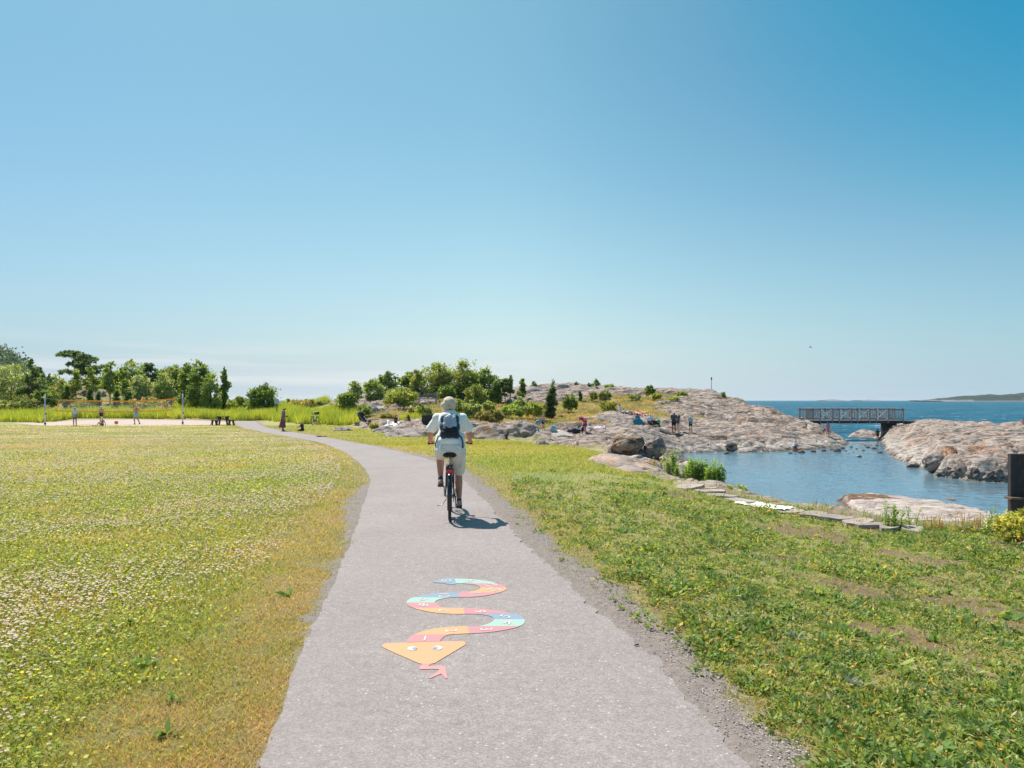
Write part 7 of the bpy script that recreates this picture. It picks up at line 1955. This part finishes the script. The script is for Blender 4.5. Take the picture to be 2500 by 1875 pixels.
def litter():
    X, D, Z = ray(784, 1067)
    root = empty('dropped_jacket', (X, D, Z), R(10), 'small dark heap of clothing dropped on the lawn at the path edge', 'clothing')
    bm = bmesh.new()
    for x, y, r in ((-.18, 0, .06), (-.06, .02, .07), (.05, 0, .05), (.2, .03, .05), (.3, .0, .045)): add_ell(bm, (x, y, .02), (r*1.4, r, r*.7), None, 2)
    fuse(bm, 'cloth_heap', cloth('dark_jacket', (.04, .04, .05)), root, .015, 3)
    # short black post standing in the lawn in front of the lichen mound
    X, D, Z = ray(1237, 1073); k = D/F
    bm = bmesh.new(); add_tube(bm, [(0, 0, -.1), (0, 0, 14*k), (0, 0, 14.6*k)], [.065, .06, .045], 10); o = bm_obj('short_post', bm, M_BLACK, None, True); o.location = (X, D, Z); tag(o, 'short black post standing where the lawn meets the lichen mound', 'post')
    # small dark leaf fragment on the asphalt
    x, y = flat(1554, 1577, .008)
    bm = bmesh.new(); add_ell(bm, (0, 0, .006), (.022, .008, .005), None, 2); o = bm_obj('dead_leaf', bm, M_BLACK, None, True); o.location = (x, y, .010); o.rotation_euler = (0, 0, .3); tag(o, 'tiny dark dead leaf lying on the asphalt right of the painted snake', 'leaf')
litter()
def gull():
    D = 120.0; X = (1979-1250)/F*D; Z = CAMZ-(848-HZ)/F*D
    root = empty('gull', (X, D, Z), R(60), 'single distant bird flying over the sea', 'bird')
    bm = bmesh.new()
    add_cap(bm, (0, -.18, 0), (0, .16, .02), .04, .05); add_ell(bm, (0, .22, .04), (.032, .045, .032)); add_cap(bm, (0, .26, .035), (0, .31, .03), .012, .004)
    for s in (-1, 1): add_cap(bm, (s*.03, .05, .02), (s*.14, .06, .16), .03, .02); add_cap(bm, (s*.14, .06, .16), (s*.20, -.03, .36), .02, .006); add_cap(bm, (s*.08, .0, .09), (s*.17, -.05, .25), .02, .010)
    add_cap(bm, (0, -.18, 0), (0, -.30, .01), .03, .015)
    fuse(bm, 'body', simple('gull_grey', (.16, .17, .18), .7), root, .012, 2)
gull()
# dark timber wall at the right edge above the pond, and the weeds round it
def timber_wall():
    D = 19.5; k = D/F; x0 = (2468-1250)*k; zt = CAMZ-(1111-HZ)*k; zb = WATERZ-.4
    root = empty('timber_wall', (x0, D, zt), 0, 'dark brown plank wall with a ledge at the right edge of the pond', 'wall')
    bm = bmesh.new()
    for i in range(20): add_box(bm, (.09+.17*i, .0, (zb-zt)/2), (.150, .05, (zt-zb)))
    bm_obj('planks', bm, M_DK, root)
    bm = bmesh.new(); add_box(bm, (1.7, .0, .012), (3.5, .12, .045)); add_box(bm, (1.7, .04, -.7), (3.4, .06, .12)); bm_obj('top_board', bm, M_DK, root)
    bm = bmesh.new(); add_box(bm, (1.55, -.16, CAMZ-(1214-HZ)*k-zt), (3.5, .30, .05)); bm_obj('ledge', bm, wood('brown_ledge', (.16, .10, .07)), root)
    bm = bmesh.new(); add_box(bm, (.0, -.02, (zb-zt)/2), (.12, .12, zt-zb)); bm_obj('post', bm, M_BD, root)
timber_wall()
# ------------------------------------------------------------ plants standing on their own near the pond
def plant(label, px, py, D, w, h, n, pal, size, name='tall_weeds', stems=9, leafy=1.0, cat='plant', dry=False, group=None, zoff=0.0):
    X = (px-1250)/F*D; Z = float(max(z_lawn(np.array([X]), np.array([D]))[0]-.02, -.5)) if py is None else CAMZ-(py-HZ)/F*D
    k = D/F; W = w*k; H = h*k
    root = empty(name, (X, D, Z), 0, label, cat, group)
    r = np.random.default_rng(int(px*7+h)); segs = []; Ps = []; As = []
    for i in range(stems):
        bx = r.uniform(-W/2, W/2); by = r.uniform(-.25, .25)*max(.4, W*.4); hh = H*(r.uniform(.35, 1.0) if stems > 3 else r.uniform(.75, 1)); lx = r.uniform(-.16, .16)*hh; ly = r.uniform(-.15, .15)*hh
        pts = [V3((bx+lx*t*t, by+ly*t*t, hh*t)) for t in (0, .35, .7, 1)]
        for a, b, q in zip(pts[:-1], pts[1:], (1, .75, .5)): segs.append((a, b, (.0022 if dry else .005)*q+.0010, (.0018 if dry else .0035)*q+.0010))
        m = int(n/stems)
        t = r.uniform(.05, 1, m)
        Ps.append(np.stack([bx+lx*t*t+.03*H*r.normal(size=m), by+ly*t*t+.03*H*r.normal(size=m), hh*t], 1)); a = r.uniform(0, 6.28, m); As.append(np.stack([np.cos(a), np.sin(a), r.uniform(.1, .9, m)], 1))
    tubes('stems', segs, simple('weed_stem_dry', (.30, .20, .09)) if dry else simple('weed_stem', (.13, .17, .05)), root, 5)
    P = np.concatenate(Ps); A = unit(np.concatenate(As)); m = len(P); B = unit(np.cross(A, np.tile([0, 0, 1.], (m, 1))+.2*rng.normal(size=(m, 3))))
    ci = rng.integers(0, len(pal), m); C = np.array(pal)[ci]*rng.uniform(.75, 1.25, (m, 1))
    s = size*rng.uniform(.6, 1.3, m)*leafy
    V, Fc, C = diamonds(P, A, B, s, s*(.22 if dry else .38), C)
    np_mesh('leaves', V, Fc, M_GRASS, root, C)
    return root
PW = [(.12, .22, .04), (.17, .28, .05), (.22, .30, .05)]
plant('tall green nettle clump at the left end of the stone edging', 1634, None, 19.5, 30, 64, 1500, PW, .065, stems=18, group='tall weeds along the stone edging')
plant('short lush weeds between the nettle clump and the widest weed bed', 1668, None, 19.0, 52, 44, 1700, PW, .065, stems=24, group='tall weeds along the stone edging')
plant('widest bed of tall green weeds behind the first edging stones', 1715, None, 18.2, 74, 60, 4200, PW, .065, stems=50, group='tall weeds along the stone edging')
plant('tall green weed stand tapering down to the water, right of the widest bed', 1748, None, 17.4, 50, 52, 2200, PW, .065, stems=30, group='tall weeds along the stone edging')
plant('low bright leafy plant spilling over the stones right of the tall weeds', 1800, None, 15.6, 46, 18, 700, [(.25, .30, .05), (.18, .26, .05)], .07, stems=14, group='tall weeds along the stone edging')
plant('golden ragwort flowers among rocks above the pond end', 1615, None, 22.0, 46, 26, 700, [(.45, .33, .04), (.2, .25, .05), (.16, .2, .04)], .05, stems=16, group='tall weeds along the stone edging')
plant('very tall single wispy weed in front of the flat slab, leftmost', 2160, None, 11.2, 12, 78, 160, PW, .05, stems=2, group='single tall weeds in front of the slab')
plant('bushy tall weed in front of the flat slab, second from left', 2188, None, 11.1, 34, 66, 420, PW, .06, stems=6, group='single tall weeds in front of the slab')
plant('tall bare stemmed weed in front of the flat slab, third from left', 2225, None, 11.1, 14, 66, 170, PW, .05, stems=3, group='single tall weeds in front of the slab')
DRYP = [(.42, .30, .14), (.34, .24, .10), (.25, .24, .08)]
plant('dry golden grass stalks in front of the slab, left bunch', 2290, None, 11.0, 60, 48, 700, DRYP, .04, name='dry_stalks', stems=34, dry=True, group='dry stalks by the pond edge')
plant('dry golden grass stalks in front of the slab, right bunch', 2370, None, 10.9, 90, 56, 1000, DRYP, .04, name='dry_stalks', stems=44, dry=True, group='dry stalks by the pond edge')
plant('green stalks with tiny white flowers beside the timber wall', 2440, None, 10.6, 80, 76, 900, PW+[(.7, .68, .6)], .045, name='cow_parsley', stems=22, group='dry stalks by the pond edge')
T(2510, 10.0, 1236, 1345, 150, 'shrub', 'dense yellow green bush cut by the right picture edge', 'shrub', pal=[(.13, .15, .03), (.20, .19, .04), (.08, .10, .025)], n=16000, size=.045)
def edge_tufts():
    n = 5200
    X, Y = scatter(n, 9.0, 24, 1560, 2620, .8)
    sd = sdpoly(X, Y, LAWN); k = (np.abs(sd-.15) < .40) & (X > 3); X, Y = X[k], Y[k]; m = len(X); Z = zs(X, Y)
    q = 5; Xr = np.repeat(X, q)+.04*rng.normal(size=m*q); Yr = np.repeat(Y, q)+.04*rng.normal(size=m*q); Zr = np.repeat(Z, q)
    V, Fc, C = blades(np.stack([Xr, Yr, Zr-.01], 1), rng.uniform(.04, .16, m*q), rng.uniform(.008, .018, m*q), rng.uniform(.1, .8, m*q), jcol((.20, .24, .06), m*q, .4, .2))
    tag(np_mesh('edge_grass', V, Fc, M_GRASS, None, C), 'ragged longer grass along the rim of the right lawn', 'grass', None, 'stuff')
    # verge tufts creeping over the gravel
    n = 900
    X, Y = scatter(n, 2.8, 16, 560, 2150, .6)
    sp, gravel, dry, right = path_zones(X, Y); k = (sp < .02) & (gravel > .3) & (sp > -1.1) & (fbm(X*1.3, Y*1.3, 191, 2) > .05); X, Y = X[k], Y[k]; m = len(X); Z = zs(X, Y)
    q = 26; Xr = np.repeat(X, q)+.05*rng.normal(size=m*q); Yr = np.repeat(Y, q)+.05*rng.normal(size=m*q)
    V, Fc, C = blades(np.stack([Xr, Yr, np.repeat(Z, q)], 1), rng.uniform(.01, .035, m*q), rng.uniform(.004, .010, m*q), rng.uniform(.3, 1.6, m*q), jcol((.19, .24, .06), m*q, .4, .2))
    tag(np_mesh('verge_tufts', V, Fc, M_GRASS, None, C), 'small grass tufts creeping over the gravel shoulder', 'grass', None, 'stuff')
edge_tufts()

# ------------------------------------------------------------ the people
C_WHITE = cloth('shirt_white', (.72, .74, .76)); C_BLUEW = cloth('shirt_pale_blue', (.60, .68, .73)); C_GREYS = cloth('shorts_grey', (.24, .19, .18)); C_TURQ = cloth('trunks_turquoise', (.22, .50, .54))
C_BLACK = cloth('black_fabric', (.022, .022, .026)); C_MAUVE = cloth('skirt_mauve', (.20, .075, .105)); C_TOPM = cloth('top_grey_mauve', (.24, .19, .21)); C_MAG = cloth('dress_magenta', (.36, .035, .13)); C_NAVY = cloth('navy_fabric', (.025, .035, .055))
C_SLATE = cloth('shirt_slate', (.06, .07, .085)); C_OLIVE = cloth('shirt_olive_grey', (.10, .105, .10)); C_TEAL = cloth('teal_fabric', (.03, .22, .33)); C_PINK = cloth('pink_fabric', (.62, .30, .34)); C_PLUM = cloth('swim_plum', (.12, .03, .06)); C_GREEN = cloth('neon_green', (.12, .62, .05)); C_HATS = cloth('straw_hat', (.70, .55, .42)); C_CAPW = cloth('cap_white', (.72, .70, .68)); C_STRIPE = cloth('sky_blue', (.30, .47, .56))
def at_px(px, py): return ray(px, py)
def put(label, px, py, hpx, face, pose, *a, full=None, **k):
    """hpx: height in photo pixels of the figure; full: ratio figure height / standing height"""
    X, D, Z = ray(px, py); f = full or {'sit': .53, 'sitknees': .52, 'cross': .50, 'squat': .55, 'bend': .80, 'recline': .42, 'lie': .16}.get(pose, 1.0)
    h = hpx/F*D/f
    print('PERSON %-60s D=%.1f z=%.2f H=%.2f' % (label[:60], D, Z, h))
    h = min(max(h, .95), 1.85)
    return person(label, (X, D, Z), face, h, pose, *a, **k)
put('boy in white T-shirt, grey shorts and straw hat standing left on the sand', 183, 1040, 47, 170, 'stand', M_SKINT, H_BROWN, C_BLUEW, ('shorts', C_GREYS), C_HATS, 0)
put('bare chested boy in dark trunks standing behind the net', 247, 1033, 42, 120, 'stand', M_SKIN, H_BROWN, None, ('trunks', C_BLACK), C_CAPW)
put('small child with white cap sitting on the sand before the standing boy', 250, 1040, 20, 190, 'sit', M_SKIN, H_BLOND, None, ('trunks', C_GREYS), C_CAPW)
put('blond bare chested boy in turquoise trunks walking on the sand', 333, 1036.5, 47, -60, 'play', M_SKINT, H_BLOND, None, ('trunks', C_TURQ), None, shoes=C_BLACK)
put('woman in long mauve skirt standing on the path', 691, 1053, 60, 60, 'lean', M_SKIND, H_BROWN, C_TOPM, ('skirt', C_MAUVE), None, 1, sleeve=0)
put('blond child in dark dress sitting cross legged on the lawn by the path', 739, 1053, 23.5, -75, 'cross', M_SKINT, H_BLOND, C_NAVY, ('trunks', C_NAVY), None, 1, sleeve=.3)
put('person in pale sun hat half hidden sitting beside the pushchair', 903, 1040, 16, 190, 'sitknees', M_SKINT, H_BROWN, C_PLUM, ('trunks', C_PLUM), C_CAPW)
put('tanned person in dark swimwear sitting on the white towel', 966, 1033, 19, 170, 'sitknees', M_SKIND, H_BROWN, C_PLUM, ('trunks', C_BLACK), None, sleeve=0)
put('person with fair hair and plum top sitting right of the white towel', 997, 1029, 15, 160, 'sit', M_SKIND, H_BROWN, C_PLUM, ('trunks', C_PLUM), None, sleeve=0)
put('person whose fair head shows above the grass by the spiky shrub', 1242, 1016, 13, 180, 'sitknees', M_SKIN, H_WHITE, C_PINK, ('trunks', C_PINK), None)
put('little blond girl in pale pink tunic standing on the rock', 1326, 1049, 34, -30, 'stand', M_SKINT, H_BLOND, cloth('tunic_pale_pink', (.56, .36, .38)), ('shorts', C_NAVY), None, 1)
put('woman in magenta dress bending over the picnic things', 1429, 1056, 41, -60, 'bend', M_SKIN, H_BLOND, None, ('dress', C_MAG), None, 0)
put('dark haired person lying back on the rock in front of the magenta dress', 1403, 1055, 13, -90, 'recline', M_SKINT, H_DARK, C_TEAL, ('trunks', C_NAVY), None, shoes=C_BLACK)
put('dark haired person in white shirt sitting high on the grassy rock', 1514, 1005.5, 18.5, -20, 'sitknees', M_SKINT, H_DARK, C_WHITE, ('shorts', C_WHITE), None, 0)
put('person in white top lying on the grass right of the dark haired sitter', 1530, 1008, 9, 100, 'recline', M_SKIN, H_BROWN, C_WHITE, ('shorts', C_WHITE), None)
put('tanned person with bare shoulders sitting behind a blue towel', 1556, 1034, 22, -8, 'sit', M_SKIND, H_BROWN, C_TEAL, ('trunks', C_TEAL), None, 1, sleeve=0)
put('person in white T-shirt sitting right of the blue towel', 1587, 1034, 23, 12, 'sit', M_SKIN, H_WHITE, C_WHITE, ('shorts', C_NAVY), C_CAPW)
put('man in dark slate shirt and black shorts standing on the rock', 1645, 1059, 52, 25, 'lean', M_SKIND, H_DARK, C_SLATE, ('shorts', C_BLACK), None, 0)
put('person in olive grey shirt with bare legs beside the man in slate', 1655, 1052, 46, 60, 'lean', M_SKIN, H_BLOND, C_OLIVE, ('trunks', C_OLIVE), None, 1)
put('boy in light blue shirt and dark shorts standing right of the couple', 1686, 1054.5, 41, -10, 'lean', M_SKIN, H_BLOND, C_STRIPE, ('shorts', C_NAVY), None)
put('child in white and navy crouching at the waterline', 1938, 1101, 25, 60, 'squat', M_SKINT, H_BLOND, cloth('lilac_top', (.50, .45, .52)), ('trunks', C_NAVY), None, 1)
put('girl in pink dress standing on the shore under the bridge', 2021, 1066, 35, 10, 'hips', M_SKINT, H_BROWN, None, ('dress', cloth('dress_dusty_pink', (.42, .20, .24))), None, 1)
put('child in navy with a neon green swim vest under the bridge', 2143, 1078, 32, -15, 'stand', M_SKINT, H_DARK, C_NAVY, ('trunks', C_NAVY), None)
put('sunbather lying near the top of the bare rock crest', 1757, 973, 7, 80, 'recline', M_SKINT, H_BROWN, cloth('peach_fabric', (.62, .36, .28)), ('trunks', cloth('peach_fabric', (.62, .36, .28))), None)
put('person in pink seen at the far right end of the headland', 2499, 1036, 14, 0, 'sitknees', M_SKIN, H_BROWN, C_PINK, ('trunks', C_PINK), None)

# ------------------------------------------------------------ beach things
def slab_cloth(name, label, px, py, w, d, m, cat='towel', fold=.02, rz=0.0, lift=.05):
    X, D, Z = ray(px, py)
    nx, ny = 16, 12; xs = np.linspace(-w/2, w/2, nx); ys = np.linspace(-d/2, d/2, ny); gx, gy = np.meshgrid(xs, ys); x = gx.ravel(); y = gy.ravel()
    c, s = math.cos(rz), math.sin(rz); wx = X+x*c-y*s; wy = D+x*s+y*c
    z = zsurf(wx, wy)+lift+fold*fbm(x*6, y*6, int(px), 2)
    V = np.concatenate([np.stack([wx, wy, z], 1), np.stack([wx, wy, z-.02], 1)]); n = len(x); idx = np.arange(n).reshape(ny, nx)
    Q = np.stack([idx[:-1, :-1], idx[:-1, 1:], idx[1:, 1:], idx[1:, :-1]], -1).reshape(-1, 4); Q = np.concatenate([Q, Q[:, ::-1]+n])
    o = np_mesh(name, V, Q, m, None, None, True); return tag(o, label, cat)
slab_cloth('towel', 'white towel spread under the tanned person left of the cyclist', 958, 1035, .9, 1.5, C_WHITE)
slab_cloth('towel', 'pink patterned towel spread on the high grass beside the lying person', 1560, 1010, 1.7, 1.1, cloth('towel_pink', (.74, .34, .38)), lift=.1)
slab_cloth('towel', 'orange and cream cloth right of the pink towel', 1572, 1009, .5, .6, cloth('towel_peach', (.75, .50, .32)), lift=.14)
slab_cloth('towel', 'white and lilac cloth lying alone on the bare rock', 1464, 1045, .9, .6, cloth('towel_lilac', (.60, .50, .62)), lift=.07, fold=.07)
slab_cloth('towel', 'pale towel on the rock in front of the light blue bag', 1372, 1055, 1.4, .9, cloth('towel_cream', (.50, .44, .40)), lift=.04)
def bundle(name, label, px, py, parts, cat, m, D=None):
    X, D_, Z = ray(px, py)
    bm = bmesh.new()
    for c, r in parts: add_ell(bm, c, r, None, 2)
    o = fuse(bm, name, m, None, .025, 3); o.location = (X, D_, Z); return tag(o, label, cat)
bundle('beach_bag', 'light blue beach bag standing on the rock', 1350, 1055.5, [((0, 0, .16), (.20, .13, .19)), ((.08, 0, .30), (.13, .09, .10)), ((-.06, 0, .33), (.08, .07, .08))], 'bag', C_STRIPE)
bundle('striped_bag', 'blue and white striped bag beside the little girl in pink', 1314, 1036, [((0, 0, .18), (.26, .12, .20)), ((0, 0, .08), (.26, .14, .12))], 'bag', None or simple('stripes_blue_white', (.25, .42, .62), .8, .6, 6))
bundle('dark_bag', 'black and teal bags heaped beside the lying person', 1401, 1056.5, [((-.35, 0, .12), (.16, .14, .14)), ((0, -.1, .16), (.24, .18, .20)), ((.3, 0, .13), (.22, .17, .16)), ((.65, .0, .22), (.12, .12, .26))], 'bag', C_NAVY)
bundle('white_bag', 'small white bag behind the woman in magenta', 1440, 1049, [((0, 0, .12), (.18, .12, .13)), ((.12, 0, .08), (.12, .1, .09))], 'bag', C_WHITE)
bundle('blue_towel_roll', 'bright blue towel draped behind the bare shouldered person', 1557, 1036, [((0, 0, .22), (.42, .12, .28)), ((.1, 0, .10), (.46, .14, .16))], 'towel', C_TEAL)
bundle('folding_lounger', 'dark folding backrest behind the person in white T-shirt', 1592, 1037, [((0, 0, .16), (.46, .12, .22)), ((.1, 0, .08), (.5, .16, .12))], 'lounger', C_BLACK)
bundle('green_ball', 'bright green ball right of the dark backrest', 1606, 1035.5, [((0, 0, .16), (.24, .2, .17))], 'ball', simple('ball_green', (.06, .42, .10), .5))
bundle('picnic_things', 'small pink and white picnic things between the two sitting people', 1572, 1035.5, [((-.12, 0, .08), (.12, .1, .10)), ((.1, 0, .06), (.12, .1, .08)), ((0, 0, .16), (.06, .06, .08))], 'picnic', cloth('mixed_pink', (.55, .38, .38)))
bundle('gear_heap', 'heap of dark and pale gear at the feet of the standing couple', 1657, 1063, [((0, 0, .10), (.26, .2, .13)), ((.18, -.1, .05), (.22, .2, .10)), ((-.14, -.1, .08), (.16, .14, .12)), ((.1, .2, .15), (.14, .1, .12))], 'bag', simple('gear_mix', (.13, .13, .13), .8, .9, 5))
bundle('orange_bucket', 'small orange bucket in front of the crouching child', 1952, 1100, [((0, 0, .10), (.11, .11, .12))], 'bucket', simple('bucket_orange', (.75, .16, .03), .5))
bundle('swim_vest', 'neon green swim vest worn by the child under the bridge', 2139.5, 1078, [((0, -.06, .82), (.13, .08, .17)), ((.0, -.06, .66), (.11, .08, .12))], 'vest', C_GREEN)
bundle('dark_flipflops', 'tiny dark sandals on the sand in front of the sitting child', 227, 1040, [((0, 0, .03), (.12, .05, .035)), ((.2, .02, .03), (.12, .05, .035))], 'sandals', C_BLACK)
# ------------------------------------------------------------ thin sea air
def haze():
    bm = bmesh.new(); add_box(bm, (0, 5500, 26), (31000, 21000, 64))
    m, nt, out = mk('sea_air')
    v = nd(nt, 'ShaderNodeVolumePrincipled', {'Color': (.90, .96, 1, 1), 'Density': .00004, 'Anisotropy': .2})
    nt.links.new(v.outputs[0], out.inputs['Volume'])
    o = bm_obj('haze', bm, m); tag(o, 'thin bluish sea haze over the whole place', None, None, 'stuff')
haze()
